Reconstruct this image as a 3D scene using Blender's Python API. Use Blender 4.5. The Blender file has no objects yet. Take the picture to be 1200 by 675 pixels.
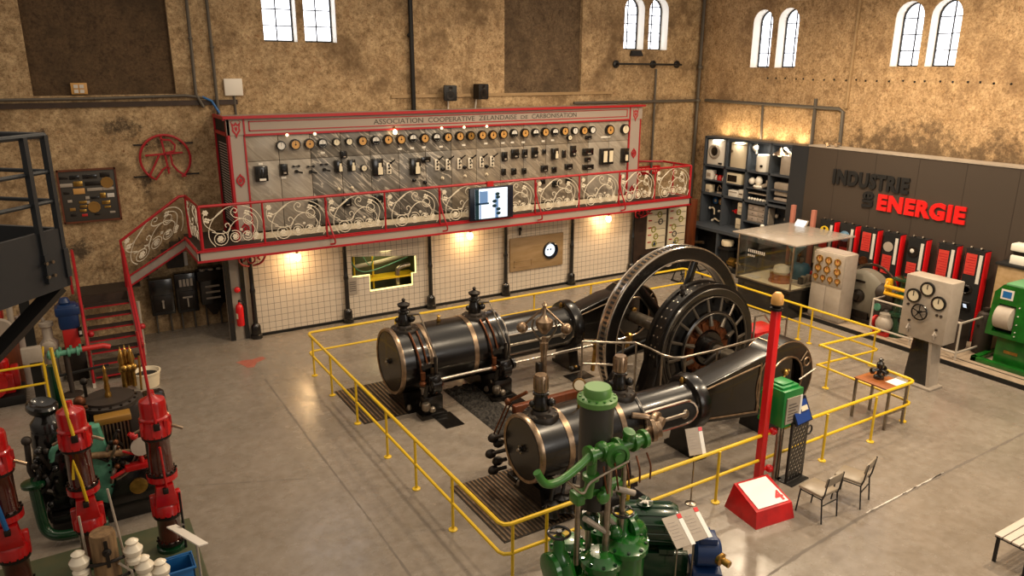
import bpy, bmesh, math, random
from math import sin, cos, pi, radians
from mathutils import Vector as V, Matrix
random.seed(7)
scene = bpy.context.scene
COL = scene.collection

# ------------------------------------------------------------------ materials
def lin(h):
    h = h.lstrip('#')
    o = []
    for i in (0, 2, 4):
        c = int(h[i:i+2], 16)/255
        o.append(c/12.92 if c <= .04045 else ((c+.055)/1.055)**2.4)
    return (*o, 1)

def mat(name, col, rough=.5, metal=0., col2=None, scale=6., bump=0., emit=0., alpha=1., trans=0., detail=6., contrast=.5, stretch=None, coat=0.):
    m = bpy.data.materials.new(name); m.use_nodes = True
    nt = m.node_tree; N = nt.nodes; L = nt.links
    b = N['Principled BSDF']
    b.inputs['Base Color'].default_value = lin(col)
    b.inputs['Roughness'].default_value = rough
    b.inputs['Metallic'].default_value = metal
    b.inputs['Coat Weight'].default_value = coat
    if trans: b.inputs['Transmission Weight'].default_value = trans; b.inputs['IOR'].default_value = 1.45
    if alpha < 1: b.inputs['Alpha'].default_value = alpha
    if emit:
        b.inputs['Emission Color'].default_value = lin(col); b.inputs['Emission Strength'].default_value = emit
    if col2 or bump:
        tc = N.new('ShaderNodeTexCoord'); mp = N.new('ShaderNodeMapping')
        if stretch: mp.inputs['Scale'].default_value = stretch
        L.new(tc.outputs['Object'], mp.inputs['Vector'])
        n = N.new('ShaderNodeTexNoise'); n.inputs['Scale'].default_value = scale; n.inputs['Detail'].default_value = detail
        n.inputs['Roughness'].default_value = .62
        L.new(mp.outputs['Vector'], n.inputs['Vector'])
        if col2:
            r = N.new('ShaderNodeValToRGB')
            r.color_ramp.elements[0].position = .5-contrast*.5+.08; r.color_ramp.elements[1].position = .5+contrast*.5-.08
            r.color_ramp.elements[0].color = lin(col2); r.color_ramp.elements[1].color = lin(col)
            L.new(n.outputs['Fac'], r.inputs['Fac']); L.new(r.outputs['Color'], b.inputs['Base Color'])
        if bump:
            bp = N.new('ShaderNodeBump'); bp.inputs['Strength'].default_value = bump; bp.inputs['Distance'].default_value = .02
            L.new(n.outputs['Fac'], bp.inputs['Height']); L.new(bp.outputs['Normal'], b.inputs['Normal'])
    return m

def plaster(name, a, b_, stain, stain_amt, seed, rust='#8a5a34', streak=.5, low=None, damp='#4f3d29', soot=()):
    m = bpy.data.materials.new(name); m.use_nodes = True
    nt = m.node_tree; N = nt.nodes; L = nt.links; P = N['Principled BSDF']
    P.inputs['Roughness'].default_value = .9
    tc = N.new('ShaderNodeTexCoord'); mp = N.new('ShaderNodeMapping'); mp.inputs['Location'].default_value = (seed, seed*1.7, seed*.3)
    L.new(tc.outputs['Object'], mp.inputs['Vector'])
    def noise(sc, det, ro=.65, st=None):
        q = N.new('ShaderNodeTexNoise'); q.inputs['Scale'].default_value = sc; q.inputs['Detail'].default_value = det; q.inputs['Roughness'].default_value = ro
        if st:
            mm = N.new('ShaderNodeMapping'); mm.inputs['Scale'].default_value = st
            L.new(mp.outputs['Vector'], mm.inputs['Vector']); L.new(mm.outputs['Vector'], q.inputs['Vector'])
        else: L.new(mp.outputs['Vector'], q.inputs['Vector'])
        return q.outputs['Fac']
    def ramp(f, p0, p1, c0=(0,0,0,1), c1=(1,1,1,1)):
        r = N.new('ShaderNodeValToRGB'); e = r.color_ramp.elements
        e[0].position = p0; e[1].position = p1; e[0].color = c0; e[1].color = c1
        L.new(f, r.inputs['Fac']); return r.outputs['Color']
    def mix(f, x, y, mode='MIX'):
        k = N.new('ShaderNodeMix'); k.data_type = 'RGBA'; k.blend_type = mode
        if isinstance(f, float): k.inputs[0].default_value = f
        else: L.new(f, k.inputs[0])
        for s, q in ((6, x), (7, y)):
            if isinstance(q, tuple): k.inputs[s].default_value = q
            else: L.new(q, k.inputs[s])
        return k.outputs[2]
    base = ramp(noise(2.6, 10, .78), .36, .64, lin(b_), lin(a))
    base = mix(ramp(noise(11, 8, .8), .55, .68), base, lin(rust))
    base = mix(.8, base, ramp(noise(16, 9, .82), .36, .56, lin('#8a7a68'), (1,1,1,1)), 'MULTIPLY')
    base = mix(.7, base, ramp(noise(5.5, 9, .8), .38, .5, lin('#a39684'), (1,1,1,1)), 'MULTIPLY')
    st = ramp(noise(.75, 7, .7), .52-.1*stain_amt, .70-.1*stain_amt)
    base = mix(st, base, lin(stain))
    run = ramp(noise(1.4, 7, .7, (1.0, 1.0, .22)), .58-.06*streak, .8-.06*streak)
    base = mix(run, base, lin(stain))
    if low:
        # damp, mottled band of old plaster low on the wall
        sep = N.new('ShaderNodeSeparateXYZ'); L.new(tc.outputs['Object'], sep.inputs[0])
        z_ = N.new('ShaderNodeMapRange'); z_.interpolation_type = 'SMOOTHSTEP'; L.new(sep.outputs['Z'], z_.inputs[0]); z_.inputs[1].default_value = low[0]; z_.inputs[2].default_value = low[1]; z_.inputs[3].default_value = .2; z_.inputs[4].default_value = -.12
        y_ = N.new('ShaderNodeMapRange'); y_.interpolation_type = 'SMOOTHSTEP'; L.new(sep.outputs['Y'], y_.inputs[0]); y_.inputs[1].default_value = low[2]; y_.inputs[2].default_value = low[3]; y_.inputs[3].default_value = .0; y_.inputs[4].default_value = -.16
        ad = N.new('ShaderNodeMath'); ad.operation = 'ADD'; L.new(noise(1.5, 10, .78), ad.inputs[0]); L.new(z_.outputs[0], ad.inputs[1])
        a2 = N.new('ShaderNodeMath'); a2.operation = 'ADD'; L.new(ad.outputs[0], a2.inputs[0]); L.new(y_.outputs[0], a2.inputs[1])
        base = mix(ramp(a2.outputs[0], .56, .68, (0,0,0,1), (.75,.75,.75,1)), base, lin(damp))
    for cx, cz, rx, rz in soot:
        # an old soot blotch with ragged edges
        m1 = N.new('ShaderNodeMapping'); m1.inputs['Location'].default_value = (-cx/rx, 0, -cz/rz); m1.inputs['Scale'].default_value = (1/rx, 0, 1/rz)
        L.new(tc.outputs['Object'], m1.inputs['Vector'])
        ln = N.new('ShaderNodeVectorMath'); ln.operation = 'LENGTH'; L.new(m1.outputs['Vector'], ln.inputs[0])
        mm = N.new('ShaderNodeMath'); mm.operation = 'MULTIPLY_ADD'; L.new(ln.outputs['Value'], mm.inputs[0]); mm.inputs[1].default_value = -.3; L.new(noise(3.6, 10, .8), mm.inputs[2])
        base = mix(ramp(mm.outputs[0], .3, .46, (0,0,0,1), (.85,.85,.85,1)), base, lin('#2a2018'))
    L.new(base, P.inputs['Base Color'])
    bp = N.new('ShaderNodeBump'); bp.inputs['Strength'].default_value = .5; bp.inputs['Distance'].default_value = .03
    L.new(noise(7, 9, .75), bp.inputs['Height']); L.new(bp.outputs['Normal'], P.inputs['Normal'])
    return m

def marble(name, a, b_, vein, amt, seed):
    m = bpy.data.materials.new(name); m.use_nodes = True
    nt = m.node_tree; N = nt.nodes; L = nt.links; P = N['Principled BSDF']
    P.inputs['Roughness'].default_value = .35
    tc = N.new('ShaderNodeTexCoord'); mp = N.new('ShaderNodeMapping')
    m0 = N.new('ShaderNodeMapping'); m0.inputs['Rotation'].default_value = (0, radians(-42), 0); m0.inputs['Location'].default_value = (seed, 0, seed)
    mp.inputs['Scale'].default_value = (.22, 1, 1.5)
    L.new(tc.outputs['Object'], m0.inputs['Vector']); L.new(m0.outputs['Vector'], mp.inputs['Vector'])
    n = N.new('ShaderNodeTexNoise'); n.inputs['Scale'].default_value = 5; n.inputs['Detail'].default_value = 8; n.inputs['Distortion'].default_value = .8
    L.new(mp.outputs['Vector'], n.inputs['Vector'])
    r = N.new('ShaderNodeValToRGB'); r.color_ramp.elements[0].position = .3; r.color_ramp.elements[1].position = .7
    r.color_ramp.elements[0].color = lin(b_); r.color_ramp.elements[1].color = lin(a)
    L.new(n.outputs['Fac'], r.inputs['Fac'])
    n2 = N.new('ShaderNodeTexNoise'); n2.inputs['Scale'].default_value = 3.5; n2.inputs['Detail'].default_value = 6; n2.inputs['Distortion'].default_value = .5
    L.new(mp.outputs['Vector'], n2.inputs['Vector'])
    r2 = N.new('ShaderNodeValToRGB'); e = r2.color_ramp.elements
    e[0].position = .47; e[0].color = (0,0,0,1); e[1].position = .5; e[1].color = (amt, amt, amt, 1)
    x = e.new(.53); x.color = (0,0,0,1)
    L.new(n2.outputs['Fac'], r2.inputs['Fac'])
    k = N.new('ShaderNodeMix'); k.data_type = 'RGBA'
    L.new(r2.outputs['Color'], k.inputs[0]); L.new(r.outputs['Color'], k.inputs[6]); k.inputs[7].default_value = lin(vein)
    L.new(k.outputs[2], P.inputs['Base Color'])
    return m

def tiled(name, tile, grout, sx, sz, axis='X'):
    m = bpy.data.materials.new(name); m.use_nodes = True
    nt = m.node_tree; N = nt.nodes; L = nt.links; P = N['Principled BSDF']
    P.inputs['Roughness'].default_value = .35
    tc = N.new('ShaderNodeTexCoord'); sp = N.new('ShaderNodeSeparateXYZ'); cb = N.new('ShaderNodeCombineXYZ')
    L.new(tc.outputs['Object'], sp.inputs[0]); L.new(sp.outputs[axis], cb.inputs['X']); L.new(sp.outputs['Z'], cb.inputs['Y'])
    br = N.new('ShaderNodeTexBrick'); br.offset = 0; br.squash = 1
    br.inputs['Scale'].default_value = 1; br.inputs['Brick Width'].default_value = sx; br.inputs['Row Height'].default_value = sz
    br.inputs['Mortar Size'].default_value = .005; br.inputs['Mortar Smooth'].default_value = .2
    br.inputs['Color1'].default_value = lin(tile); br.inputs['Color2'].default_value = lin(tile); br.inputs['Mortar'].default_value = lin(grout)
    L.new(cb.outputs[0], br.inputs['Vector'])
    L.new(br.outputs['Color'], P.inputs['Base Color'])
    return m

def floor_mat():
    m = bpy.data.materials.new('polished concrete'); m.use_nodes = True
    nt = m.node_tree; N = nt.nodes; L = nt.links; P = N['Principled BSDF']
    tc = N.new('ShaderNodeTexCoord')
    def noise(sc, det, st=(1,1,1)):
        mm = N.new('ShaderNodeMapping'); mm.inputs['Scale'].default_value = st
        L.new(tc.outputs['Object'], mm.inputs['Vector'])
        q = N.new('ShaderNodeTexNoise'); q.inputs['Scale'].default_value = sc; q.inputs['Detail'].default_value = det; q.inputs['Roughness'].default_value = .65
        L.new(mm.outputs['Vector'], q.inputs['Vector']); return q.outputs['Fac']
    r = N.new('ShaderNodeValToRGB'); r.color_ramp.elements[0].position = .3; r.color_ramp.elements[1].position = .72
    r.color_ramp.elements[0].color = lin('#7d7469'); r.color_ramp.elements[1].color = lin('#90867b')
    L.new(noise(.9, 9), r.inputs['Fac'])
    r2 = N.new('ShaderNodeValToRGB'); r2.color_ramp.elements[0].position = .35; r2.color_ramp.elements[1].position = .6
    r2.color_ramp.elements[0].color = lin('#e2ddd6'); r2.color_ramp.elements[1].color = (1,1,1,1)
    L.new(noise(6, 9), r2.inputs['Fac'])
    k = N.new('ShaderNodeMix'); k.data_type = 'RGBA'; k.blend_type = 'MULTIPLY'; k.inputs[0].default_value = .8
    L.new(r.outputs['Color'], k.inputs[6]); L.new(r2.outputs['Color'], k.inputs[7])
    L.new(k.outputs[2], P.inputs['Base Color'])
    r3 = N.new('ShaderNodeMapRange'); r3.inputs[1].default_value = .3; r3.inputs[2].default_value = .7; r3.inputs[3].default_value = .17; r3.inputs[4].default_value = .34
    L.new(noise(2.2, 8), r3.inputs[0]); L.new(r3.outputs[0], P.inputs['Roughness'])
    bp = N.new('ShaderNodeBump'); bp.inputs['Strength'].default_value = .06; bp.inputs['Distance'].default_value = .02
    L.new(noise(5, 6), bp.inputs['Height']); L.new(bp.outputs['Normal'], P.inputs['Normal'])
    return m

M = {}
def mk(key, *a, **k): M[key] = mat(key, *a, **k)
mk('wall_black_metal', '#1b1a19', .45, .3)
mk('black_gloss', '#100f0e', .22, .0, col2='#171412', scale=3, coat=.3)
mk('engine_black', '#0b0908', .27, .0, col2='#14100d', scale=2.5, coat=.15)
mk('iron', '#1d1916', .42, .5, col2='#2c241d', scale=8)
mk('steel', '#a89c8c', .28, .9, col2='#7f7568', scale=9)
mk('bright_steel', '#c9beb0', .2, .95)
mk('bronze', '#a9927a', .3, .85, col2='#7c6650', scale=8)
mk('brass', '#c39a4e', .28, .9, col2='#8f6a34', scale=10)
mk('copper', '#7d4a2b', .4, .7, col2='#4f2c1a', scale=9)
mk('cream', '#dccdb0', .5)
mk('white_paint', '#e6dfd2', .5)
mk('scroll_white', '#dacfba', .5)
mk('red_paint', '#a3121c', .4)
mk('gallery_red', '#a5141f', .42)
mk('bright_red', '#d4141a', .35, coat=.2)
mk('lacquer_red', '#c21013', .28, coat=.4, col2='#9c0c10', scale=3)
mk('gallery_grey', '#a2958a', .55)
mk('pale_grey', '#a89c8e', .5, col2='#978b7d', scale=3)
mk('slate_blue', '#42474e', .55)
mk('yellow_paint', '#cf9b1c', .35)
mk('safety_yellow', '#d8b21e', .4)
mk('green_gloss', '#17651a', .25, coat=.4, col2='#0f4a15', scale=4)
mk('bright_green', '#3a7a2a', .35, coat=.2, col2='#2c6222', scale=5)
mk('dark_green', '#0c3a1e', .25, coat=.4, col2='#082a17', scale=4)
mk('first_aid_green', '#0f7a34', .35)
mk('mint', '#5f9a80', .45, col2='#3f7a62', scale=6)
mk('olive_base', '#39442f', .6, col2='#4b4a30', scale=4)
mk('machine_blue', '#122d58', .35)
mk('bin_blue', '#1b5f9c', .4)
mk('porcelain_brown', '#3d1710', .15, coat=.6, col2='#4f2116', scale=5)
mk('porcelain_white', '#e4d9c4', .25, coat=.4)
mk('timber', '#8a6d49', .7, col2='#5d452c', scale=14, stretch=(1, 1, .12), bump=.3)
mk('table_wood', '#9b5a2a', .4, col2='#7d4520', scale=10, stretch=(.2, 1, 1))
mk('brown_wood', '#6d3516', .45, col2='#512610', scale=12, stretch=(1, 1, .1))
mk('light_wood', '#a88b66', .6, col2='#94784f', scale=8, stretch=(.2, 1, 1))
mk('dark_panel_wood', '#3e2b1e', .6, col2='#2d1f16', scale=5)
mk('sign_brown', '#3d332a', .6)
mk('shelf_back', '#262a30', .6)
mk('rail_pale', '#bdb2a4', .4, .2)
mk('platform_steel', '#33363a', .4, .3)
mk('dark_slate', '#22262b', .5)
mk('grating', '#3b342c', .5, .5, col2='#241f1b', scale=60)
mk('rubble', '#3a352f', .9, col2='#15120f', scale=22, bump=1., contrast=.3)
mk('paper', '#cfc8be', .6)
mk('paper_bright', '#e9e6e0', .6)
mk('lettering_grey', '#4c4640', .6)
mk('lettering_black', '#0b0a0a', .7)
mk('lettering_red', '#e01a1a', .35)
mk('gauge_cream', '#e2d5b8', .4)
mk('gauge_orange', '#c79552', .4)
mk('gauge_dark', '#8b6527', .4)
mk('gauge_white', '#dcd8cf', .4)
mk('chair_seat', '#8f8270', .35)
mk('bench_wood', '#c4b6a8', .55)
mk('crack_grey', '#665d54', .7)
mk('red_stain', '#96382a', .8, col2='#a06a58', scale=9)
mk('navy', '#0e1626', .3)
mk('glow_bulb', '#ffd9a0', .3, emit=14)
mk('small_lamp', '#ffe2b4', .3, emit=2.2)
mk('screen_white', '#cfe0f4', .3, emit=.9)
mk('screen_blue', '#5b7ca8', .3, emit=.6)
mk('screen_dark', '#13303a', .3, emit=.2)
mk('window_glow', '#f4f7ff', .3, emit=3.2)
mk('yellow_glow', '#ffef9a', .3, emit=1.6)
mk('pale_wall', '#b7a892', .6)
mk('brown_dark', '#2c221b', .6)
mk('concrete_pale', '#a08d78', .7, col2='#8c7a66', scale=5)
mk('pipe_grey', '#5c554c', .5, .3)
mk('tin_red', '#b3201c', .4)
mk('glass', '#ffffff', .03, trans=1.)
mk('plexi', '#b5a99b', .25, alpha=.6)
def thin_glass(name, tint, fac):
    m = bpy.data.materials.new(name); m.use_nodes = True
    nt = m.node_tree; N = nt.nodes; L = nt.links; N.remove(N['Principled BSDF'])
    t = N.new('ShaderNodeBsdfTransparent'); t.inputs[0].default_value = lin(tint)
    g = N.new('ShaderNodeBsdfGlossy'); g.inputs['Roughness'].default_value = .04; g.inputs[0].default_value = (.8, .8, .8, 1)
    x = N.new('ShaderNodeMixShader'); x.inputs[0].default_value = fac; L.new(t.outputs[0], x.inputs[1]); L.new(g.outputs[0], x.inputs[2])
    L.new(x.outputs[0], N['Material Output'].inputs[0]); M[name] = m
thin_glass('case_glass', '#f2f2ee', .06)
M['back_plaster'] = plaster('old ochre plaster', '#d6ba90', '#ae9069', '#6e573c', .22, 3.1, streak=.3, soot=((1.6, 5.3, .75, .4), (2.3, 4.9, .6, .3), (1.95, 3.9, .25, .6), (-.2, 5.2, .5, .25), (.3, 2.4, .5, .5)))
M['right_plaster'] = plaster('ochre plaster', '#dab98d', '#b59368', '#7d6143', .22, 11.7, streak=.4, low=(4.3, 6.6, 12.0, 16.5))
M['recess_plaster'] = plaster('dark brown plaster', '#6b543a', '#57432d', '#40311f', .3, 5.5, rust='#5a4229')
M['patch_plaster'] = plaster('grey brown plaster', '#7f6a50', '#65523c', '#463726', .35, 8.5, rust='#65503a')
M['marble_light'] = marble('pale marble', '#a69d8f', '#877d70', '#c4b9a8', .35, 1)
M['marble_dark'] = marble('grey veined marble', '#7d776e', '#524d46', '#c9beae', .9, 4)
M['marble_mid'] = marble('brown grey marble', '#978a77', '#70665a', '#b9ac99', .6, 9)
M['tile'] = tiled('cream glazed tile', '#d3c5b3', '#5a5047', .165, .165)
M['floor'] = floor_mat()

# ------------------------------------------------------------------ mesh builder
class MB:
    def __init__(s): s.bm = bmesh.new()
    def _m(s, faces, m):
        for f in faces: f.material_index = m
    def box(s, c, d, m=0, rz=0., bev=0., R=None):
        mx = Matrix.Translation(V(c)) @ (R if R is not None else Matrix.Rotation(rz, 4, 'Z')) @ Matrix.Diagonal((*d, 1))
        r = bmesh.ops.create_cube(s.bm, size=1, matrix=mx)
        vs = r['verts']; fs = {f for v in vs for f in v.link_faces}
        s._m(fs, m)
        if bev:
            es = list({e for v in vs for e in v.link_edges})
            q = bmesh.ops.bevel(s.bm, geom=es, offset=bev, segments=2, affect='EDGES', profile=.5)
            s._m(q['faces'], m)
        return s
    def bb(s, a, b, m=0, bev=0.):
        a = V(a); b = V(b)
        return s.box((a+b)/2, [max(abs(x), 1e-4) for x in (b-a)], m, 0, bev)
    def _frame(s, d):
        d = V(d).normalized()
        u = V((0, 0, 1)) if abs(d.z) < .9 else V((1, 0, 0))
        u = (u - d*u.dot(d)).normalized(); return d, u, d.cross(u)
    def lathe(s, prof, o=(0,0,0), ax=(0,0,1), n=24, m=0, a0=0., a1=2*pi, closed=False, cap=True):
        o = V(o); d, u, w = s._frame(ax); bm = s.bm
        full = abs(a1-a0-2*pi) < 1e-6
        k = n if full else n+1
        rings = []
        for (r, h) in prof:
            if r < 1e-6: rings.append([bm.verts.new(o+d*h)])
            else: rings.append([bm.verts.new(o+d*h+(u*cos(a0+(a1-a0)*i/n)+w*sin(a0+(a1-a0)*i/n))*r) for i in range(k)])
        fs = []
        seq = list(zip(rings, rings[1:]))
        if closed: seq.append((rings[-1], rings[0]))
        for A, B in seq:
            for i in range(n):
                j = (i+1) % k
                q = [A[i % len(A)], A[j % len(A)], B[j % len(B)], B[i % len(B)]]
                q = list(dict.fromkeys(q))
                if len(q) > 2:
                    try: fs.append(bm.faces.new(q))
                    except ValueError: pass
        if not closed and cap:
            for A in (rings[0], rings[-1]):
                if len(A) > 2:
                    try: fs.append(bm.faces.new(A))
                    except ValueError: pass
        s._m(fs, m); return s
    def cyl(s, a, b, r, r2=None, n=16, m=0):
        a = V(a); b = V(b); L = (b-a).length
        return s.lathe([(r, 0), (r if r2 is None else r2, L)], a, b-a, n, m)
    def tube(s, pts, r, n=8, m=0, closed=False, flat=1.):
        pts = [V(p) for p in pts]; K = len(pts); bm = s.bm
        if K < 2: return s
        tan = []
        for i in range(K):
            a = pts[i-1] if (i or closed) else pts[0]; b = pts[(i+1) % K] if (i < K-1 or closed) else pts[-1]
            t = (b-a); tan.append(t.normalized() if t.length > 1e-9 else V((0,0,1)))
        d, u, w = s._frame(tan[0]); rings = []
        for i in range(K):
            t = tan[i]; u = u - t*u.dot(t)
            if u.length < 1e-6: _, u, _ = s._frame(t)
            u.normalize(); w = t.cross(u)
            rr = r[i] if isinstance(r, (list, tuple)) else r
            rings.append([bm.verts.new(pts[i]+(u*cos(2*pi*j/n)+w*sin(2*pi*j/n)*flat)*rr) for j in range(n)])
        fs = []
        for i in range(K if closed else K-1):
            A = rings[i]; B = rings[(i+1) % K]
            for j in range(n): fs.append(bm.faces.new((A[j], A[(j+1) % n], B[(j+1) % n], B[j])))
        if not closed: fs.append(bm.faces.new(rings[0])); fs.append(bm.faces.new(rings[-1]))
        s._m(fs, m); return s
    def ring(s, c, ax, R, r, n=24, k=8, m=0, a0=0, a1=None):
        d, u, w = s._frame(ax); c = V(c)
        full = a1 is None; e = 2*pi if full else a1
        pts = [c+(u*cos(a0+(e-a0)*i/n)+w*sin(a0+(e-a0)*i/n))*R for i in range(n if full else n+1)]
        return s.tube(pts, r, k, m, closed=full)
    def sph(s, c, r, sc=(1,1,1), m=0, n=14):
        mx = Matrix.Translation(V(c)) @ Matrix.Diagonal((*[r*q for q in sc], 1))
        q = bmesh.ops.create_uvsphere(s.bm, u_segments=n, v_segments=max(6, n//2), radius=1, matrix=mx)
        s._m({f for v in q['verts'] for f in v.link_faces}, m); return s
    def prism(s, poly, o, u, v, d, m=0, bev=0):
        o, u, v, d = V(o), V(u), V(v), V(d); bm = s.bm
        A = [bm.verts.new(o+u*a+v*b) for a, b in poly]; B = [bm.verts.new(o+u*a+v*b+d) for a, b in poly]
        n = len(A); fs = [bm.faces.new(A), bm.faces.new(B)]
        for i in range(n): fs.append(bm.faces.new((A[i], A[(i+1) % n], B[(i+1) % n], B[i])))
        s._m(fs, m)
        if bev:
            es = list({e for f in fs[:2] for e in f.edges})
            q = bmesh.ops.bevel(bm, geom=es, offset=bev, segments=2, affect='EDGES', profile=.5); s._m(q['faces'], m)
        return s
    def bolts(s, c, ax, R, n, r=.02, h=.02, m=0, a0=0.):
        d, u, w = s._frame(ax); c = V(c)
        for i in range(n):
            a = a0+2*pi*i/n; p = c+(u*cos(a)+w*sin(a))*R
            s.cyl(p, p+d*h, r, n=6, m=m)
        return s
    def holed(s, outer, holes, o, u, v, d, m=0):
        bm = s.bm; o, u, v, d = V(o), V(u), V(v), V(d); es = []
        for lp in [outer]+holes:
            vs = [bm.verts.new(o+u*a+v*b) for a, b in lp]
            for i in range(len(vs)): es.append(bm.edges.new((vs[i], vs[(i+1) % len(vs)])))
        g = bmesh.ops.triangle_fill(bm, use_beauty=True, use_dissolve=False, edges=es)
        fs = [f for f in g['geom'] if isinstance(f, bmesh.types.BMFace)]
        ex = bmesh.ops.extrude_face_region(bm, geom=fs)
        vs = [x for x in ex['geom'] if isinstance(x, bmesh.types.BMVert)]
        bmesh.ops.translate(bm, vec=d, verts=vs)
        allf = {f for q in vs for f in q.link_faces} | set(fs)
        s._m(allf, m); return s
    def add(s, me, mx, m=0):
        n0 = len(s.bm.faces); s.bm.from_mesh(me)
        s.bm.verts.ensure_lookup_table(); s.bm.faces.ensure_lookup_table()
        nf = s.bm.faces[n0:]; vs = {v for f in nf for v in f.verts}
        for v in vs: v.co = mx @ v.co
        s._m(nf, m); return s
    def build(s, name, mats, parent=None, loc=None, smooth=40):
        bm = s.bm
        bmesh.ops.recalc_face_normals(bm, faces=bm.faces[:])
        me = bpy.data.meshes.new(name); bm.to_mesh(me); bm.free()
        if not isinstance(mats, (list, tuple)): mats = [mats]
        for q in mats: me.materials.append(M[q] if isinstance(q, str) else q)
        if smooth:
            for p in me.polygons: p.use_smooth = True
            me.set_sharp_from_angle(angle=radians(smooth))
        o = bpy.data.objects.new(name, me); COL.objects.link(o)
        if parent: o.parent = parent
        if loc is not None: o.location = loc
        return o

LABELS = {}
def tag(o, label, cat, group=None, kind=None):
    o['label'] = label; o['category'] = cat
    if group: o['group'] = group
    if kind: o['kind'] = kind
    return o
def thing(name, label, cat, loc=(0,0,0), rz=0., group=None):
    o = bpy.data.objects.new(name, None); o.empty_display_size = .1; COL.objects.link(o)
    o.location = loc; o.rotation_euler = (0, 0, rz)
    return tag(o, label, cat, group)
def struct(o): o['kind'] = 'structure'; return o
def dup(root, loc, rz=None, label=None, group=None, scale=None):
    r = root.copy(); COL.objects.link(r); r.location = loc
    if rz is not None: r.rotation_euler = (0, 0, rz)
    if label: r['label'] = label
    if group: r['group'] = group
    if scale: r.scale = scale
    for ch in [q for q in bpy.data.objects if q.parent == root]:
        c = ch.copy(); COL.objects.link(c); c.parent = r
        for g in [q for q in bpy.data.objects if q.parent == ch]:
            d = g.copy(); COL.objects.link(d); d.parent = c
    return r
def textmesh(body, bold=0., space=1.):
    cu = bpy.data.curves.new('t', 'FONT'); cu.body = body; cu.extrude = .5; cu.offset = bold; cu.space_character = space; cu.resolution_u = 3
    o = bpy.data.objects.new('t', cu); COL.objects.link(o)
    bpy.context.view_layer.update()
    me = bpy.data.meshes.new_from_object(o)
    bpy.data.objects.remove(o); bpy.data.curves.remove(cu)
    return me
def text_into(mb, body, o, u, v, w, h, d, m=0, bold=0., space=1.):
    """write body so it fills w x h from lower-left o along u (right) and v (up), d = depth"""
    me = textmesh(body, bold, space)
    xs = [q.co.x for q in me.vertices]; ys = [q.co.y for q in me.vertices]
    x0, x1, y0, y1 = min(xs), max(xs), min(ys), max(ys)
    u = V(u); v = V(v); nn = u.cross(v)
    A = Matrix((( u.x*w/(x1-x0), v.x*h/(y1-y0), nn.x*d, 0), (u.y*w/(x1-x0), v.y*h/(y1-y0), nn.y*d, 0), (u.z*w/(x1-x0), v.z*h/(y1-y0), nn.z*d, 0), (0,0,0,1)))
    mx = Matrix.Translation(V(o)) @ A @ Matrix.Translation((-x0, -y0, 0))
    mb.add(me, mx, m); bpy.data.meshes.remove(me)
def light(kind, name, loc, power, col, size=.3, parent=None, rot=None, spot=None, blend=.5):
    l = bpy.data.lights.new(name, kind); l.energy = power; l.color = col
    if kind == 'AREA': l.shape = 'DISK'; l.size = size
    elif kind in ('POINT', 'SPOT'): l.shadow_soft_size = size
    if spot: l.spot_size = radians(spot); l.spot_blend = blend
    o = bpy.data.objects.new(name, l); COL.objects.link(o); o.location = loc
    if rot: o.rotation_euler = rot
    if parent: o.parent = parent
    return o
X_, Y_, Z_ = V((1,0,0)), V((0,1,0)), V((0,0,1))
def circ(cx, cy, r, n=24, a0=0, a1=2*pi):
    full = abs(a1-a0-2*pi) < 1e-6
    return [(cx+r*cos(a0+(a1-a0)*i/n), cy+r*sin(a0+(a1-a0)*i/n)) for i in range(n if full else n+1)]
def bez(p, n=8):
    """smooth polyline through points (Catmull-Rom)"""
    p = [V(q) for q in p]; out = []
    for i in range(len(p)-1):
        a = p[max(i-1, 0)]; b = p[i]; c = p[i+1]; d = p[min(i+2, len(p)-1)]
        for k in range(n):
            t = k/n
            out.append(.5*((2*b)+(c-a)*t+(2*a-5*b+4*c-d)*t*t+(3*b-a-3*c+d)*t**3))
    out.append(p[-1]); return out

# ------------------------------------------------------------------ camera
cam = bpy.data.cameras.new('camera'); cam.sensor_width = 36; cam.lens = 888.27/1200*36; cam.clip_end = 200
co = bpy.data.objects.new('camera', cam); COL.objects.link(co)
_y, _p, _r = radians(58.798), radians(16.378), radians(.257)
fw = V((cos(_y)*cos(_p), sin(_y)*cos(_p), -sin(_p))); rt = V((sin(_y), -cos(_y), 0)); up = rt.cross(fw)
r2 = rt*cos(_r)+up*sin(_r); u2 = up*cos(_r)-rt*sin(_r)
co.matrix_world = Matrix(((r2.x, u2.x, -fw.x, 0), (r2.y, u2.y, -fw.y, 0), (r2.z, u2.z, -fw.z, 6.8), (0,0,0,1)))
scene.camera = co
scene.view_settings.view_transform = 'Standard'; scene.view_settings.look = 'None'
scene.view_settings.gamma = 1; scene.view_settings.use_curve_mapping = False
scene.view_settings.exposure = 0
# ================================================================== ROOM
YB, XR = 20.95, 20.6
def arch(u0, u1, z0, zs, zt, n=10):
    c = (u0+u1)/2; r = (u1-u0)/2
    return [(u0, z0), (u1, z0), (u1, zs)]+[(c+r*cos(pi*i/n), zs+(zt-zs)*sin(pi*i/n)) for i in range(1, n)]+[(u0, zs)]
f = MB(); f.bb((-9, -6, -.3), (22, 22, 0)); struct(f.build('floor', 'floor', smooth=0))
back_holes = [arch(5.17, 6.04, 7.36, 9.0, 9.43), arch(6.24, 7.11, 7.36, 9.0, 9.43), arch(17.03, 17.9, 7.33, 8.6, 9.03), arch(18.1, 18.97, 7.33, 8.6, 9.03),
    [(-.13, 6.07), (2.91, 6.08), (2.9, 9.6), (-.13, 9.6)], [(12.38, 5.94), (15.3, 5.92), (15.3, 9.6), (12.38, 9.6)]]
w = MB(); w.holed([(-9, 0), (20.9, 0), (20.9, 12.5), (-9, 12.5)], back_holes, (0, YB, 0), X_, Z_, Y_*.55)
struct(w.build('wall_back', 'back_plaster', smooth=0))
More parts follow.
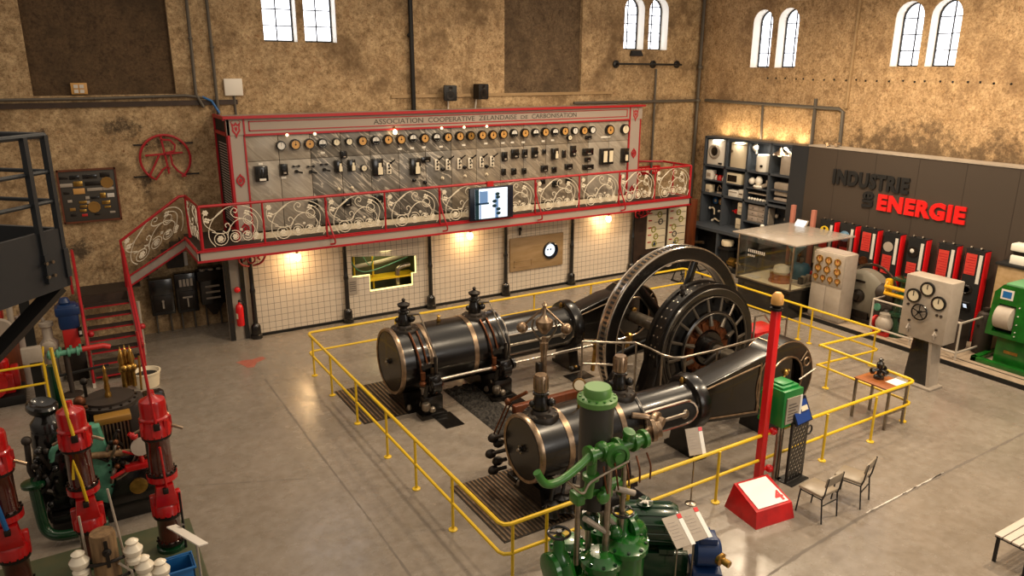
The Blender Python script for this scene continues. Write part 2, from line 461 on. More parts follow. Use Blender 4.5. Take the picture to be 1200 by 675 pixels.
right_holes = [arch(-18.63, -17.82, 6.76, 8.18, 8.58), arch(-17.6, -16.79, 6.76, 8.18, 8.58), arch(-13.56, -12.73, 6.81, 8.1, 8.52), arch(-12.54, -11.71, 6.81, 8.1, 8.52)]
w = MB(); w.holed([(-20.94, 0), (6, 0), (6, 12.5), (-20.94, 12.5)], right_holes, (XR, 0, 0), -Y_, Z_, X_*.55)
struct(w.build('wall_right', 'right_plaster', smooth=0))
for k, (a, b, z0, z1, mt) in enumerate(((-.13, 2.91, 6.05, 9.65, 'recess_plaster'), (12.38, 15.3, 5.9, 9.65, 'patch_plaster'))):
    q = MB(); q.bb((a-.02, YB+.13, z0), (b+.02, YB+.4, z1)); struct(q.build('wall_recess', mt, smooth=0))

def window(n, poly, o, u, v, d, rows):
    us = [p[0] for p in poly]; zs = [p[1] for p in poly]; u0, u1, z0, z1 = min(us), max(us), min(zs), max(zs)
    o = V(o); cu = (u0+u1)/2; cz = (z0+z1)/2
    sh = [(cu+(a-cu)*.985, cz+(b-cz)*.992) for a, b in poly]
    fr = MB(); inner = [(cu+(a-cu)*.9, cz+(b-cz)*.95) for a, b in poly]
    fr.holed(sh, [inner], o+d*.36, u, v, d*.05)
    fr.prism([(cu-.016, z0+.03), (cu+.016, z0+.03), (cu+.016, z1-.03), (cu-.016, z1-.03)], o+d*.37, u, v, d*.03)
    for i in range(1, rows):
        z = z0+(z1-z0)*i/rows
        fr.prism([(u0+.03, z-.014), (u1-.03, z-.014), (u1-.03, z+.014), (u0+.03, z+.014)], o+d*.37, u, v, d*.03)
    w_ = struct(fr.build('window_%d' % n, 'wall_black_metal', smooth=0))
    pn = MB(); pn.prism(sh, o+d*.42, u, v, d*.02); pn.build('window_pane', 'window_glow', w_, smooth=0)
    rv = MB(); bm = rv.bm
    mid = [(cu+(a-cu)*.99, cz+(b-cz)*.995) for a, b in poly]
    A = [bm.verts.new(o+u*a+v*b+d*.015) for a, b in mid]; B = [bm.verts.new(o+u*a+v*b+d*.36) for a, b in mid]
    for i in range(len(A)): bm.faces.new((A[i], A[(i+1) % len(A)], B[(i+1) % len(A)], B[i]))
    rv.build('window_reveal', 'white_paint', w_)  # white liner: bright daylight on the reveals put into its colour
n = 1
for h in back_holes[:4]: window(n, h, (0, YB, 0), X_, Z_, Y_, 5 if n < 3 else 6); n += 1
for h in right_holes: window(n, h, (XR, 0, 0), -Y_, Z_, X_, 4); n += 1

# string courses, joints in the floor
t = MB(); t.bb((8.6, YB-.05, 5.88), (16.6, YB+.0, 5.97)); struct(t.build('trim_1', 'light_wood', smooth=0))
t = MB(); t.bb((-2, YB-.06, 5.8), (4.35, YB, 5.92)); struct(t.build('trim_2', 'dark_panel_wood', smooth=0))
def crack(n, pts, w_, key, seed):
    random.seed(seed); q = MB(); bm = q.bm; P = [V((*p, .0015)) for p in pts]; prev = None
    N = 110
    for i in range(N+1):
        s = i/N*(len(P)-1); k = min(int(s), len(P)-2); p = P[k].lerp(P[k+1], s-k); d = (P[k+1]-P[k]).normalized(); nn = V((-d.y, d.x, 0))
        ww = w_*(.35+random.random()*1.1)
        a = bm.verts.new(p+nn*ww*.5); b = bm.verts.new(p-nn*ww*(.5+.2*random.random()))
        if prev: bm.faces.new((prev[0], a, b, prev[1]))
        prev = (a, b)
    struct(q.build('trim_%d' % n, key, smooth=0))
crack(3, [(3.43, 16.4), (3.43, 13), (3.46, 10), (3.45, 7.2)], .03, 'crack_grey', 1)
crack(4, [(7.0, 5.75), (8.6, 5.95), (10.1, 6.07), (12.6, 6.17), (15.4, 6.24), (17.5, 6.25)], .045, 'crack_grey', 2)
crack(5, [(10.3, 6.105), (12.6, 6.19)], .02, 'paper', 3)
crack(6, [(8.2, 9.4), (14.3, 9.5)], .015, 'crack_grey', 4)
crack(7, [(2.9, 11.7), (1.3, 12.4)], .012, 'crack_grey', 6)
st = MB(); random.seed(3)
poly = [(3.08, 17.72), (3.18, 17.5), (3.25, 17.24), (3.38, 17.2), (3.5, 17.45), (3.75, 17.62), (3.72, 17.8), (3.45, 17.73), (3.25, 17.78)]
st.prism(poly, (0, 0, .001), X_, Y_, Z_*.002); tag(st.build('floor_patch', 'red_stain', smooth=0), 'worn red paint patch on the grey floor in front of the fire extinguisher', 'patch')

# pipes and conduits on the walls
def pipe(name, label, cat, pts, r, key='pipe_grey', clips=(), group=None, clip_r=None):
    q = MB(); q.tube(pts, r, 8)
    o = tag(q.build(name, key), label, cat, group)
    for c in clips:
        k = MB(); k.sph(c, (clip_r or r*1.5), (1, .8, .7), n=10); k.build('pipe_clip', key, o)
    return o
yw = YB-.09
pipe('conduit', 'grey vertical conduit on back wall, left one of the close pair beside the dark recess', 'conduit', [(3.38, yw, 9.9), (3.35, yw, 6.07), (3.5, yw, 5.75)], .04, clips=[(3.36, yw, 7.4)])
pipe('conduit', 'grey vertical conduit on back wall, right one of the close pair, nearest the white box', 'conduit', [(3.83, yw, 9.9), (3.84, yw, 5.5)], .04, clips=[(3.84, yw, 7.2)])
pipe('cable_run', 'long pale horizontal cable run along back wall under the dark recess', 'pipe', [(-3, yw, 5.97), (-.8, yw, 6.0), (1.2, yw, 6.0), (3.1, yw, 6.04), (3.55, yw, 5.98)], .035, 'pipe_grey', clips=[(1.1, yw, 6.0), (2.35, yw, 6.02)])
pipe('cable_run', 'short blue cable dropping to the switchboard top from the long cable run', 'cable', [(3.5, yw, 6.0), (3.7, yw-.05, 5.9), (3.85, yw-.1, 5.6)], .03, 'bin_blue')
pipe('drain_pipe', 'dark vertical drain pipe on back wall behind the middle of the switchboard', 'pipe', [(9.23, yw-.04, 9.9), (9.25, yw-.04, 5.0)], .07, 'wall_black_metal', clips=[(9.23, yw, 7.6)])
pipe('pipe_or_shadow_line', 'grey pipe running along the back wall from above the switchboard end to the corner', 'pipe', [(14.9, yw-.1, 5.62), (18.4, yw-.05, 5.6), (20.45, yw-.04, 5.6)], .05, clips=[(18.4, yw-.04, 5.62)])
pipe('pipe_or_shadow_line', 'pipe dropping down the back wall from the horizontal pipe near the corner', 'pipe', [(18.42, yw-.03, 6.7), (18.45, yw-.03, 2.9)], .04)
pipe('corner_pipe', 'dark vertical pipe in the corner where the two tall walls meet', 'pipe', [(20.45, yw-.06, 9.9), (20.45, yw-.06, .0)], .06, 'pipe_grey', clips=[(20.45, yw-.08, 6.75), (20.45, yw-.08, 5.6)], clip_r=.12)
q = MB(); q.tube([(16.65, yw-.12, 6.86), (19.5, yw-.12, 6.84)], .035)
o = tag(q.build('bar_bracket', 'wall_black_metal'), 'dark horizontal iron bar with two round brackets below the back wall arch windows', 'bracket')
for x in (16.72, 18.35, 19.45):
    k = MB(); k.lathe([(.13, 0), (.13, .05), (.05, .08), (.05, .16)], (x, YB, 6.85), -Y_, 12); k.build('bracket_foot', 'wall_black_metal', o)
k = MB(); k.prism([(17.3, 7.12), (17.85, 7.12), (17.75, 7.3), (17.35, 7.3)], (0, YB-.08, 0), X_, Z_, Y_*.08); k.build('bracket_plate', 'wall_black_metal', o)
xw = XR-.06
pipe('pipe_or_shadow_line', 'grey pipe with rounded corner running along the right wall above the shelves', 'pipe', [(xw, 20.5, 5.62), (xw, 17.8, 5.6), (xw, 14.95, 5.58), (xw, 14.8, 5.5), (xw, 14.77, 4.3)], .055)
pipe('pipe_or_shadow_line', 'short thin grey pipe dropping from right wall pipe to the shelf unit', 'pipe', [(xw, 17.86, 5.6), (xw, 17.8, 4.3)], .04)
pipe('pipe_or_shadow_line', 'short grey pipe dropping from right wall pipe beside its bend', 'pipe', [(xw, 15.81, 5.85), (xw, 15.79, 4.3)], .055)
pipe('pipe_or_shadow_line', 'thin vertical tube standing for a shadow line on right wall between the two window pairs', 'pipe', [(xw+.02, 14.7, 9.9), (xw+.02, 14.73, 5.6)], .045, 'light_wood')  # shadow line on the wall drawn as a thin tube, no pipe here
for i in range(30):
    pass
q = MB(); random.seed(5)
for i in range(26): 
    y = 17.8-i*.36+random.uniform(-.05, .05); q.cyl((XR-.012, y, 6.42+random.uniform(-.03, .03)), (XR+.02, y, 6.42), .03, n=8)
struct(q.build('trim_9', 'wall_black_metal'))

# boxes on the wall
def wallbox(name, label, cat, x0, x1, z0, z1, key, dep=.1):
    q = MB(); q.bb((x0, YB-dep, z0), (x1, YB, z1), bev=.012); return tag(q.build(name, key), label, cat)
o = wallbox('junction_box', 'pale square junction box on back wall left above the switchboard', 'box', 4.05, 4.5, 6.02, 6.44, 'white_paint')
q = MB(); q.tube([(4.28, YB-.04, 6.02), (4.28, YB-.04, 5.5)], .03); q.build('cable_entry', 'pipe_grey', o)
o = wallbox('vent_box', 'small orange framed box with a white grille low in the dark wall recess', 'vent', .64, .98, 6.1, 6.36, 'gauge_orange')
o.location.y = .08
q = MB()
for a, b in ((.70, .79), (.82, .91)):
    for c, d in ((6.13, 6.21), (6.24, 6.32)): q.bb((a, YB-.115, c), (b, YB-.1, d))
q.build('grille', 'paper', o)
def speaker(x, z, label, tilt):
    t = thing('loudspeaker', label, 'speaker', (x, YB-.28, z-.22), tilt)
    q = MB(); q.prism([(-.19, -.15), (.19, -.15), (.15, .16), (-.15, .16)], (0, 0, 0), X_, Y_, Z_*.45, bev=.03); q.build('cabinet', 'wall_black_metal', t)
    q = MB(); q.lathe([(.13, 0), (.13, .01), (.11, .012), (.03, -.01), (0, 0)], (0, -.15, .16), -Y_, 20); q.build('woofer', 'iron', t)
    q = MB(); q.lathe([(.06, 0), (.06, .01), (.02, -.004), (0, 0)], (0, -.15, .36), -Y_, 16); q.build('tweeter', 'iron', t)
    q = MB(); q.tube([(0, .1, .1), (0, .2, .0), (0, .26, -.3)], .025); q.build('bracket', 'white_paint', t)
speaker(10.34, 6.0, 'black loudspeaker above the switchboard, left of the pair', -.25)
speaker(11.38, 6.03, 'black loudspeaker above the switchboard, right of the pair nearest the grey wall patch', .2)
# ================================================================== BACK WALL: emblem, plates
t = thing('monogram_ring', 'round red iron ring holding a large letter monogram on the back wall', 'emblem', (2.47, YB-.1, 4.52))
q = MB(); R = .58
q.ring((0, 0, 0), -Y_, R, .035, 30, 8, a0=radians(150), a1=radians(510-90)) if False else q.tube([(R*sin(radians(a)), 0, R*cos(radians(a))) for a in range(-145, 146, 10)], .03)
q.build('ring', 'gallery_red', t)
q = MB(); s = 1/207
def em(*pts): q.tube([((x-820)*s, -.02, (185-y)*s) for x, y in pts], .026, 6)
em((808, 72), (818, 160), (828, 262)); em((725, 165), (905, 158)); em((808, 88), (850, 92), (872, 118), (865, 148), (822, 158))
em((790, 168), (765, 215), (735, 268)); em((845, 162), (848, 215), (870, 250), (908, 282)); em((735, 268), (762, 290), (800, 240), (820, 228), (835, 238))
q.build('monogram', 'gallery_red', t)
q = MB()
for x, z in ((.45, .36), (.5, -.42), (-.45, .36), (-.5, -.42)): q.tube([(x*.8, .03, z), (x*1.5, .03, z), (x*1.5, .1, z)], .02, 6)
q.build('wall_stay', 'wall_black_metal', t)
t = thing('plate_board', 'dark framed board of assorted makers plates hanging on the left back wall', 'board', (.69, YB-.06, 3.73))
q = MB(); q.bb((-.6, -.02, -.62), (.6, .05, .62), bev=.01); q.build('backboard', mat('board_grey', '#3a352f', .6), t)
q = MB()
for a, b, c, d in ((-.62, .62, .6, .64), (-.62, .62, -.64, -.6), (-.63, -.59, -.64, .64), (.59, .63, -.64, .64)): q.bb((a, -.04, c), (b, .06, d))
q.build('frame', 'brown_wood', t)
PK = 1.22
PL = [(.05,.10,.18,.05,'iron'),(.27,.10,.17,.08,'black_gloss'),(.56,.10,.25,.08,'black_gloss'),(.85,.08,.17,.09,'iron'),(.1,.26,.22,.07,'pale_grey'),(.32,.24,.16,.1,'brass'),(.6,.25,.28,.08,'iron'),(.87,.25,.2,.1,'gauge_dark'),
 (.32,.4,.2,.11,'gauge_orange'),(.62,.38,.27,.06,'pale_grey'),(.88,.38,.2,.06,'pale_grey'),(.08,.42,.1,.05,'iron'),(.76,.52,.1,.1,'brass'),(.91,.53,.13,.08,'paper'),(.46,.55,.07,.06,'pale_grey'),(.6,.56,.15,.05,'black_gloss'),
 (.12,.6,.08,.05,'pale_grey'),(.36,.64,.14,.05,'brass'),(.36,.73,.13,.05,'brass'),(.56,.76,.24,.16,'gauge_dark'),(.8,.68,.15,.07,'brass'),(.82,.78,.12,.04,'brass'),(.15,.78,.1,.06,'gauge_dark'),(.34,.82,.12,.05,'brass'),(.36,.92,.1,.05,'tin_red'),(.15,.9,.1,.05,'iron'),(.9,.9,.1,.04,'pale_grey'),(.6,.92,.1,.04,'iron'),(.46,.65,.06,.06,'pale_grey')]
for u, v, a, b, k in PL:
    q = MB(); x = -.57+u*1.12; z = .57-v*1.12; a *= PK; b *= PK
    if k == 'gauge_dark' and a > .22: q.lathe([(.14, 0), (.14, .02), (.1, .02), (.1, .01), (0, .01)], (x, -.02, z), -Y_, 10)
    else: q.bb((x-a/2, -.035, z-b/2), (x+a/2, -.015, z+b/2), bev=.006)
    q.build('maker_plate', k, t)

# ================================================================== SWITCHBOARD
FY = 19.35
sb = thing('switchboard', 'long marble switchboard with red and grey frame and rows of round gauges', 'switchboard', (0, 0, 0))
q = MB(); q.bb((3.73, FY+.05, 2.55), (3.8, YB-.05, 5.55)); q.build('side_wall', 'lettering_black', sb)  # blackened panel: shade between the louvre slats put into its colour
q = MB(); q.bb((16.5, FY+.05, 2.55), (16.57, YB-.05, 5.55)); q.build('side_wall', 'gallery_grey', sb)
q = MB()
for i in range(30): q.box((3.715, FY+.55, 3.0+i*.066), (.05, .95, .02), 0, R=Matrix.Rotation(.5, 4, 'Y'))
q.build('louvre', 'gallery_grey', sb)
q = MB()
for y0, y1, z0, z1 in ((FY, FY+1.55, 5.12, 5.2), (FY, FY+1.55, 5.5, 5.58), (FY+1.45, FY+1.52, 2.55, 5.5), (FY+.03, FY+.08, 2.55, 5.5), (FY+.1, FY+1.4, 2.78, 2.84)): q.bb((3.69, y0, z0), (3.74, y1, z1))
q.build('side_trim', 'gallery_red', sb)
q = MB(); q.bb((3.7, FY-.03, 5.15), (16.6, FY+.12, 5.55)); q.bb((3.7, FY+.1, 5.5), (16.6, YB-.05, 5.54)); q.build('header', mat('header_grey', '#9d9084', .55), sb)
q = MB()
q.bb((3.62, FY-.12, 5.54), (16.66, FY+.1, 5.6)); q.bb((4.1, FY-.06, 5.12), (16.1, FY-.02, 5.17))
for a, b, c, d in ((4.22, 15.98, 5.235, 5.255), (4.22, 15.98, 5.455, 5.475), (4.22, 4.245, 5.235, 5.475), (15.955, 15.98, 5.235, 5.475), (4.09, 4.13, 5.12, 5.55), (16.07, 16.11, 5.12, 5.55), (3.62, 3.68, 5.5, 5.6)): q.bb((a, FY-.045, c), (b, FY-.02, d))
q.build('header_trim', 'gallery_red', sb)
q = MB(); text_into(q, 'ASSOCIATION  COOPERATIVE  ZELANDAISE', (7.42, FY-.032, 5.29), X_, Z_, 4.42, .13, .01, 0, .0)
text_into(q, 'DE', (11.98, FY-.032, 5.29), X_, Z_, .24, .10, .01); text_into(q, 'CARBONISATION', (12.36, FY-.032, 5.29), X_, Z_, 1.62, .13, .01)
q.build('header_lettering', 'lettering_grey', sb)
orn = [(0, .16), (.05, .1), (.11, .13), (.09, .02), (.1, -.05), (.03, -.14), (0, -.22), (-.03, -.14), (-.1, -.05), (-.09, .02), (-.11, .13), (-.05, .1)]
dia = [(0, .17), (.03, .12), (.06, .1), (.1, .04), (.1, -.04), (.06, -.1), (.03, -.12), (0, -.17), (-.03, -.12), (-.06, -.1), (-.1, -.04), (-.1, .04), (-.06, .1), (-.03, .12)]
for x0, x1 in ((3.74, 4.1), (16.1, 16.55)):
    q = MB(); q.bb((x0, FY-.01, 2.55), (x1, FY+.1, 5.5)); q.build('pilaster', 'gallery_grey', sb)
    q = MB(); q.bb((x0-.03, FY-.03, 2.55), (x0+.03, FY+.06, 5.52)); q.bb((x1-.02, FY-.03, 2.55), (x1+.02, FY+.06, 5.15)); q.build('pilaster_trim', 'gallery_red', sb)
    c = (x0+x1)/2
    q = MB()
    def inner(P, k): return [(a*k, b*k) for a, b in P]
    for z in (5.3,): 
        q.holed(orn, [inner(orn, .6)], (c, FY-.02, z), X_, Z_, -Y_*.015); q.prism(inner(orn, .35), (c, FY-.02, z), X_, Z_, -Y_*.015)
        for s_ in (-1, 1): q.tube([(c+s_*.06, FY-.03, z+.1), (c+s_*.12, FY-.03, z+.16), (c+s_*.06, FY-.03, z+.2)], .01, 5)
    for z in (4.06, 2.85): q.holed(dia, [inner(dia, .62)], (c, FY-.02, z), X_, Z_, -Y_*.015); q.prism(inner(dia, .4), (c, FY-.02, z), X_, Z_, -Y_*.015)
    q.build('painted_ornament', 'gallery_red', sb)
NP = 15; pw = 12.0/NP
for i in range(NP):
    x0 = 4.1+i*pw; k = 'marble_light' if i in (0, 1, 13, 14) else ('marble_dark' if i < 7 else 'marble_mid')
    for z0, z1 in ((4.5, 5.14), (2.75, 4.49)):
        q = MB(); q.bb((x0+.006, FY, z0), (x0+pw-.006, FY+.06, z1), bev=.006); q.build('marble_panel', k if i != 1 or z0 > 4 else 'marble_light', sb)
q = MB(); q.bb((4.1, FY-.04, 2.55), (16.1, FY+.05, 2.7)); q.build('base_strip', 'cream', sb)
GX = [(4.95, 4.86), (5.31, 4.87), (5.67, 4.87), (6.0, 4.87), (6.37, 4.88), (6.71, 4.88), (7.07, 4.88), (7.44, 4.88), (7.79, 4.88), (8.16, 4.87), (8.51, 4.89), (8.86, 4.87), (9.22, 4.88), (9.57, 4.87), (9.94, 4.88), (10.29, 4.88), (10.66, 4.88), (11.01, 4.87), (11.36, 4.88), (11.72, 4.89), (12.1, 4.88), (12.47, 4.88), (12.82, 4.88), (13.17, 4.87), (13.53, 4.88), (13.91, 4.88), (14.26, 4.87), (14.58, 4.88), (15.27, 4.85), (15.89, 4.85)]
INST = [('cab', 4.41, 4.2, 0.31, 0.38), ('relay', 4.98, 4.26, 0.19, 0.29), ('tag', 4.97, 4.06, 0.13, 0.06), ('tag', 4.43, 4.43, 0.1, 0.05), ('tag', 6.01, 4.62, 0.11, 0.05), ('lever', 5.3, 4.25, 0.27, 0.19), ('lever', 5.67, 4.22, 0.27, 0.19), ('lever', 6.02, 4.25, 0.27, 0.19), ('fuse', 6.39, 4.26, 0.19, 0.31), ('fuse', 6.74, 4.26, 0.19, 0.31), ('relay', 6.55, 4.55, 0.17, 0.19), ('dial', 7.08, 4.17, 0.19, 0.19), ('button', 6.38, 3.65, 0.09, 0.09), ('button', 6.74, 3.66, 0.09, 0.09), ('lamp', 5.12, 5.14, 0.08, 0.08), ('lamp', 5.82, 5.14, 0.08, 0.08), ('lamp', 9.38, 5.15, 0.08, 0.08), ('lamp', 10.08, 5.15, 0.08, 0.08), ('lamp', 10.81, 5.15, 0.08, 0.08), ('bulb', 7.96, 5.14, 0.08, 0.08), ('fuse', 7.46, 4.17, 0.29, 0.46), ('fuse', 8.55, 4.12, 0.29, 0.46), ('relay', 8.89, 4.29, 0.27, 0.15), ('switch', 7.79, 4.11, 0.14, 0.31), ('switch', 9.23, 4.12, 0.14, 0.31), ('switch', 9.57, 4.11, 0.14, 0.31), ('switch', 9.93, 4.11, 0.14, 0.31), ('switch', 10.28, 4.1, 0.14, 0.31), ('switch', 10.65, 4.11, 0.14, 0.31), ('switch', 11.0, 4.11, 0.14, 0.31), ('knob', 8.52, 3.74, 0.1, 0.11), ('knob', 8.85, 3.66, 0.1, 0.11), ('knob', 9.4, 3.99, 0.1, 0.11), ('knob', 10.1, 4.0, 0.1, 0.11), ('knob', 10.82, 3.98, 0.1, 0.11), ('button', 9.4, 3.73, 0.1, 0.08), ('button', 10.12, 3.74, 0.1, 0.08), ('button', 10.83, 3.74, 0.1, 0.08), ('tag', 8.14, 4.61, 0.11, 0.05), ('tag', 8.5, 4.61, 0.11, 0.05), ('tag', 8.85, 4.62, 0.11, 0.05), ('tag', 9.38, 4.61, 0.11, 0.05), ('tag', 10.09, 4.62, 0.11, 0.05), ('tag', 10.81, 4.63, 0.11, 0.05), ('tag', 11.38, 4.62, 0.11, 0.05), ('relay', 11.42, 4.23, 0.17, 0.27), ('relay', 11.39, 3.78, 0.13, 0.19), ('relay', 11.78, 4.29, 0.25, 0.27), ('relay', 12.12, 4.28, 0.17, 0.25), ('relay', 12.47, 4.29, 0.21, 0.31), ('relay', 12.81, 4.3, 0.11, 0.15), ('relay', 13.89, 4.26, 0.19, 0.33), ('relay', 14.46, 4.21, 0.4, 0.21), ('relay', 14.46, 3.97, 0.21, 0.13), ('relay', 14.48, 3.73, 0.42, 0.15), ('relay', 11.74, 3.77, 0.15, 0.19), ('relay', 12.1, 3.76, 0.13, 0.17), ('relay', 12.83, 3.79, 0.23, 0.19), ('relay', 13.19, 3.73, 0.15, 0.17), ('relay', 13.73, 3.79, 0.27, 0.17), ('relay', 14.46, 4.65, 0.21, 0.11), ('relay', 13.54, 4.19, 0.11, 0.23), ('relay', 12.78, 3.39, 0.13, 0.15), ('relay', 13.25, 3.29, 0.23, 0.19), ('relay', 13.74, 3.37, 0.19, 0.15), ('fuse', 13.18, 4.22, 0.21, 0.33), ('dial', 13.73, 4.68, 0.18, 0.18), ('meter', 15.16, 4.03, 0.48, 0.5), ('meter1', 15.91, 4.02, 0.25, 0.46), ('tag', 11.7, 4.62, 0.11, 0.05), ('tag', 12.08, 4.61, 0.11, 0.05), ('tag', 12.79, 4.61, 0.11, 0.05), ('tag', 13.13, 4.62, 0.11, 0.05), ('tag', 15.16, 4.63, 0.38, 0.05), ('relay', 5.67, 3.33, 0.23, 0.21), ('relay', 6.57, 3.29, 0.23, 0.21), ('relay', 7.46, 3.31, 0.23, 0.21)]
GK = 'woohccohoohohoogooohohohowowoc'
SZ = {'w': .115, 'o': .13, 'h': .12, 'c': .1, 'g': .13}
for i, (x, z) in enumerate(GX):
    k = GK[i]; r = SZ[k]*1.02
    if i >= 28: r = .16
    q = MB(); q.lathe([(r, 0), (r, .1), (r*.93, .12), (r*.8, .12), (r*.8, .1), (0, .1)], (x, FY, z), -Y_, 24)
    o = q.build('gauge', 'black_gloss', sb)
    q = MB(); key = {'w': 'gauge_white', 'o': 'gauge_orange', 'h': 'gauge_white', 'c': 'gauge_cream', 'g': 'gauge_dark'}[k]
    q.lathe([(r*.8, .102), (0, .104)], (x, FY, z), -Y_, 24)
    if k == 'h': q.prism([(-.7*r, -.15*r), (.7*r, -.15*r), (.55*r, -.55*r), (0, -.78*r), (-.55*r, -.55*r)], (x, FY-.104, z), X_, Z_, -Y_*.006, 1)
    q.prism([(-.03*r, -.1*r), (.03*r, -.1*r), (.02*r, .68*r), (-.02*r, .68*r)], (x, FY-.105, z), X_, Z_, -Y_*.004, 1)
    if k in 'og': q.cyl((x, FY-.1, z), (x, FY-.115, z), r*.16, n=10, m=1)
    q.build('dial', [key, 'black_gloss'], o)
for k, x, z, w_, h in INST:
    w_ = w_ or .08; h = h or .05; q = MB(); P = lambda a0, a1, z0, z1, d0, d1, m=0, bev=0: q.bb((x+a0*w_, FY-d1, z+z0*h), (x+a1*w_, FY-d0, z+z1*h), m, bev)
    if k == 'tag': P(-.5, .5, -.5, .5, 0, .015); q.build('label_tag', 'white_paint', sb)
    elif k == 'lamp':
        q.sph((x, FY-.07, z-.03), .04, (1, 1, 1)); o = q.build('indicator_lamp', 'small_lamp', sb)
        q = MB(); q.cyl((x, FY, z), (x, FY-.07, z-.01), .03); q.build('lamp_holder', 'brass', o)
    elif k == 'bulb':
        q.sph((x, FY-.16, z-.06), .055, (1, 1, 1.2)); o = q.build('lit_bulb', 'glow_bulb', sb)
        q = MB(); q.tube(bez([(x, FY-.02, z+.02), (x, FY-.12, z+.07), (x, FY-.16, z+.01)]), .02); q.build('lamp_holder', 'brass', o)
    elif k in ('button',):
        q.lathe([(w_*.5, 0), (w_*.5, .02), (w_*.25, .04), (w_*.25, .08), (0, .09)], (x, FY, z), -Y_, 12); q.build('push_button', 'cream', sb)
    elif k == 'knob':
        q.lathe([(w_*.5, 0), (w_*.5, .03), (w_*.3, .04), (w_*.38, .1), (0, .11)], (x, FY, z), -Y_, 12); q.tube([(x, FY-.06, z), (x, FY-.06, z-h*.6)], .012, 6); q.build('knob', 'black_gloss', sb)
    elif k == 'dial':
        q.lathe([(w_*.5, 0), (w_*.5, .09), (w_*.4, .1), (w_*.4, .085), (0, .085)], (x, FY, z), -Y_, 18); o = q.build('small_meter', 'black_gloss', sb)
        q = MB(); q.lathe([(w_*.4, .087), (0, .09)], (x, FY, z), -Y_, 18); q.cyl((x, FY-.088, z), (x, FY-.1, z), w_*.06, n=8, m=1); q.build('dial', ['gauge_cream', 'black_gloss'], o)
    elif k == 'lever':
        for s_ in (-.25, .25): q.cyl((x+s_*w_, FY, z+.4*h), (x+s_*w_, FY-.07, z+.4*h), .028, n=10)
        q.tube([(x-.3*w_, FY-.07, z+.4*h), (x+.3*w_, FY-.07, z+.4*h)], .012, 6)
        q.cyl((x, FY, z-.3*h), (x, FY-.06, z-.3*h), .045, n=12); q.tube([(x-.15*w_, FY-.07, z-.25*h), (x+.5*w_, FY-.09, z-.5*h)], .022, 6); q.build('switch_lever', 'black_gloss', sb)
    elif k == 'switch':
        P(-.5, .5, -.5, .5, 0, .05, 0, .012)
        for s_ in (-.3, 0, .3): q.cyl((x, FY-.05, z+s_*h), (x, FY-.065, z+s_*h), .026, n=10, m=1)
        q.tube([(x, FY-.065, z+.2*h), (x+.2*w_, FY-.12, z+.0*h)], .012, 6, 1)
        q.build('porcelain_switch', ['porcelain_white', 'black_gloss'], sb)
        q = MB(); q.tube([(x+.3*w_, FY-.05, z+.42*h), (x+1.05*w_, FY-.14, z+.78*h)], .02, 6); q.cyl((x+.35*w_, FY, z+.48*h), (x+.35*w_, FY-.08, z+.48*h), .03, n=10); q.build('switch_lever', 'black_gloss', sb)
    elif k == 'cab':
        P(-.5, .5, -.5, .5, 0, .14, 0, .015); o = q.build('relay_cabinet', 'black_gloss', sb)
        q = MB()
        for s_ in (-.22, .02, .25): q.bb((x+s_*w_-.02, FY-.15, z-.2*h), (x+s_*w_+.02, FY-.14, z+.3*h))
        q.bb((x-.2*w_, FY-.15, z-.44*h), (x+.3*w_, FY-.14, z-.3*h), 1); q.build('fuse_strip', ['iron', 'white_paint'], o)
    elif k == 'fuse':
        P(-.5, .5, -.5, .5, 0, .13, 0, .015); o = q.build('fuse_box', 'black_gloss', sb)
        q = MB(); q.bb((x-.05*w_, FY-.145, z-.42*h), (x+.4*w_, FY-.13, z+.0*h)); q.bb((x+.02*w_, FY-.145, z), (x+.3*w_, FY-.13, z+.25*h)); q.build('fuse_label', 'gauge_cream', o)
    elif k in ('meter', 'meter1'):
        P(-.5, .5, -.5, .5, 0, .16, 0, .02); o = q.build('recording_meter', 'black_gloss', sb)
        q = MB()
        for c in ((-.2, .28) if k == 'meter' else (.08,)):
            ww = .15 if k == 'meter' else .2; zz = (-.34, .36) if k == 'meter' else (-.35, .05)
            q.bb((x+(c-ww)*w_, FY-.17, z+zz[0]*h), (x+(c+ww)*w_, FY-.16, z+zz[1]*h))
        q.build('meter_window', 'gauge_cream', o)
    else:
        if w_*h > .06: P(-.5, .5, -.5, .5, 0, .07, 0, .01); q.cyl((x-.25*w_, FY-.07, z), (x-.25*w_, FY-.11, z), min(w_, h)*.22, n=12); q.cyl((x+.25*w_, FY-.07, z), (x+.25*w_, FY-.11, z), min(w_, h)*.22, n=12)
        else: P(-.5, .5, -.5, .5, 0, .08, 0, .012); q.cyl((x, FY-.08, z+.15*h), (x, FY-.11, z+.15*h), min(w_, h)*.3, n=12)
        o = q.build('relay', 'black_gloss', sb)
        if w_ > .16:
            q = MB(); q.bb((x-.1*w_, FY-.09, z-.35*h), (x+.25*w_, FY-.08, z-.2*h)); q.build('relay_label', 'pale_grey', o)
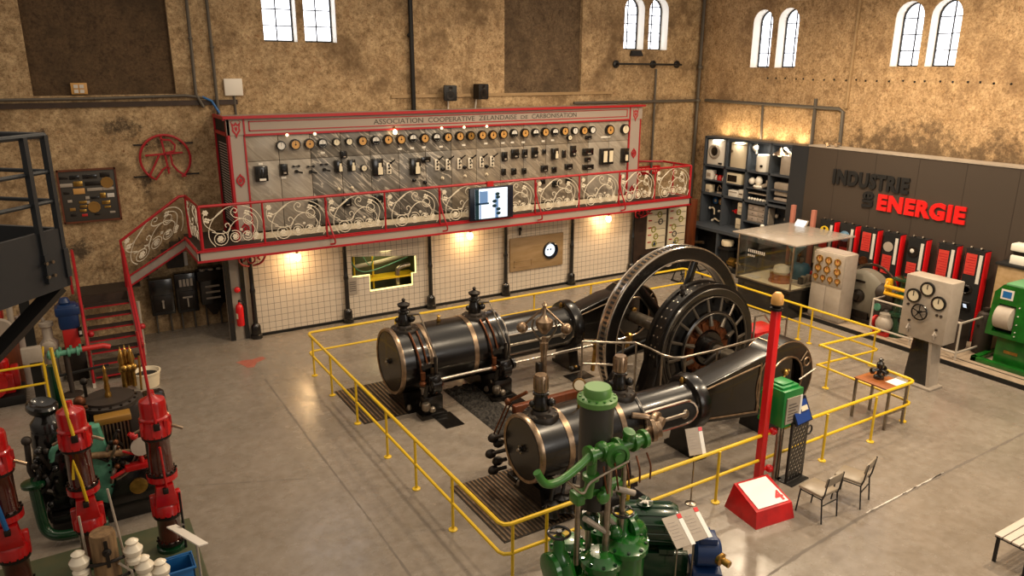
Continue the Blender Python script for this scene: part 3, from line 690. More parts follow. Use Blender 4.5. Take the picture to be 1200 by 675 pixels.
# ================================================================== GALLERY
GF, GZ0, GZ1, GTOP = 18.5, 2.34, 2.58, 3.63
PX = [2.75, 4.19, 5.74, 7.32, 8.9, 10.54, 12.0, 13.59, 15.13, 16.6, 18.14]
ga = thing('gallery', 'raised gallery with red and cream scrollwork railing running in front of the switchboard', 'gallery', (0, 0, 0))
q = MB(); q.bb((2.68, GF+.05, GZ1-.06), (18.17, 19.32, GZ1-.02)); q.bb((2.68, 19.32, GZ1-.06), (3.72, 20.9, GZ1-.02)); q.build('deck', 'brown_dark', ga)
q = MB(); q.bb((2.64, GF, GZ0), (18.2, GF+.06, GZ1)); q.bb((2.62, GF, GZ0), (2.68, 20.3, GZ1)); q.bb((18.14, GF, GZ0), (18.2, 19.6, GZ1)); q.build('fascia', 'gallery_grey', ga)
q = MB()
for z, a in ((GZ0, .05), (GZ1, .05)): q.bb((2.62, GF-.03, z-a/2), (18.22, GF+.03, z+a/2)); q.bb((2.6, GF-.03, z-a/2), (2.66, 20.3, z+a/2)); q.bb((18.17, GF-.03, z-a/2), (18.23, 19.6, z+a/2))
q.build('fascia_trim', 'gallery_red', ga)
q = MB(); q.tube([(PX[0], 20.3, GTOP), (PX[0], GF+.03, GTOP), (PX[-1], GF+.03, GTOP), (PX[-1], 19.9, GTOP), (16.75, 20.9, GTOP-.02)], .035, 8)
q.tube([(PX[0], GF+.03, GZ1+.04), (PX[-1], GF+.03, GZ1+.04)], .014, 6)
q.build('handrail', 'gallery_red', ga)
for i, x in enumerate(PX):
    q = MB(); q.tube([(x, GF+.03, GZ1), (x, GF+.03, GTOP)], .026 if i not in (0, 10) else .04, 8); q.build('baluster_post', 'gallery_red', ga)
    if i in (2, 4, 6, 8):
        q = MB(); q.tube(bez([(x-.02, GF, GTOP-.25), (x+.03, GF-.05, 3.0), (x+.1, GF-.16, 2.65), (x+.14, GF-.14, 2.46), (x+.04, GF-.06, 2.42)], 5), .022, 6)
        q.tube([(x+.02, GF-.01, GTOP-.1), (x-.04, GF-.03, 2.85), (x, GF-.02, GZ1)], .018, 6); q.build('rail_stay', 'gallery_red', ga)
for y in (19.35, 20.3):
    q = MB(); q.tube([(18.14 if y < 20 else 17.4, y if y < 20 else 20.4, GZ1), (18.14 if y < 20 else 17.4, y if y < 20 else 20.4, GTOP)], .03, 6); q.build('baluster_post', 'gallery_red', ga)
q = MB(); q.tube([(PX[0], 20.3, GZ1), (PX[0], 20.3, GTOP)], .04, 8); q.build('baluster_post', 'gallery_red', ga)

def scroll(w_, h=.9, flip=False):
    """scrollwork of one railing bay: flat iron curves, rosettes, leaves, in the local x-z plane"""
    q = MB(); S = lambda x, y: ((x-45)/445*w_*(1 if not flip else -1)+(0 if not flip else w_), 0, (585-y)/290*h)
    def cv(pts, r=.011): q.tube(bez([S(*p) for p in pts], 5), r, 5)
    def ros(x, y, r):
        c = V(S(x, y)); q.lathe([(r*.55, -.02), (r*.6, 0), (0, .02)], c, -Y_, 10)
        for k in range(6):
            a = k*pi/3; q.sph(c+V((cos(a)*r*.62, 0, sin(a)*r*.62)), r*.4, (1, .5, 1), n=6)
    def leaf(x, y, r):
        c = V(S(x, y))
        for k in range(4):
            a = k*pi/2+.4; q.sph(c+V((cos(a)*r*.55, 0, sin(a)*r*.55)), r*.55, (1, .4, .7), n=6)
    cv([(130, 575), (95, 520), (95, 450), (135, 375), (210, 315), (300, 292), (390, 310), (455, 355), (492, 430), (490, 520), (470, 570)])
    def loop(x, y, r, a0=0, turns=1., r1=None):
        r1 = r if r1 is None else r1; N = int(14*turns)
        q.tube([S(x+(r+(r1-r)*i/N)*cos(a0+2*pi*turns*i/N)*1.05, y+(r+(r1-r)*i/N)*sin(a0+2*pi*turns*i/N)) for i in range(N+1)], .0105, 5)
    loop(172, 522, 58, -1.2, 1.7, 22); loop(280, 518, 48, -2, 1.7, 18); loop(372, 515, 42, 0, 1.4, 20); loop(385, 398, 40, .6, 1.5, 20)
    cv([(115, 470), (180, 485), (235, 475), (250, 440), (235, 415), (215, 425), (222, 445)])
    cv([(225, 520), (240, 460), (290, 405), (345, 392), (400, 420), (432, 470), (415, 510)])
    cv([(345, 392), (285, 375), (262, 340), (285, 310), (310, 325), (300, 345), (285, 338)])
    cv([(400, 345), (440, 380), (455, 430), (440, 500)])
    cv([(60, 395), (130, 375), (210, 320)]); cv([(80, 330), (62, 360), (75, 420), (140, 470)])
    ros(172, 522, .075); ros(280, 516, .065); ros(80, 330, .07); ros(440, 515, .06)
    leaf(85, 385, .075); leaf(380, 350, .075); leaf(372, 505, .06); leaf(430, 540, .05); leaf(330, 470, .04)
    return q
for i in range(10):
    w_ = PX[i+1]-PX[i]-.06
    o = scroll(w_, .96).build('scrollwork', 'scroll_white', ga, (PX[i]+.03, GF+.03, GZ1+.05))
o = scroll(1.7).build('scrollwork', 'scroll_white', ga, (PX[0], 20.28, GZ1+.1)); o.rotation_euler = (0, 0, -pi/2)
CX = [3.92, 6.38, 8.88, 11.4, 13.86, 16.35]
for x in CX:
    q = MB(); q.lathe([(.15, 0), (.15, .1), (.12, .12), (.12, .32), (.1, .36), (.062, .4), (.058, 1.2), (.07, 1.24), (.07, 1.3), (.055, 1.34), (.052, 2.2), (.08, 2.3), (.08, GZ1-.06)], (x, 19.2, 0), Z_, 14); q.build('column', 'black_gloss', ga)
for x in (3.92, 16.5):
    q = MB()
    for s_ in (-1, 1):
        q.tube(bez([(x+s_*.05, 19.1, 1.95), (x+s_*.22, 19.0, 2.02), (x+s_*.32, 18.9, 2.2), (x+s_*.25, 18.85, 2.3), (x+s_*.15, 18.9, 2.2), (x+s_*.2, 18.95, 2.12)], 5), .025, 6)
    q.ring((x, 19.0, 2.13), Y_, .09, .022, 14, 6); q.build('scroll_bracket', 'gallery_red', ga)

# television hung on the railing
tv = thing('television', 'flat television hung on the gallery railing showing a blue and white picture', 'television', (10.45, GF-.1, 3.08), .0)
q = MB(); q.bb((-.7, -.04, -.46), (.7, .05, .46), bev=.015); q.build('casing', 'navy', tv)
q = MB(); q.bb((-.54, -.047, -.42), (.5, -.042, .42), 0)
for a, b, c, d, m in ((-.54, -.42, -.42, .42, 2), (-.40, -.36, -.42, .36, 1), (-.54, -.1, -.02, .03, 2), (-.36, -.14, .0, .35, 1), (.1, .2, -.42, .28, 1)): q.bb((a, -.052, c), (b, -.047, d), m)
random.seed(2)
for z in (-.3, -.18, -.08, .05, .16, .25): q.sph((.14+random.uniform(-.07, .07), -.05, z), .07, (1.1, .1, .7), 3, 8)
q.build('screen', ['screen_white', 'screen_blue', 'screen_dark', 'screen_dark'], tv)
q = MB(); q.bb((-.1, .04, .1), (.1, .09, .6)); q.build('hanger', 'tin_red', tv)

# staircase: a first flight along the wall to a landing, then a flight down into the hall
sc_ = thing('staircase', 'red railed staircase dropping from the gallery end to the hall floor', 'stairs', (0, 0, 0))
LZ = 1.5
q = MB(); N = 6
for i in range(N):
    x = 2.55-1.3*(i+.5)/N; z = GZ1-(GZ1-LZ)*(i+1)/(N+.0); q.bb((x-.14, 20.3, z-.03), (x+.12, 20.88, z)); q.bb((x+.1, 20.34, z), (x+.12, 20.88, z+.1))
q.build('upper_treads', 'brown_dark', sc_)
def stringer(a, b, d, dep, name='stringer'):
    q = MB(); a = V(a); b = V(b); q.prism([(0, 0), (0, dep)], a, Y_, Z_, b-a) if False else None
    bm = q.bm; A = [bm.verts.new(p+V((0, 0, s_))+k*V(d)) for p, s_, k in ((a, 0, 0), (b, 0, 0), (b, dep, 0), (a, dep, 0), (a, 0, 1), (b, 0, 1), (b, dep, 1), (a, dep, 1))]
    for f_ in ((0,1,2,3), (4,5,6,7), (0,1,5,4), (2,3,7,6), (1,2,6,5), (0,3,7,4)): bm.faces.new([A[k] for k in f_])
    return q.build(name, 'gallery_grey', sc_)
stringer((2.66, 20.26, GZ0), (1.2, 20.26, 1.5), (0, .05, 0), .24)
q = MB()
for dz in (0, .25): q.tube([(2.66, 20.24, GZ0+dz), (1.2, 20.24, 1.5+dz)], .024, 6)
q.tube([(2.75, 20.3, GTOP), (2.6, 20.3, GTOP), (1.17, 20.3, 2.66), (1.17, 20.3, 1.5)], .035, 8)
q.build('upper_handrail', 'gallery_red', sc_)
o = scroll(1.42, .85).build('scrollwork', 'scroll_white', sc_, (1.2, 20.29, 1.83))
me = o.data
for v in me.vertices: v.co.z += v.co.x*.66; 
q = MB(); q.bb((.12, 19.95, LZ-.06), (1.22, 20.9, LZ)); q.build('landing', 'brown_dark', sc_)
q = MB(); q.bb((.12, 19.93, LZ-.2), (1.22, 19.97, LZ-.0)); q.build('landing_fascia', 'dark_panel_wood', sc_)
N = 7; Y0, Y1 = 19.93, 18.1
for i in range(N):
    y = Y0-(Y0-Y1)*(i+.6)/N; z = LZ-LZ*(i+1)/(N+.7)
    q = MB(); q.bb((.18, y-.13, z-.04), (1.13, y+.13, z), 0); q.bb((.18, y-.14, z-.045), (1.13, y-.13, z-.01), 1); q.build('tread', ['brown_dark', 'gallery_red'], sc_)
for x in (.12, 1.17):
    q = MB(); bm = q.bm; a = V((x, Y0, LZ-.12)); b = V((x, Y1-.1, 0))
    A = [bm.verts.new(V(p)) for p in ((x-.03, Y0, LZ-.22), (x-.03, Y1-.05, 0), (x-.03, Y1-.35, 0), (x-.03, Y0, LZ+.03), (x+.03, Y0, LZ-.22), (x+.03, Y1-.05, 0), (x+.03, Y1-.35, 0), (x+.03, Y0, LZ+.03))]
    for f_ in ((0,1,2,3), (4,5,6,7), (0,1,5,4), (2,3,7,6), (1,2,6,5), (0,3,7,4)): bm.faces.new([A[k] for k in f_])
    q.build('stringer', 'pale_grey', sc_)
    q = MB(); q.tube([(x, 20.3, LZ+1.05), (x, 19.9, LZ+1.02), (x, Y1-.25, .92)], .034, 8); q.tube(bez([(x, Y1-.25, .92), (x, Y1-.33, .86), (x, Y1-.3, .75), (x, Y1-.2, .8)], 5), .03, 6)
    q.tube([(x, Y1-.22, .0), (x, Y1-.22, .9)], .03, 8); q.tube([(x, 19.9, LZ), (x, 19.9, LZ+1.02)], .03, 8)
    q.tube([(x, 19.9, LZ+.1), (x, Y1-.22, .12)], .03, 8)
    q.build('lower_handrail', 'gallery_red', sc_)
    q = MB(); q.sph((x+.1, Y1+.55, .95), .07); q.tube([(x, Y1+.55, .95), (x+.1, Y1+.55, .95)], .02, 6); q.build('rail_boss', 'gallery_red', sc_)
q = MB(); q.tube([(1.3, 19.4, .0), (1.3, 19.4, 1.35)], .04, 8); q.build('landing_post', 'pale_grey', sc_)
q = MB(); q.tube([(-.0, 20.3, LZ+1.05), (-.0, 20.3, LZ)], .03, 8); q.build('landing_post', 'gallery_red', sc_)

# ================================================================== TILED WALL under the gallery
WT = 19.32
niche = [(6.6, 1.78), (6.6, 1.2), (7.09, 1.2), (7.09, .74), (8.38, .74), (8.38, 1.09), (8.5, 1.09), (8.5, 1.55), (8.5, 1.78)]
w = MB(); w.holed([(3.95, 0), (16.35, 0), (16.35, 2.36), (3.95, 2.36)], [[(6.6, 1.2), (7.09, 1.2), (7.09, .74), (8.38, .74), (8.38, 1.09), (8.5, 1.09), (8.5, 1.6), (6.6, 1.8)]], (0, WT, 0), X_, Z_, Y_*.08)
struct(w.build('wall_tiled', 'tile', smooth=0))
t = MB(); t.bb((3.95, WT-.05, 0), (16.4, WT, .07)); struct(t.build('baseboard_back', 'wall_black_metal', smooth=0))
w = MB(); w.bb((3.3, WT, 0), (3.95, WT+.1, 2.36)); struct(w.build('wall_end', 'pale_grey', smooth=0))
w = MB(); w.bb((3.3, WT-.06, 0), (3.42, WT+.02, 2.36)); w.bb((3.66, WT-.06, 0), (3.76, WT+.02, 2.36)); struct(w.build('trim_10', 'black_gloss', smooth=0))
w = MB(); w.bb((6.45, WT+.7, .6), (8.65, WT+.75, 1.95)); w.bb((6.45, WT+.1, .6), (6.5, WT+.7, 1.95)); w.bb((8.6, WT+.1, .6), (8.65, WT+.7, 1.95)); w.bb((6.45, WT+.1, .6), (8.65, WT+.7, .65)); w.bb((6.45, WT+.1, 1.9), (8.65, WT+.7, 1.95))
struct(w.build('wall_niche', 'olive_base', smooth=0))
t = thing('light_strip', 'glowing yellow light strip around the irregular wall opening in the tiled wall', 'light strip', (0, 0, 0))
q = MB(); q.tube([(6.62, WT+.04, 1.22), (7.1, WT+.03, 1.22), (7.1, WT+.03, .76), (8.37, WT+.03, .76), (8.37, WT+.03, 1.1), (8.49, WT+.03, 1.1), (8.49, WT+.03, 1.58)], .022, 6); q.build('tube', 'yellow_glow', t)
t = thing('pipe_model', 'old pipes and bent duct behind the irregular opening in the tiled wall', 'pipes', (0, 0, 0))
q = MB(); q.tube([(6.5, WT+.5, 1.35), (7.6, WT+.5, 1.42), (8.6, WT+.5, 1.55)], .06); q.build('pipe', 'pale_grey', t)
q = MB(); q.tube(bez([(8.02, WT+.25, .66), (8.02, WT+.25, 1.1), (8.1, WT+.25, 1.25), (8.4, WT+.25, 1.3)]), .07, 10); q.build('bent_duct', 'steel', t)
q = MB(); q.tube([(6.8, WT+.4, .7), (6.8, WT+.4, 1.9)], .03); q.tube([(7.35, WT+.4, .7), (7.35, WT+.4, 1.9)], .03); q.build('pipe', 'safety_yellow', t)
q = MB(); q.bb((7.0, WT+.15, .98), (8.55, WT+.65, 1.03)); q.build('shelf', 'safety_yellow', t)
q = MB(); q.tube(bez([(6.6, WT+.35, 1.8), (6.9, WT+.35, 1.3), (7.4, WT+.35, 1.25), (8.4, WT+.35, 1.5)]), .015); q.tube(bez([(7.0, WT+.35, 1.8), (7.25, WT+.35, 1.4), (7.45, WT+.35, 1.8)]), .012); q.build('cable', 'mint', t)
light('AREA', 'niche_light', (7.6, WT+.35, 1.85), 9, (1, .88, .42), .8, rot=(0, 0, 0))
q = MB(); q.bb((6.46, WT-.03, .74), (6.72, WT, 1.22)); o = tag(q.build('notice_plate', 'pale_grey'), 'grey notice plate on the tiled wall at the left of the lit opening', 'sign')
q = MB()
for i in range(5): q.bb((6.5, WT-.034, .84+i*.06), (6.68, WT-.03, .86+i*.06))
q.build('print', 'lettering_grey', o)
b = thing('display_board', 'tan wooden board with a round porthole fixed on the tiled wall', 'board', (12.57, WT-.045, 1.22))
q = MB(); q.bb((-.98, -.03, -.52), (.98, .03, .52), bev=.01); q.build('panel', 'light_wood', b)
q = MB(); q.bb((-.85, -.045, -.4), (-.2, -.03, -.37)); q.bb((-.85, -.045, -.4), (-.82, -.03, -.2)); q.bb((-.85, -.045, -.22), (-.2, -.03, -.2)); q.bb((-.22, -.045, -.4), (-.2, -.03, -.2)); q.build('moulding', 'light_wood', b)
q = MB(); q.lathe([(.27, 0), (.27, .06), (.24, .08), (.23, .02), (0, .02)], (.48, -.03, 0), -Y_, 28); q.build('porthole', 'navy', b)
q = MB(); q.lathe([(.2, .03), (0, .035)], (.44, -.03, .02), -Y_, 24); q.cyl((.37, -.06, .04), (.37, -.07, .04), .028, n=10, m=1); q.cyl((.48, -.06, .04), (.48, -.07, .04), .028, n=10, m=1); q.build('porthole_screen', ['screen_white', 'navy'], b)
q = MB(); q.tube([(11.95, WT-.05, 1.95), (11.95, WT-.05, 1.82)], .03); q.sph((11.95, WT-.06, 2.0), .07, (.7, .6, 1)); tag(q.build('wall_hook', 'iron'), 'small dark iron hook on the tiles above the tan wooden board', 'hook')
for i, (x, y, lb) in enumerate(((5.05, 18.95, 'bare glowing bulb under the gallery at its left end, over the plain tiles'), (7.6, 19.1, 'bare glowing bulb under the gallery above the lit wall opening'), (10.05, 18.95, 'bare glowing bulb under the gallery just right of and below the television'), (15.1, 18.95, 'bare glowing bulb under the gallery at its right end, right of the tan board'))):
    if i == 1: continue
    t = thing('gallery_bulb', lb, 'lamp', (x, y, 2.52), 0, 'bulbs under the gallery')
    q = MB(); q.lathe([(.06, 0), (.06, -.03), (.02, -.05), (.02, -.26), (.04, -.28), (.04, -.36), (0, -.36)], (0, 0, 0), Z_, 12); q.build('lamp_holder', 'brass', t)
    q = MB(); q.sph((0, 0, -.45), .09, (1, 1, 1.15)); q.build('bulb', 'glow_bulb', t)
    light('POINT', 'bulb_light', (0, -.0, -.6), 34, (1, .62, .28), .09, t)
# posters and post beneath the gallery's right end
def poster(x0, x1, label, seed):
    random.seed(seed)
    t = thing('poster', label, 'poster', ((x0+x1)/2, 19.28, 1.43))
    w_ = (x1-x0)/2
    q = MB(); q.bb((-w_, -.02, -.66), (w_, .02, .66)); q.build('sheet', 'cream', t)
    q = MB()
    for z in [(-.5+i*.25) for i in range(5)]:
        q.ring((random.uniform(-.15, .2), -.025, z), Y_, .09, .022, 14, 5, m=0 if random.random() < .7 else 1); q.bb((-.1, -.026, z-.008), (w_-.03, -.02, z+.008), 1)
        q.bb((-w_+.05, -.026, z+.05), (-w_+.2, -.02, z+.09), 2)
    q.prism([(-.15, -.6), (.02, -.6), (-.06, -.42)], (0, -.02, 0), X_, Z_, -Y_*.006, 3); q.build('print', [mat('poster_olive_%d' % seed, '#8d8a35', .6), 'lettering_grey', 'gallery_red', 'machine_blue'], t)
poster(17.02, 17.86, 'tall cream poster of ringed machine parts under the gallery, left of the pair', 4)
poster(17.98, 18.78, 'tall cream poster of ringed machine parts under the gallery, beside the brown post', 9)
w = MB(); w.bb((16.5, 19.31, 0), (19.0, 19.4, 2.34)); struct(w.build('wall_wood', 'dark_panel_wood', smooth=0))
q = MB(); q.bb((18.84, 19.12, 0), (19.16, 19.38, 2.34), bev=.01); tag(q.build('timber_post', 'brown_wood'), 'reddish brown timber post at the right end of the gallery beside the posters', 'post')
# red notice on the railing's right end
q = MB(); q.bb((17.0, 20.86, 3.05), (18.9, 20.92, 3.35)); o = tag(q.build('banner', 'lacquer_red'), 'red banner with white marks on the wall behind the right end of the gallery railing', 'banner')
q = MB(); 
for i in range(9): q.bb((17.1+i*.19, 20.85, 3.12+.04*(i % 2)), (17.22+i*.19, 20.86, 3.28))
q.build('print', 'cream', o)
# switch cabinets on the wall beneath the gallery's left end
def swcab(x, z, w_, h, label, kind):
    t = thing('switch_cabinet', label, 'switch cabinet', (x, YB-.02, z))
    q = MB(); q.bb((-w_/2, -.3, -h/2), (w_/2, 0, h/2), bev=.02); q.build('casing', 'black_gloss', t)
    q = MB()
    if kind == 0:
        q.bb((-w_*.38, -.33, -h*.4), (w_*.38, -.3, h*.05), bev=.01); q.cyl((0, -.33, -h*.1), (0, -.38, -h*.1), .03, m=1); q.bb((-.02, -.37, -h*.3), (.02, -.33, -h*.14), 1)
    elif kind == 1:
        q.bb((-w_*.38, -.33, -h*.42), (w_*.38, -.3, h*.05), bev=.01)
        for i in range(4): q.bb((-w_*.32+i*w_*.17, -.33, h*.18), (-w_*.2+i*w_*.17, -.3, h*.36), 1)
        q.bb((-.12, -.345, -h*.12), (.12, -.33, -h*.08), 1); q.bb((-.015, -.345, -h*.35), (.015, -.33, -h*.1), 1)
    else:
        q.bb((-w_*.6, -.36, h*.16), (w_*.6, -.02, h*.44), bev=.02)
        for i in range(3): q.sph((-w_*.35+i*w_*.35, -.3, h*.45), .08, (1, .8, .5), 1)
        q.prism([(-w_*.4, -h*.5), (w_*.4, -h*.5), (.05, -h*.8), (-.05, -h*.8)], (0, -.28, 0), X_, Z_, Y_*.24)
        for r_ in range(3): q.bb((-w_*.3, -.31, -h*.35+r_*.16), (w_*.3, -.3, -h*.3+r_*.16), 1)
    q.build('switch_front', ['iron', 'pale_grey'], t)
    q = MB()
    for s_ in (-.3, .3): q.tube([(s_*w_, -.06, -h*.5), (s_*w_, -.06, -z)], .025, 6)
    q.build('conduit', 'pipe_grey', t)
swcab(1.96, 1.02, .56, .95, 'black switch cabinet under the gallery, leftmost of the row by the stairs', 0)
swcab(2.56, 1.05, .52, 1.05, 'black switch cabinet with pale fuse tops, middle of the row under the gallery', 1)
swcab(3.2, 1.15, .6, 1.0, 'tallest black switch cabinet with white domes, nearest the fire extinguisher', 2)
q = MB(); q.bb((2.2, YB-.1, 1.7), (2.6, YB, 2.1)); o = tag(q.build('notice_board', 'iron'), 'small dark notice board on the wall under the stair end of the gallery', 'sign')
q = MB(); q.bb((2.62, YB-.06, 1.72), (2.7, YB-.02, 2.08)); q.build('paper_strip', 'paper', o)
t = thing('fire_extinguisher', 'red fire extinguisher hung on the grey wall end under the gallery', 'fire extinguisher', (3.55, 19.15, .42))
q = MB(); q.lathe([(.085, 0), (.095, .02), (.095, .48), (.07, .55), (.03, .58), (.03, .62), (0, .62)], (0, 0, 0), Z_, 18); q.build('cylinder', 'bright_red', t)
q = MB(); q.tube([(0, 0, .62), (0, -.02, .67), (.02, -.1, .7)], .02); q.tube(bez([(0, 0, .64), (.1, -.02, .6), (.12, -.03, .4), (.1, -.05, .15)]), .014); q.build('valve_and_hose', 'wall_black_metal', t)
q = MB(); q.lathe([(.0965, .2), (.0965, .34)], (0, 0, 0), Z_, 10, a0=2.2, a1=4.0); q.build('instruction_label', 'gauge_cream', t)
q = MB(); q.sph((3.55, 19.2, 1.35), .08, (1, .6, 1)); tag(q.build('alarm_button', 'bright_red'), 'round red alarm button on the grey wall end above the fire extinguisher', 'alarm')
# ================================================================== STEAM ENGINE
XA, ZA = 11.5, 1.0
def engine(y0, x0, r, xr, bands, pods, xe, side, label, front):
    """one engine of the pair, cylinder to the left, crank to the right; side = -1 when its valve shaft faces the camera"""
    t = thing('steam_engine', label, 'engine', (0, y0, 0))
    q = MB(); q.lathe([(r, x0+.06), (r, xr-.05)], (0, 0, ZA), X_, 40); q.build('cylinder', 'engine_black', t)
    q = MB(); q.lathe([(0, x0-.05), (.05, x0-.05), (.05, x0-.02), (.1, x0), (r-.06, x0)], (0, 0, ZA), X_, 40)
    q.lathe([(r*.93, x0-.005), (r-.05, x0-.015), (r-.05, x0+.02), (0, x0+.02)], (0, 0, ZA), X_, 40)
    o = q.build('cylinder_cover', 'engine_black', t)
    q = MB(); q.lathe([(r-.05, x0-.005), (r+.005, x0-.02), (r+.02, x0+.0), (r+.02, x0+.07), (r-.05, x0+.07)], (0, 0, ZA), X_, 40, closed=True); q.build('cover_rim', 'bronze', o)
    q = MB(); q.bolts((x0-.045, 0, ZA), -X_, .06, 3, .02, .03); q.sph((x0-.07, 0, ZA), .035); q.build('cover_boss', 'steel', o)
    for b in bands:
        q = MB(); q.lathe([(r-.01, b-.055), (r+.012, b-.05), (r+.012, b+.05), (r-.01, b+.055)], (0, 0, ZA), X_, 40, cap=False)
        q.build('brass_band', 'bronze', t)
    q = MB(); q.lathe([(r-.05, xr-.06), (r+.015, xr-.05), (r+.015, xr), (r*.6, xr+.02)], (0, 0, ZA), X_, 40); q.build('end_flange', 'engine_black', t)
    q = MB(); q.ring((xr, 0, ZA), X_, r+.01, .012, 40, 6); q.build('flange_line', 'bright_steel', t)
    for fx in (x0+.35, xr-.3):
        q = MB(); q.prism([(-.52, 0), (.52, 0), (.5, .06), (.34, .1), (.28, .36), (-.28, .36), (-.34, .1), (-.5, .06)], (fx-.2, 0, 0), Y_, Z_, X_*.4); q.build('foot', 'engine_black', t)
        q = MB()
        for sx in (-.14, .14):
            for sy in (-.43, .43): q.lathe([(.06, 0), (.05, .05), (.03, .1), (0, .11)], (fx+sx, sy, .06), Z_, 8)
        q.build('anchor_nut', 'steel', t)
    for px in pods:
        zt = ZA+r
        q = MB(); q.lathe([(.3, -.08), (.3, .0), (.27, .04), (.16, .06), (.13, .1)], (px, 0, zt-.03), Z_, 24)
        o = q.build('valve_chest', 'iron', t)
        q = MB(); q.bolts((px, 0, zt+.0), Z_, .245, 10, .018, .03); q.build('flange_bolts', 'steel', o)
        q = MB(); q.lathe([(.13, .05), (.15, .12), (.12, .22), (.1, .3), (.13, .32), (.13, .36), (.1, .38)], (px, 0, zt), Z_, 16); q.sph((px+.12, -.12, zt+.2), .07); q.sph((px-.12, .05, zt+.16), .06); q.build('valve_bonnet', 'engine_black', o)
        q = MB()
        if front:
            q.lathe([(.09, .36), (.11, .38), (.11, .62), (.095, .64), (.095, .65), (0, .65)], (px, 0, zt), Z_, 16)
            for k in range(12): q.tube([(px+.112*cos(k*pi/6), .112*sin(k*pi/6), zt+.4), (px+.112*cos(k*pi/6), .112*sin(k*pi/6), zt+.61)], .01, 5)
        else: q.lathe([(.09, .36), (.07, .42), (.12, .46), (.13, .5), (.07, .53), (.03, .55), (.04, .6), (0, .63)], (px, 0, zt), Z_, 16)
        q.build('spring_cap', 'bronze' if front else 'iron', o)
        s_ = side
        q = MB(); q.tube([(px+.03, s_*.1, zt+.3), (px+.24, s_*.22, zt+.32)], .03, 8); q.tube([(px+.24, s_*.22, zt+.32), (px+.34, s_*(r+.12), ZA+.18), (px+.3, s_*(r+.14), ZA-.25)], .018, 8); q.build('valve_rod', 'steel', t)
        q = MB(); q.tube(bez([(px-.03, s_*.3, zt-.02), (px-.02, s_*(r*.78), ZA+r*.7), (px, s_*(r+.06), ZA+.15), (px+.02, s_*(r+.1), ZA-.2)]), .022, 8); q.tube(bez([(px+.14, s_*.28, zt-.02), (px+.14, s_*(r*.8), ZA+r*.66), (px+.16, s_*(r+.05), ZA+.1)]), .02, 8); q.build('drain_pipe', 'copper', t)
        # valve gear on the side of the cylinder
        q = MB(); yy = s_*(r+.16)
        q.bb((px+.1, yy-.1, ZA-.42), (px+.36, yy+.1, ZA-.12), bev=.02); q.lathe([(.2, -.09), (.2, .09)], (px+.24, yy, ZA-.32), X_, 18); q.lathe([(.13, 0), (.13, .05), (.05, .08), (0, .08)], (px+.24, yy+s_*.1, ZA-.25), Y_*s_, 14)
        q.bb((px+.0, s_*(r*.9), ZA+.02), (px+.36, yy+.04, ZA+.1)); q.tube([(px+.28, yy, ZA-.12), (px+.28, yy, ZA+.25)], .035, 8)
        q.bb((px-.02, yy-.08, .1), (px+.4, yy+.12, ZA-.55), bev=.02); q.tube([(px+.05, yy, ZA-.55), (px+.1, yy, ZA-.3)], .05, 8)
        q.bb((px-.1, yy-.14, 0), (px+.46, yy+.16, .1), bev=.015)
        o = q.build('valve_gear', 'engine_black', t)
        q = MB(); q.cyl((px+.0, yy+s_*.02, ZA-.02), (px+.0, yy+s_*.02, ZA-.16), .05); q.lathe([(.06, 0), (.075, .05), (.05, .1), (0, .1)], (px, yy, ZA-.3), Z_, 12); q.sph((px+.22, yy+s_*.12, ZA-.42), .05); q.sph((px+.4, yy, ZA-.35), .055); q.build('oil_cup', 'copper', o)
        q = MB(); q.lathe([(.07, 0), (.09, .03), (.09, .12), (.07, .15), (0, .15)], (px+.0, yy+s_*.12, .22), Z_, 14); q.sph((px+.12, yy+s_*.16, .22), .07); q.build('drain_cup', 'steel', o)
    # side shaft
    yy = side*(r+.16)
    q = MB(); q.tube([(pods[0]+.3, yy, ZA-.25), (XA-.5, yy, ZA-.25)], .035, 12); q.build('side_shaft', 'bright_steel', t)
    for bx in (pods[1]+.45, XA-1.55, XA-.6):
        q = MB(); q.lathe([(.09, -.05), (.12, -.03), (.12, .03), (.09, .05)], (bx, yy, ZA-.25), X_, 12); q.tube([(bx, yy, ZA-.3), (bx, yy*.9, .1)], .05, 8) if bx > 9 and front is False else None; q.build('shaft_bearing', 'brass' if bx > 9 else 'engine_black', t)
    # trunk guide between cylinder and frame
    rg = r*.72
    q = MB(); q.lathe([(rg, xr), (rg, xe)], (0, 0, ZA), X_, 30, a0=0, a1=2*pi); q.build('trunk_guide', 'engine_black', t)
    q = MB(); q.lathe([(rg, xe-.18), (rg+.09, xe-.14), (rg+.12, xe-.06), (rg+.12, xe+.06), (rg+.05, xe+.1)], (0, 0, ZA), X_, 30); q.build('guide_collar', 'engine_black', t)
    for s_ in (-1, 1):
        q = MB(); a, b = xr+.03, xe-.4; zz = .22; yy2 = s_*(rg+.0)
        # oval opening with bright border
        pts = [(a+.0, ZA-zz), (b, ZA-zz)]+[(b+zz*sin(k*pi/8), ZA-zz*cos(k*pi/8)) for k in range(1, 8)]+[(b, ZA+zz), (a, ZA+zz)]
        def onr(z): return s_*(math.sqrt(max(rg*rg-(z-ZA)**2, 0))+.01)
        q.tube([(x, onr(z), z) for x, z in pts], .03, 6, closed=True); q.build('opening_border', 'bright_steel', t)
        q = MB(); bm = q.bm; K = 8
        prev = None
        for k in range(K+1):
            z = ZA-zz+2*zz*k/K; e = math.sqrt(max(zz*zz-(z-ZA)**2, 0)); A = bm.verts.new((a, onr(z)*.995, z)); B = bm.verts.new((b+e, onr(z)*.995, z))
            if prev: bm.faces.new((prev[0], prev[1], B, A))
            prev = (A, B)
        q.build('guide_opening', 'lettering_black', t)
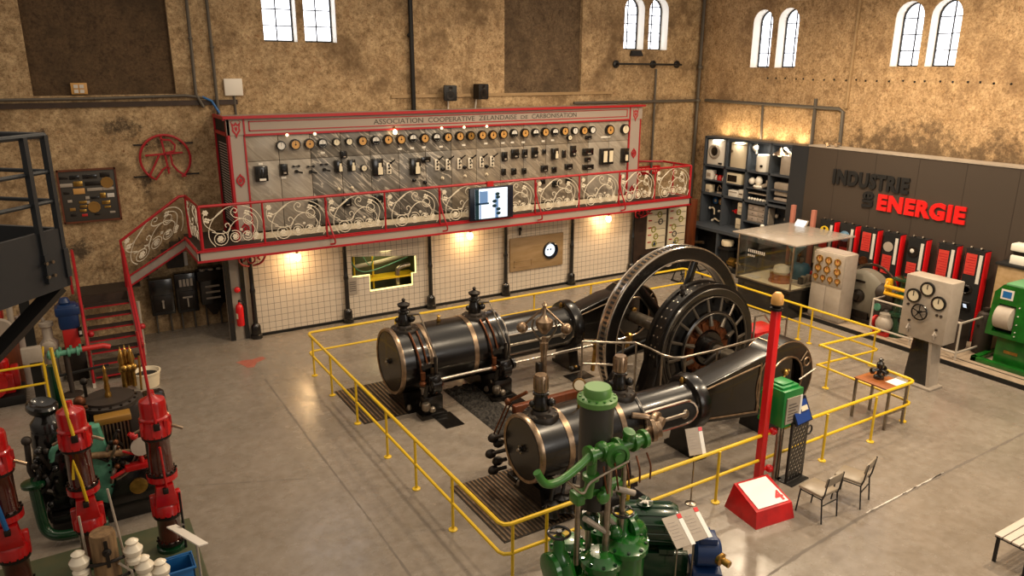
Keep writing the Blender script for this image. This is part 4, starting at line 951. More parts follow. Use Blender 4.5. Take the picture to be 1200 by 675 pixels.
        q = MB(); q.tube([(a, s_*(rg+.02), ZA+.02), (b-.1, s_*(rg+.02), ZA+.02)], .035, 8); q.sph((b-.05, s_*rg, ZA), .09, (1, .5, 1)); q.build('crosshead', 'steel', t)
    q = MB(); q.prism([(-.34, 0), (.34, 0), (.34, .06), (.16, .1), (.13, .7), (-.13, .7), (-.16, .1), (-.34, .06)], (xe-.1, -.16, 0), X_, Z_, Y_*.32) if False else q.prism([(-.42, 0), (.42, 0), (.42, .07), (.3, .1), (.22, .6), (-.22, .6), (-.3, .1), (-.42, .07)], (xe-.13, 0, 0), Y_, Z_, X_*.26); q.build('pedestal', 'engine_black', t)
    q = MB(); q.lathe([(.05, 0), (.05, .03), (.03, .05), (0, .06)], (xe, side*.36, .07), Z_, 8); q.lathe([(.03, 0), (.04, .05), (.02, .1), (0, .1)], (xe-.2, 0, ZA+rg), Z_, 10); q.build('oiler', 'brass', t)
    # tapered frame to the crank guard
    q = MB(); bm = q.bm; hw = .26
    P = [(xe+.06, .62), (XA+.2, .3), (XA+.2, 1.72), (XA-.75, 1.6), (xe+.06, 1.36)]
    q.prism(P, (0, -hw, 0), X_, Z_, Y_*2*hw, bev=.03); q.build('frame', 'engine_black', t)
    for s_ in (-1, 1):
        q = MB(); yb = s_*(hw+.012); q.tube([(xe+.12, yb, 1.28), (XA-.75, yb, 1.47)], .017, 6); q.tube([(xe+.12, yb, .7), (XA-.72, yb, .52)], .017, 6); q.tube([(XA-.72, yb, .5), (XA-.72, yb, 1.5)], .02, 6); q.build('frame_rib', 'bronze', t)
    # crank guard
    rg2 = .8
    q = MB(); q.lathe([(rg2*.62, -.27), (rg2-.02, -.27), (rg2, -.25), (rg2, .25), (rg2-.02, .27), (rg2*.62, .27)], (XA, 0, ZA), Y_, 44, closed=True); q.build('crank_guard', 'engine_black', t)
    q = MB()
    for s_ in (-1, 1): q.ring((XA, s_*.27, ZA), Y_, rg2-.02, .013, 44, 6); q.ring((XA, s_*.28, ZA), Y_, rg2*.6, .02, 36, 6)
    for a in (1.9, 2.3, 2.7): q.tube([(XA+(rg2+.004)*cos(a), -.25, ZA+(rg2+.004)*sin(a)), (XA+(rg2+.004)*cos(a), .25, ZA+(rg2+.004)*sin(a))], .012, 6)
    s_ = -1; q.ring((XA+.58, s_*.28, ZA+.28), Y_, .085, .016, 20, 6); q.tube([(XA+.4, s_*.28, ZA+.33), (XA+.56, s_*.28, ZA+.5)], .012, 5)
    q.build('guard_lines', 'bronze', t)
    q = MB(); q.lathe([(.47, -.1), (.47, .1)], (XA, 0, ZA), Y_, 30); q.bb((XA-.15, -.2, ZA-.4), (XA+.15, -.08, ZA+.3), bev=.04); q.build('crank_disc', 'iron', t)
    q = MB(); q.lathe([(.14, -.24), (.14, 0)], (XA-.05, 0, ZA+.08), Y_, 16); q.sph((XA+.02, -.25, ZA+.16), .07); q.tube([(XA-.1, -.24, ZA), (XA+.1, -.26, ZA+.2)], .03); q.build('crank_pin', 'brass', t)
    q = MB(); q.prism([(-.55, 0), (.65, 0), (.6, .08), (.45, .4), (-.5, .4)], (XA, -.28, 0), X_, Z_, Y_*.56, bev=.02); q.build('bearing_base', 'engine_black', t)
    if front:
        q = MB(); q.tube([(XA+.3, -.36, .98), (XA+.75, -.36, 1.12)], .02, 6); q.build('hand_lever', 'bright_steel', t)
    return t
eF = engine(9.1, 5.72, .545, 7.8, [6.3, 7.35], [6.05, 7.62], 9.25, 1, 'front black steam engine, the one nearer the yellow front railing, with ribbed valve caps', True)
eR = engine(13.6, 5.33, .67, 7.78, [5.98, 7.0], [5.68, 7.3], 9.75, -1, 'rear black steam engine lying along the tiled wall side of the enclosure', False)
# pressure gauge on the front engine
q = MB(); q.tube([(6.7, -.12, ZA+.5), (6.7, -.12, ZA+.82)], .025, 8); q.lathe([(.1, -.03), (.11, 0), (.1, .03)], (6.7, -.12, ZA+.92), (-.5, -.8, .2), 18); o = q.build('pressure_gauge', 'brass', eF)
q = MB(); d = V((-.5, -.8, .2)).normalized(); q.lathe([(.085, .034), (0, .036)], (6.7, -.12, ZA+.92), d, 18); q.build('dial', 'gauge_cream', o)
q = MB(); q.tube(bez([(7.5, -.5, 1.35), (7.75, -.62, 1.3), (7.9, -.68, 1.15)]), .05, 8); q.lathe([(.13, 0), (.15, .04), (.15, .1), (.09, .12), (.09, .2)], (7.83, -.62, 1.25), (.4, -.9, -.1), 14); q.build('inlet_flange', 'bronze', eF)
for k in range(3):
    q = MB(); q.lathe([(.13, 0), (.1, .05), (.1, .2), (.12, .22), (.05, .26), (0, .26)], (5.9+.15*k, -.62, .1+.05*(k % 2)), Z_, 12); q.tube([(5.85+.2*k, -.62, .3), (6.0+.2*k, -.5, .6)], .03, 6); q.build('drain_valve', 'engine_black', eF)
q = MB(); q.ring((6.35, -.72, .62), Z_, .2, .025, 20, 6); q.tube([(6.35, -.55, .62), (6.35, -.3, .62)], .03, 6); q.build('hand_wheel', 'steel', eF)
q = MB(); q.tube([(5.75, .5, 1.6), (5.95, .25, 1.82)], .03, 6); q.tube([(5.72, .5, 1.55), (5.6, .75, .9)], .014, 6); q.tube([(5.82, .5, 1.6), (5.72, .78, .9)], .014, 6); q.sph((5.75, .5, 1.6), .06); q.build('indicator_gear', 'copper', eF)
q = MB()
for z, dx in ((.3, 0), (.45, .08), (.62, -.05), (.78, .1), (.9, 0)): q.sph((5.6+dx, .72, z), .1, (1, .8, .8)); q.tube([(5.55+dx, .72, z), (5.75, .55, z+.1)], .035, 6)
q.build('valve_gear_cluster', 'iron', eF)
q = MB(); q.lathe([(.04, 0), (.05, .03), (.02, .1), (.05, .12), (0, .16)], (6.45, 0, ZA+.67), Z_, 10); q.build('oiler', 'brass', eR)

# flywheel between the engines
fw_ = thing('flywheel', 'huge black spoked flywheel with slotted rim and bright edges between the two engines', 'flywheel', (XA, 12.0, ZA))
q = MB(); q.lathe([(1.72, -.15), (1.98, -.15), (2.0, -.13), (2.0, .13), (1.98, .15), (1.72, .15), (1.7, .1), (1.7, -.1)], (0, 0, 0), Y_, 96, closed=True); rim = q.build('rim', 'engine_black', fw_)
q = MB()
for y in (-.145, .145): q.ring((0, y, 0), Y_, 1.995, .02, 96, 6); q.ring((0, y, 0), Y_, 1.71, .022, 80, 6)
q.lathe([(2.004, -.14), (2.006, -.1), (2.004, -.06)], (0, 0, 0), Y_, 96, cap=False); q.lathe([(2.004, .06), (2.006, .1), (2.004, .14)], (0, 0, 0), Y_, 96, cap=False); q.build('bright_edge', 'bright_steel', rim)
q = MB(); N = 110
for k in range(N):
    a = 2*pi*k/N; q.box((2.004*cos(a), 0, 2.004*sin(a)), (.02, .11, .055), 0, R=Matrix.Rotation(-a, 4, 'Y'))
o = q.build('barring_slots', 'lettering_black', rim)
q = MB(); q.lathe([(2.002, -.06), (2.003, 0), (2.002, .06)], (0, 0, 0), Y_, 96, cap=False); q.build('slot_band', 'bronze', rim)
for k in range(6):
    a = 2*pi*k/6+.18; q = MB(); d = V((cos(a), 0, sin(a)))
    q.tube([d*.25, d*.9, d*1.72], [.15, .12, .1], 10, flat=.6); q.build('spoke', 'engine_black', fw_)
q = MB(); q.lathe([(.3, -.25), (.34, -.2), (.34, .2), (.3, .25)], (0, 0, 0), Y_, 28); q.build('hub', 'engine_black', fw_)
q = MB(); q.cyl((0, -2.62, 0), (0, 1.4, 0), .15, n=20); q.build('shaft', 'steel', fw_)

# generator in front of the flywheel
M_SPOKE = mat('spoke_grey', '#5d554b', .35, .5)
ge = thing('generator', 'black ring shaped generator with ribbed windings in front of the flywheel', 'generator', (XA, 11.12, ZA))
R = 1.4
q = MB(); q.lathe([(R-.08, -.22), (R, -.2), (R, -.13), (R-.05, -.12), (R-.05, .1), (R, .11), (R, .2), (R-.08, .22), (R-.3, .2), (R-.3, -.18)], (0, 0, 0), Y_, 72, closed=True); st = q.build('stator_ring', 'engine_black', ge)
q = MB()
for k in range(40):
    a = pi*.1+2*pi*k/40
    for y in (-.07, .05): q.lathe([(.022, 0), (.022, .012), (0, .018)], ((R-.05)*cos(a), y, (R-.05)*sin(a)), (cos(a), 0, sin(a)), 8)
q.build('ring_rivets', 'bright_steel', st)
q = MB(); q.lathe([(R-.27, -.24), (R-.1, -.27), (R-.08, -.2), (R-.27, -.16)], (0, 0, 0), Y_, 64, closed=True); q.lathe([(.76, -.31), (.8, -.34), (.84, -.32), (.84, -.24), (.76, -.24)], (0, 0, 0), Y_, 56, closed=True); q.build('cover_ring', 'engine_black', ge)
for k in range(16):
    a = 2*pi*k/16+.1; d = V((cos(a), 0, sin(a))); q = MB(); q.tube([d*.8+V((0, -.3, 0)), d*1.14+V((0, -.24, 0))], .034, 8, flat=.8); q.build('cover_spoke', M_SPOKE, ge)
for k in range(10):
    a = 2*pi*k/10+.35; d = V((cos(a), 0, sin(a))); q = MB(); q.tube([d*.52+V((0, -.32, 0)), d*.8+V((0, -.27, 0))], [.055, .035], 8); q.build('brush_arm', M_SPOKE, ge)
q = MB(); q.lathe([(1.08, -.05), (1.08, .15), (0, .15)], (0, 0, 0), Y_, 48); q.build('rotor_back', 'lettering_black', ge)
q = MB(); q.ring((0, -.275, 0), Y_, 1.135, .012, 64, 6); q.ring((0, -.34, 0), Y_, .79, .014, 56, 6); q.ring((0, -.255, 0), Y_, 1.3, .012, 64, 6); q.build('ring_edges', M_SPOKE, ge)
q = MB()
for k in range(24):
    a = 2*pi*k/24; d = V((cos(a), 0, sin(a))); q.box(d*1.0+V((0, .02, 0)), (.14, .14, .1), 0, R=Matrix.Rotation(-a, 4, 'Y'), bev=.02)
q.build('windings', 'brown_dark', ge)
q = MB()
for k in range(14):
    a = 2*pi*k/14; d = V((cos(a), 0, sin(a))); q.box(d*.5+V((0, -.2, 0)), (.2, .1, .17), 0, R=Matrix.Rotation(-a, 4, 'Y'), bev=.015)
q.lathe([(.4, -.24), (.62, -.2), (.62, -.1), (.4, -.1)], (0, 0, 0), Y_, 40, closed=True)
q.build('commutator', 'copper', ge)
q = MB(); q.lathe([(.36, -.3), (.38, -.24), (.38, 0)], (0, 0, 0), Y_, 30); q.lathe([(.2, -.5), (.24, -.48), (.24, -.3)], (0, 0, 0), Y_, 24); q.build('hub', 'engine_black', ge)
q = MB(); q.tube(bez([(-.35, -.55, -.2), (-.1, -.7, .05), (.2, -.75, -.05), (.35, -.8, -.3)]), .07, 10); q.build('cable_duct', 'iron', ge)
for s_ in (-1, 1):
    q = MB(); bm = q.bm
    x0 = s_*1.05; x1 = s_*1.5
    q.prism([(s_*.95, .1-.0), (s_*1.32, .0), (s_*1.62, -ZA+.06), (s_*1.62, -ZA), (s_*.75, -ZA), (s_*.75, -.8)], (0, -.24, 0), X_, Z_, Y_*.48, bev=.02)
    q.build('stator_foot', 'engine_black', ge)
    q = MB(); q.tube([(s_*1.3, -.25, -.02), (s_*1.45, -.25, -ZA+.1)], .03, 6); q.tube([(s_*1.3, -.25, -.02), (s_*1.0, -.25, -.9)], .025, 6); q.build('foot_rib', 'iron', ge)
q = MB(); q.lathe([(.05, 0), (.06, .04), (.03, .1), (.08, .13), (.05, .2), (0, .2)], (-.6, 0, 1.22), Z_, 10); q.build('lifting_eye', 'iron', ge)

# flyball governor standing behind the front engine cylinder
gv = thing('flyball_governor', 'tall brass and steel flyball governor column rising behind the front cylinder', 'governor', (6.86, 10.25, 0))
q = MB(); q.lathe([(.2, 0), (.2, .05), (.1, .12), (.075, .2), (.065, 1.2), (.085, 1.22), (.085, 1.3), (.06, 1.32), (.055, 2.05), (.075, 2.06), (.075, 2.2), (.045, 2.22), (.045, 2.3)], (0, 0, 0), Z_, 16); q.build('column', 'bronze', gv)
q = MB(); q.lathe([(.05, 2.36), (.13, 2.46), (.155, 2.53), (.15, 2.6), (.08, 2.66), (.03, 2.72), (.03, 2.86), (.05, 2.88), (.02, 2.92), (0, 2.96)], (0, 0, 0), Z_, 18); q.build('governor_weight', 'bronze', gv)
for s_ in (-1, 1):
    d = V((.8, -.6, 0)) * s_
    q = MB(); q.tube([V((0, 0, 2.84)), d*.36+V((0, 0, 2.5))], .02, 6); q.sph(d*.38+V((0, 0, 2.46)), .1); q.build('flyball_arm', 'bronze', gv)
    q = MB(); q.tube(bez([d*.05+V((0, 0, 2.2)), d*.2+V((0, 0, 2.45)), d*.18+V((0, 0, 2.62))]), .018, 6); q.build('yoke', 'steel', gv)
q = MB(); q.bb((-.14, -.06, 1.5), (-.05, .06, 1.85), bev=.02); q.build('bracket', 'iron', gv)

# bright tubular guard rails around the wheel pit
gr = thing('guard_rail', 'thin bright steel guard rail bending around the flywheel and generator', 'railing', (0, 0, 0))
top = [(8.92, 11.9, 1.3), (9.16, 11.72, 1.3), (9.45, 11.5, 1.3), (9.62, 11.4, 1.3), (9.83, 11.3, 1.3), (9.86, 10.9, 1.3), (9.84, 10.45, 1.3), (9.92, 10.25, 1.3), (10.1, 10.16, 1.3), (10.9, 10.12, 1.3), (12.72, 10.2, 1.3)]
q = MB(); q.tube(top, .024, 8); q.build('top_rail', 'steel', gr)
q = MB(); q.tube([(8.92, 11.85, .82), (9.16, 11.68, .82), (9.45, 11.46, .82), (9.62, 11.37, .82), (9.8, 11.3, .82)], .022, 8); q.build('lower_rail', 'steel', gr)
for p in ((8.92, 11.9), (9.6, 11.4), (9.83, 11.25), (9.86, 10.5), (10.15, 10.15), (11.0, 10.13), (12.7, 10.2)):
    q = MB(); q.tube([(p[0], p[1], 0), (p[0], p[1], 1.3)], .02, 8); q.build('post', 'steel', gr)
q = MB(); q.tube([(13.3, 11.2, 1.3), (13.6, 11.2, 1.3), (13.75, 11.15, 1.1), (14.35, 11.15, 1.1)], .022, 8); q.tube([(13.3, 11.2, 0), (13.3, 11.2, 1.3), (13.3, 11.7, 1.3), (13.3, 11.7, 0)], .022, 8); q.tube([(14.35, 11.15, 0), (14.35, 11.15, 1.1)], .022, 8)
q.tube([(13.3, 11.2, .9), (13.3, 11.7, .9)], .02, 8)
tag(q.build('guard_rail', 'steel'), 'short bright steel railing beside the red box right of the generator', 'railing')
q = MB(); q.bb((13.45, 11.25, 0), (14.3, 11.85, .85), bev=.02); o = tag(q.build('equipment_box', 'lacquer_red'), 'low red equipment box right of the generator, partly behind the red pole', 'box')
q = MB(); q.bb((13.5, 11.235, .5), (14.25, 11.255, .78)); q.build('box_front', 'lacquer_red', o)
# floor furniture of the enclosure
def plate(label, x0, x1, y0, y1, key, rz=0, ribs=0, h=.012):
    q = MB(); q.bb((x0, y0, .001), (x1, y1, h))
    if ribs:
        for k in range(ribs): x = x0+(x1-x0)*(k+.5)/ribs; q.bb((x-.016, y0+.02, h), (x+.016, y1-.02, h+.012), 1)
    return tag(q.build('floor_plate', [key, 'bronze']), label, 'floor plate')
plate('ribbed floor plate in front of the rear cylinder cover', 4.55, 5.9, 13.1, 14.9, 'grating', ribs=16)
plate('ribbed floor plate in front of the front cylinder cover', 4.95, 6.25, 8.35, 10.15, 'grating', ribs=18)
plate('short dark floor plate below the left valve gear of the rear engine', 5.85, 6.25, 12.1, 12.75, 'black_gloss')
plate('short dark floor plate below the right valve gear of the rear engine', 7.45, 7.85, 12.1, 12.8, 'black_gloss')
plate('short dark floor plate at the foot of the rear engine behind the governor', 9.3, 9.9, 12.7, 13.1, 'black_gloss')
plate('dark floor plate under the front valve gear nearest the yellow railing', 6.3, 7.6, 7.95, 8.6, 'black_gloss')
q = MB(); random.seed(11); bm = q.bm
NX, NY = 14, 50; G = [[bm.verts.new((6.6+.75*i/NX, 11.2+2.6*j/NY, .004+(.0 if i in (0, NX) or j in (0, NY) else random.random()*.07))) for i in range(NX+1)] for j in range(NY+1)]
for j in range(NY):
    for i in range(NX): bm.faces.new((G[j][i], G[j][i+1], G[j+1][i+1], G[j+1][i]))
tag(q.build('rubble_strip', 'rubble', smooth=0), 'strip of dark rough rubble in the floor beside the rear cylinder', 'rubble', kind='stuff')
q = MB(); q.bb((7.3, 11.9, .02), (9.2, 12.05, .2), bev=.02); tag(q.build('timber_beam', 'brown_wood'), 'reddish brown timber beam on the floor leading to the flywheel', 'beam')
q = MB(); q.prism([(8.85, 0), (9.6, 0), (9.9, .75), (9.75, .8), (9.5, .35), (8.85, .22)], (0, 11.55, 0), X_, Z_, Y_*.2, bev=.015); tag(q.build('barring_bracket', 'engine_black'), 'black wedge bracket on the floor at the left foot of the flywheel', 'bracket')

# yellow railing round the engine
yr = thing('yellow_railing', 'yellow tubular safety railing around the whole steam engine enclosure', 'railing', (0, 0, 0))
P2 = [(13.88, 9.87), (15.95, 9.75), (15.95, 16.3), (4.45, 16.35), (4.45, 7.55), (13.83, 7.62), (13.92, 9.87)]
for z, r, nm in ((.92, .03, 'top_rail'), (.46, .026, 'middle_rail')):
    q = MB(); pts = []
    for i, p in enumerate(P2):
        p = V((*p, z))
        if 0 < i < len(P2)-1:
            a = V((*P2[i-1], z)); b = V((*P2[i+1], z)); k = .12
            pts += [p+(a-p).normalized()*k, p+((a-p).normalized()+(b-p).normalized())*k*.3, p+(b-p).normalized()*k]
        else: pts.append(p)
    q.tube(pts, r, 8); q.build(nm, 'safety_yellow', yr)
posts = [(4.45, y) for y in (16.0, 14.75, 13.2, 11.65, 10.4, 9.05)]+[(x, 7.55) for x in (4.6, 5.15, 8.45, 11.1, 12.5)]+[(6.6, 7.56)]+[(13.84, 7.75), (13.9, 9.6)]+[(15.95, 9.9), (15.95, 11.65), (15.95, 12.0), (15.95, 14.3), (15.95, 14.55), (15.95, 16.2)]+[(x, 16.35) for x in (6.6, 8.6, 10.6, 12.5, 14.3)]
for p in posts:
    q = MB(); q.tube([(*p, .0), (*p, .92)], .024, 8); q.lathe([(.07, 0), (.07, .015), (.03, .03)], (*p, 0), Z_, 12); q.build('post', 'safety_yellow', yr)
# ================================================================== RIGHT WALL: sign wall, shelves, kiosks
SX = 19.7
w = MB(); w.bb((SX, 3, 0), (SX+.5, 15.2, 4.5)); sw = struct(w.build('wall_sign', 'sign_brown', smooth=0))
w = MB()
for i in range(9): y = 15.2-1.25*i-1.0; w.bb((SX-.004, y-.006, 0), (SX+.01, y+.006, 4.5))
struct(w.build('trim_11', 'brown_dark', smooth=0))
w = MB(); w.bb((SX-.02, 3, 4.49), (SX+.52, 15.22, 4.53)); struct(w.build('trim_12', 'pale_grey', smooth=0))
w = MB(); w.bb((SX+.02, 15.2, 0), (20.4, 15.84, 4.47)); struct(w.build('wall_slate', 'dark_slate', smooth=0))
def letters(name, body, y0, y1, z0, z1, key, label, bold, rot=False):
    q = MB()
    if not rot: text_into(q, body, (SX-.025, y0, z0), -Y_, Z_, y0-y1, z1-z0, .05, 0, bold, 1.12)
    else: text_into(q, body, (SX-.025, y0, z1), -Z_, -Y_, z1-z0, y0-y1, .05, 0, bold)
    tag(q.build(name, key), label, 'lettering')
letters('wall_lettering', 'INDUSTRIE', 14.24, 11.88, 3.49, 3.93, 'lettering_black', 'black raised word INDUSTRIE on the brown exhibition wall', .05)
letters('wall_lettering', 'en', 13.2, 12.86, 2.97, 3.42, 'lettering_black', 'small black word en standing on its side before the red word', .03, True)
letters('wall_lettering', 'ENERGIE', 12.72, 10.28, 2.94, 3.40, 'lettering_red', 'red raised word ENERGIE on the brown exhibition wall', .05)
# picture lights along the wall's top
for i, y in enumerate((14.6, 14.3, 9.0, 8.8)):
    t = thing('spot_fitting', ['silver spot fitting on top of the brown wall, first from the slate end', 'silver spot fitting on top of the brown wall, second from the slate end', 'silver spot fitting on top of the brown wall, left of the far right pair', 'silver spot fitting on top of the brown wall, right of the far right pair'][i], 'lamp', (SX+.1, y, 4.53), 0, 'spot fittings on the brown wall')
    q = MB(); q.lathe([(.05, 0), (.05, .03), (.02, .04), (.02, .08)], (0, 0, 0), Z_, 10); q.build('base', 'steel', t)
    q = MB(); q.cyl((.05, 0, .1), (-.1, 0, .07), .05, .06, 12); q.build('head', 'bright_steel', t)

# shelf unit
sx0, sx1 = 20.0, 20.5
sh = thing('shelf_unit', 'tall dark blue grey display shelf unit in the corner filled with household appliances', 'shelf', (0, 0, 0))
q = MB(); q.bb((sx1-.03, 15.86, 1.3), (sx1, 19.82, 4.42)); q.build('back_panel', 'shelf_back', sh)
for y in (19.8, 18.8, 17.84, 16.86, 15.88):
    q = MB(); q.bb((sx0, y-.035, 1.3), (sx1-.03, y+.035, 4.42)); q.build('upright', 'slate_blue', sh)
for z in (4.4, 3.42, 2.42):
    q = MB(); q.bb((sx0, 15.86, z-.035), (sx1-.03, 19.82, z+.035)); q.build('shelf_board', 'slate_blue', sh)
for y0, y1, z in ((18.8, 19.8, 2.9), (16.86, 17.84, 2.87), (15.88, 16.86, 2.56)):
    q = MB(); q.bb((sx0+.02, y0+.03, z-.02), (sx1-.03, y1-.03, z+.02)); q.build('shelf_board', 'slate_blue', sh)
q = MB(); q.bb((19.4, 15.3, 1.26), (sx1, 19.85, 1.36)); q.build('counter', 'slate_blue', sh)
q = MB(); q.bb((19.95, 15.3, .0), (20.0, 19.85, 1.26)); q.bb((19.4, 15.3, 0), (19.95, 19.85, .12)); q.build('base_front', 'lettering_black', sh)
for y in (19.8, 18.35, 17.0):
    q = MB(); q.bb((19.42, y-.03, .12), (19.95, y+.03, 1.26)); q.build('base_upright', 'slate_blue', sh)
for y in (19.3, 18.3, 17.35, 16.35):
    light('AREA', 'shelf_light', (20.1, y, 4.33), 11, (1, .88, .7), .35)
for y in (19.4, 18.6, 17.8, 17.0, 16.2): light('AREA', 'shelf_uplight', (20.3, y, 4.5), 9, (1, .74, .42), .5, rot=(radians(180), radians(12), 0))
def T(name, label, cat, y, z, x=20.2, group='appliances on the shelves'): return thing(name, label, cat, (x, y, z), 0, group)
z1, z2, z3 = 3.455, 2.455, 1.36
t = T('washing_machine', 'white washing machine with a round door on the top shelf at the far left', 'washing machine', 19.3, z1)
q = MB(); q.bb((-.16, -.4, 0), (.24, .4, .86), bev=.02); q.build('body', 'white_paint', t)
q = MB(); q.lathe([(.26, 0), (.26, .03), (.2, .05), (.15, .02), (0, .02)], (-.16, .06, .47), -X_, 26); q.lathe([(.15, .03), (.08, .05), (0, .05)], (-.16, .06, .47), -X_, 20, 1); q.build('round_door', ['pale_grey', 'black_gloss'], t)
q = MB(); q.bb((-.18, -.32, .04), (-.16, -.15, .1)); q.build('filter_flap', 'lettering_black', t)
t = T('spin_dryer', 'plain white slab sided appliance on the top shelf beside the washing machine', 'appliance', 18.28, z1)
q = MB(); q.bb((-.14, -.38, 0), (.24, .36, .85), bev=.03); q.build('body', 'cream', t)
q = MB(); q.cyl((-.14, .3, .55), (-.16, .3, .55), .05, n=12); q.bb((-.15, -.36, .78), (-.14, .3, .8)); q.build('latch', 'steel', t)
t = T('water_heater', 'white upright boiler cylinder with a rounded front on the top shelf, third bay', 'boiler', 17.28, z1)
q = MB(); q.lathe([(.23, 0), (.25, .03), (.25, .5), (.22, .55), (0, .57)], (0, 0, 0), Z_, 24); q.build('tank', 'white_paint', t)
q = MB(); q.cyl((-.24, -.12, .2), (-.29, -.12, .2), .04, n=10); q.build('tap', 'iron', t)
t = T('wall_clock', 'small white fitting hanging in the upper corner above the white boiler', 'fitting', 17.68, 4.2)
q = MB(); q.lathe([(.1, 0), (.13, .03), (.06, .1), (.03, .14)], (0, 0, 0), -X_, 14); q.build('dish', 'white_paint', t)
q = MB(); q.tube([(0, -.05, 0), (.0, -.03, -.2)], .03, 6); q.build('stem', 'white_paint', t)
t = T('bell_lamp', 'bell shaped metal lamp shade at the top of the fourth bay', 'lamp shade', 16.62, 4.12)
q = MB(); q.lathe([(.24, -.06), (.2, .0), (.1, .06), (.05, .14), (.05, .18), (0, .2)], (-.05, 0, 0), Z_, 22); q.build('shade', 'bronze', t)
q = MB(); q.sph((-.05, 0, -.06), .1, (1, 1, .6)); q.build('bulb', 'small_lamp', t)
t = T('mangle', 'white framed cabinet with an arm on top, in the fourth bay of the top shelf', 'appliance', 16.28, z1)
q = MB(); q.bb((-.14, -.34, 0), (.24, .22, .62), bev=.02); q.build('cabinet', 'pale_grey', t)
q = MB(); q.tube([(-.16, .1, .86), (-.16, -.1, .72), (-.16, -.3, .55)], .045, 8); q.tube([(-.16, -.36, 0), (-.16, -.36, .6)], .025, 6); q.sph((-.16, -.34, .74), .07); q.build('arm', 'white_paint', t)
def boxy(name, label, cat, y, z, w_, h, key, d=.24, front=None, fk='black_gloss', bev=.015):
    t = T(name, label, cat, y, z)
    q = MB(); q.bb((-.12, -w_/2, 0), (-.12+d, w_/2, h), bev=bev); q.build('body', key, t)
    if front:
        q = MB()
        for a, b, c, e in front: q.bb((-.135, a*w_, b*h), (-.12, c*w_, e*h))
        q.build('front_panel', fk, t)
    return t
boxy('storage_tin', 'white square tin in the second row at the far left bay, upper half', 'tin', 19.6, 2.92, .28, .32, 'white_paint', front=[(-.3, .3, .3, .7)], fk='pale_grey')
boxy('storage_tin', 'pale square tin in the far left bay, lower half of the second row', 'tin', 19.6, z2, .24, .27, 'cream', front=[(-.3, .1, .3, .4)], fk='pale_grey')
t = T('coffee_pot', 'red tin between two white ones in the far left bay', 'tin', 19.17, 2.92)
q = MB(); q.lathe([(.1, 0), (.1, .12), (.06, .17), (0, .19)], (0, 0, 0), Z_, 14); q.build('pot', 'tin_red', t)
for i, (dy, lb) in enumerate(((.22, 'small white jar left of the red tin'), (-.2, 'small white jar right of the red tin'))):
    t = T('jar', lb, 'jar', 19.17+dy*.8, 2.92); q = MB(); q.lathe([(.05, 0), (.06, .08), (.03, .1), (.035, .16), (0, .17)], (0, 0, 0), Z_, 12); q.build('body', 'white_paint', t)
    q = MB(); q.lathe([(.037, .16), (.037, .19), (0, .19)], (0, 0, 0), Z_, 12); q.build('lid', 'tin_red', t)
t = T('kitchen_tap', 'curved steel tap standing in the far left bay, second row', 'tap', 19.15, z2)
q = MB(); q.tube(bez([(0, .05, 0), (0, .06, .2), (0, -.02, .28), (0, -.1, .2)]), .025, 8); q.build('spout', 'bright_steel', t)
q = MB(); q.lathe([(.06, 0), (.06, .03), (.03, .05)], (0, .05, 0), Z_, 12); q.bb((-.08, -.18, 0), (.04, -.06, .06), bev=.01); q.build('base', 'pale_grey', t)
t = boxy('microwave_oven', 'cream microwave oven with a dark door in the second bay', 'oven', 18.42, 2.9, .66, .36, 'gauge_cream', d=.3, front=[(-.2, .2, .42, .8)])
boxy('toaster', 'pale box shaped appliance under the microwave oven', 'appliance', 18.4, z2, .44, .22, 'white_paint', front=[(-.4, .7, .4, .8)], fk='pale_grey')
boxy('radio', 'small white box with a dark line right of the appliance under the microwave oven', 'appliance', 18.04, z2, .26, .28, 'white_paint', front=[(-.3, .45, .3, .55)])
q = MB(); q.bb((20.08, 18.08, 2.86), (20.44, 18.77, 2.9)); q.build('microwave_shelf', 'slate_blue', sh)
t = T('kitchen_mixer', 'white kitchen mixer with round bowl on the upper half of the third bay', 'mixer', 17.38, 2.89)
q = MB(); q.sph((-.05, .28, .2), .12); q.sph((-.05, 0, .24), .13, (1, 1, 1.2)); q.lathe([(.16, 0), (.2, .06), (.16, .1), (0, .1)], (-.05, -.02, 0), Z_, 14); q.build('bowl', 'white_paint', t)
q = MB(); q.tube([(-.05, -.1, .05), (-.05, -.36, .15), (-.05, -.4, .3)], .07, 8); q.build('motor_arm', 'pale_grey', t)
t = T('roller_rack', 'row of small white rollers on the lower half of the third bay', 'rack', 17.34, z2)
q = MB(); q.bb((-.1, -.4, .22), (.15, .4, .26)); q.build('bar', 'pale_grey', t)
for k in range(7):
    q = MB(); q.sph((-.08, .36-.12*k, .05), .05, n=8); q.build('roller', 'white_paint', t)
t = boxy('suitcase_record_player', 'grey lidded case with a handle, on top in the fourth bay', 'case', 16.4, 2.95, .6, .24, 'pale_grey', bev=.05)
q = MB(); q.tube(bez([(-.1, -.2, .2), (-.1, -.42, .22), (-.1, -.5, .05), (-.1, -.5, -.3)]), .02, 6); q.build('hose', 'pale_grey', t)
boxy('flat_case', 'flat grey case lying under the lidded case in the fourth bay', 'case', 16.38, 2.76, .56, .16, 'pale_grey', bev=.04)
boxy('flat_case', 'flat dark grey case lowest in the stack of the fourth bay', 'case', 16.36, 2.59, .6, .1, 'gallery_grey', bev=.03)
q = MB(); q.bb((20.02, 16.0, 2.92), (20.42, 16.75, 2.95)); q.build('case_shelf', 'slate_blue', sh)
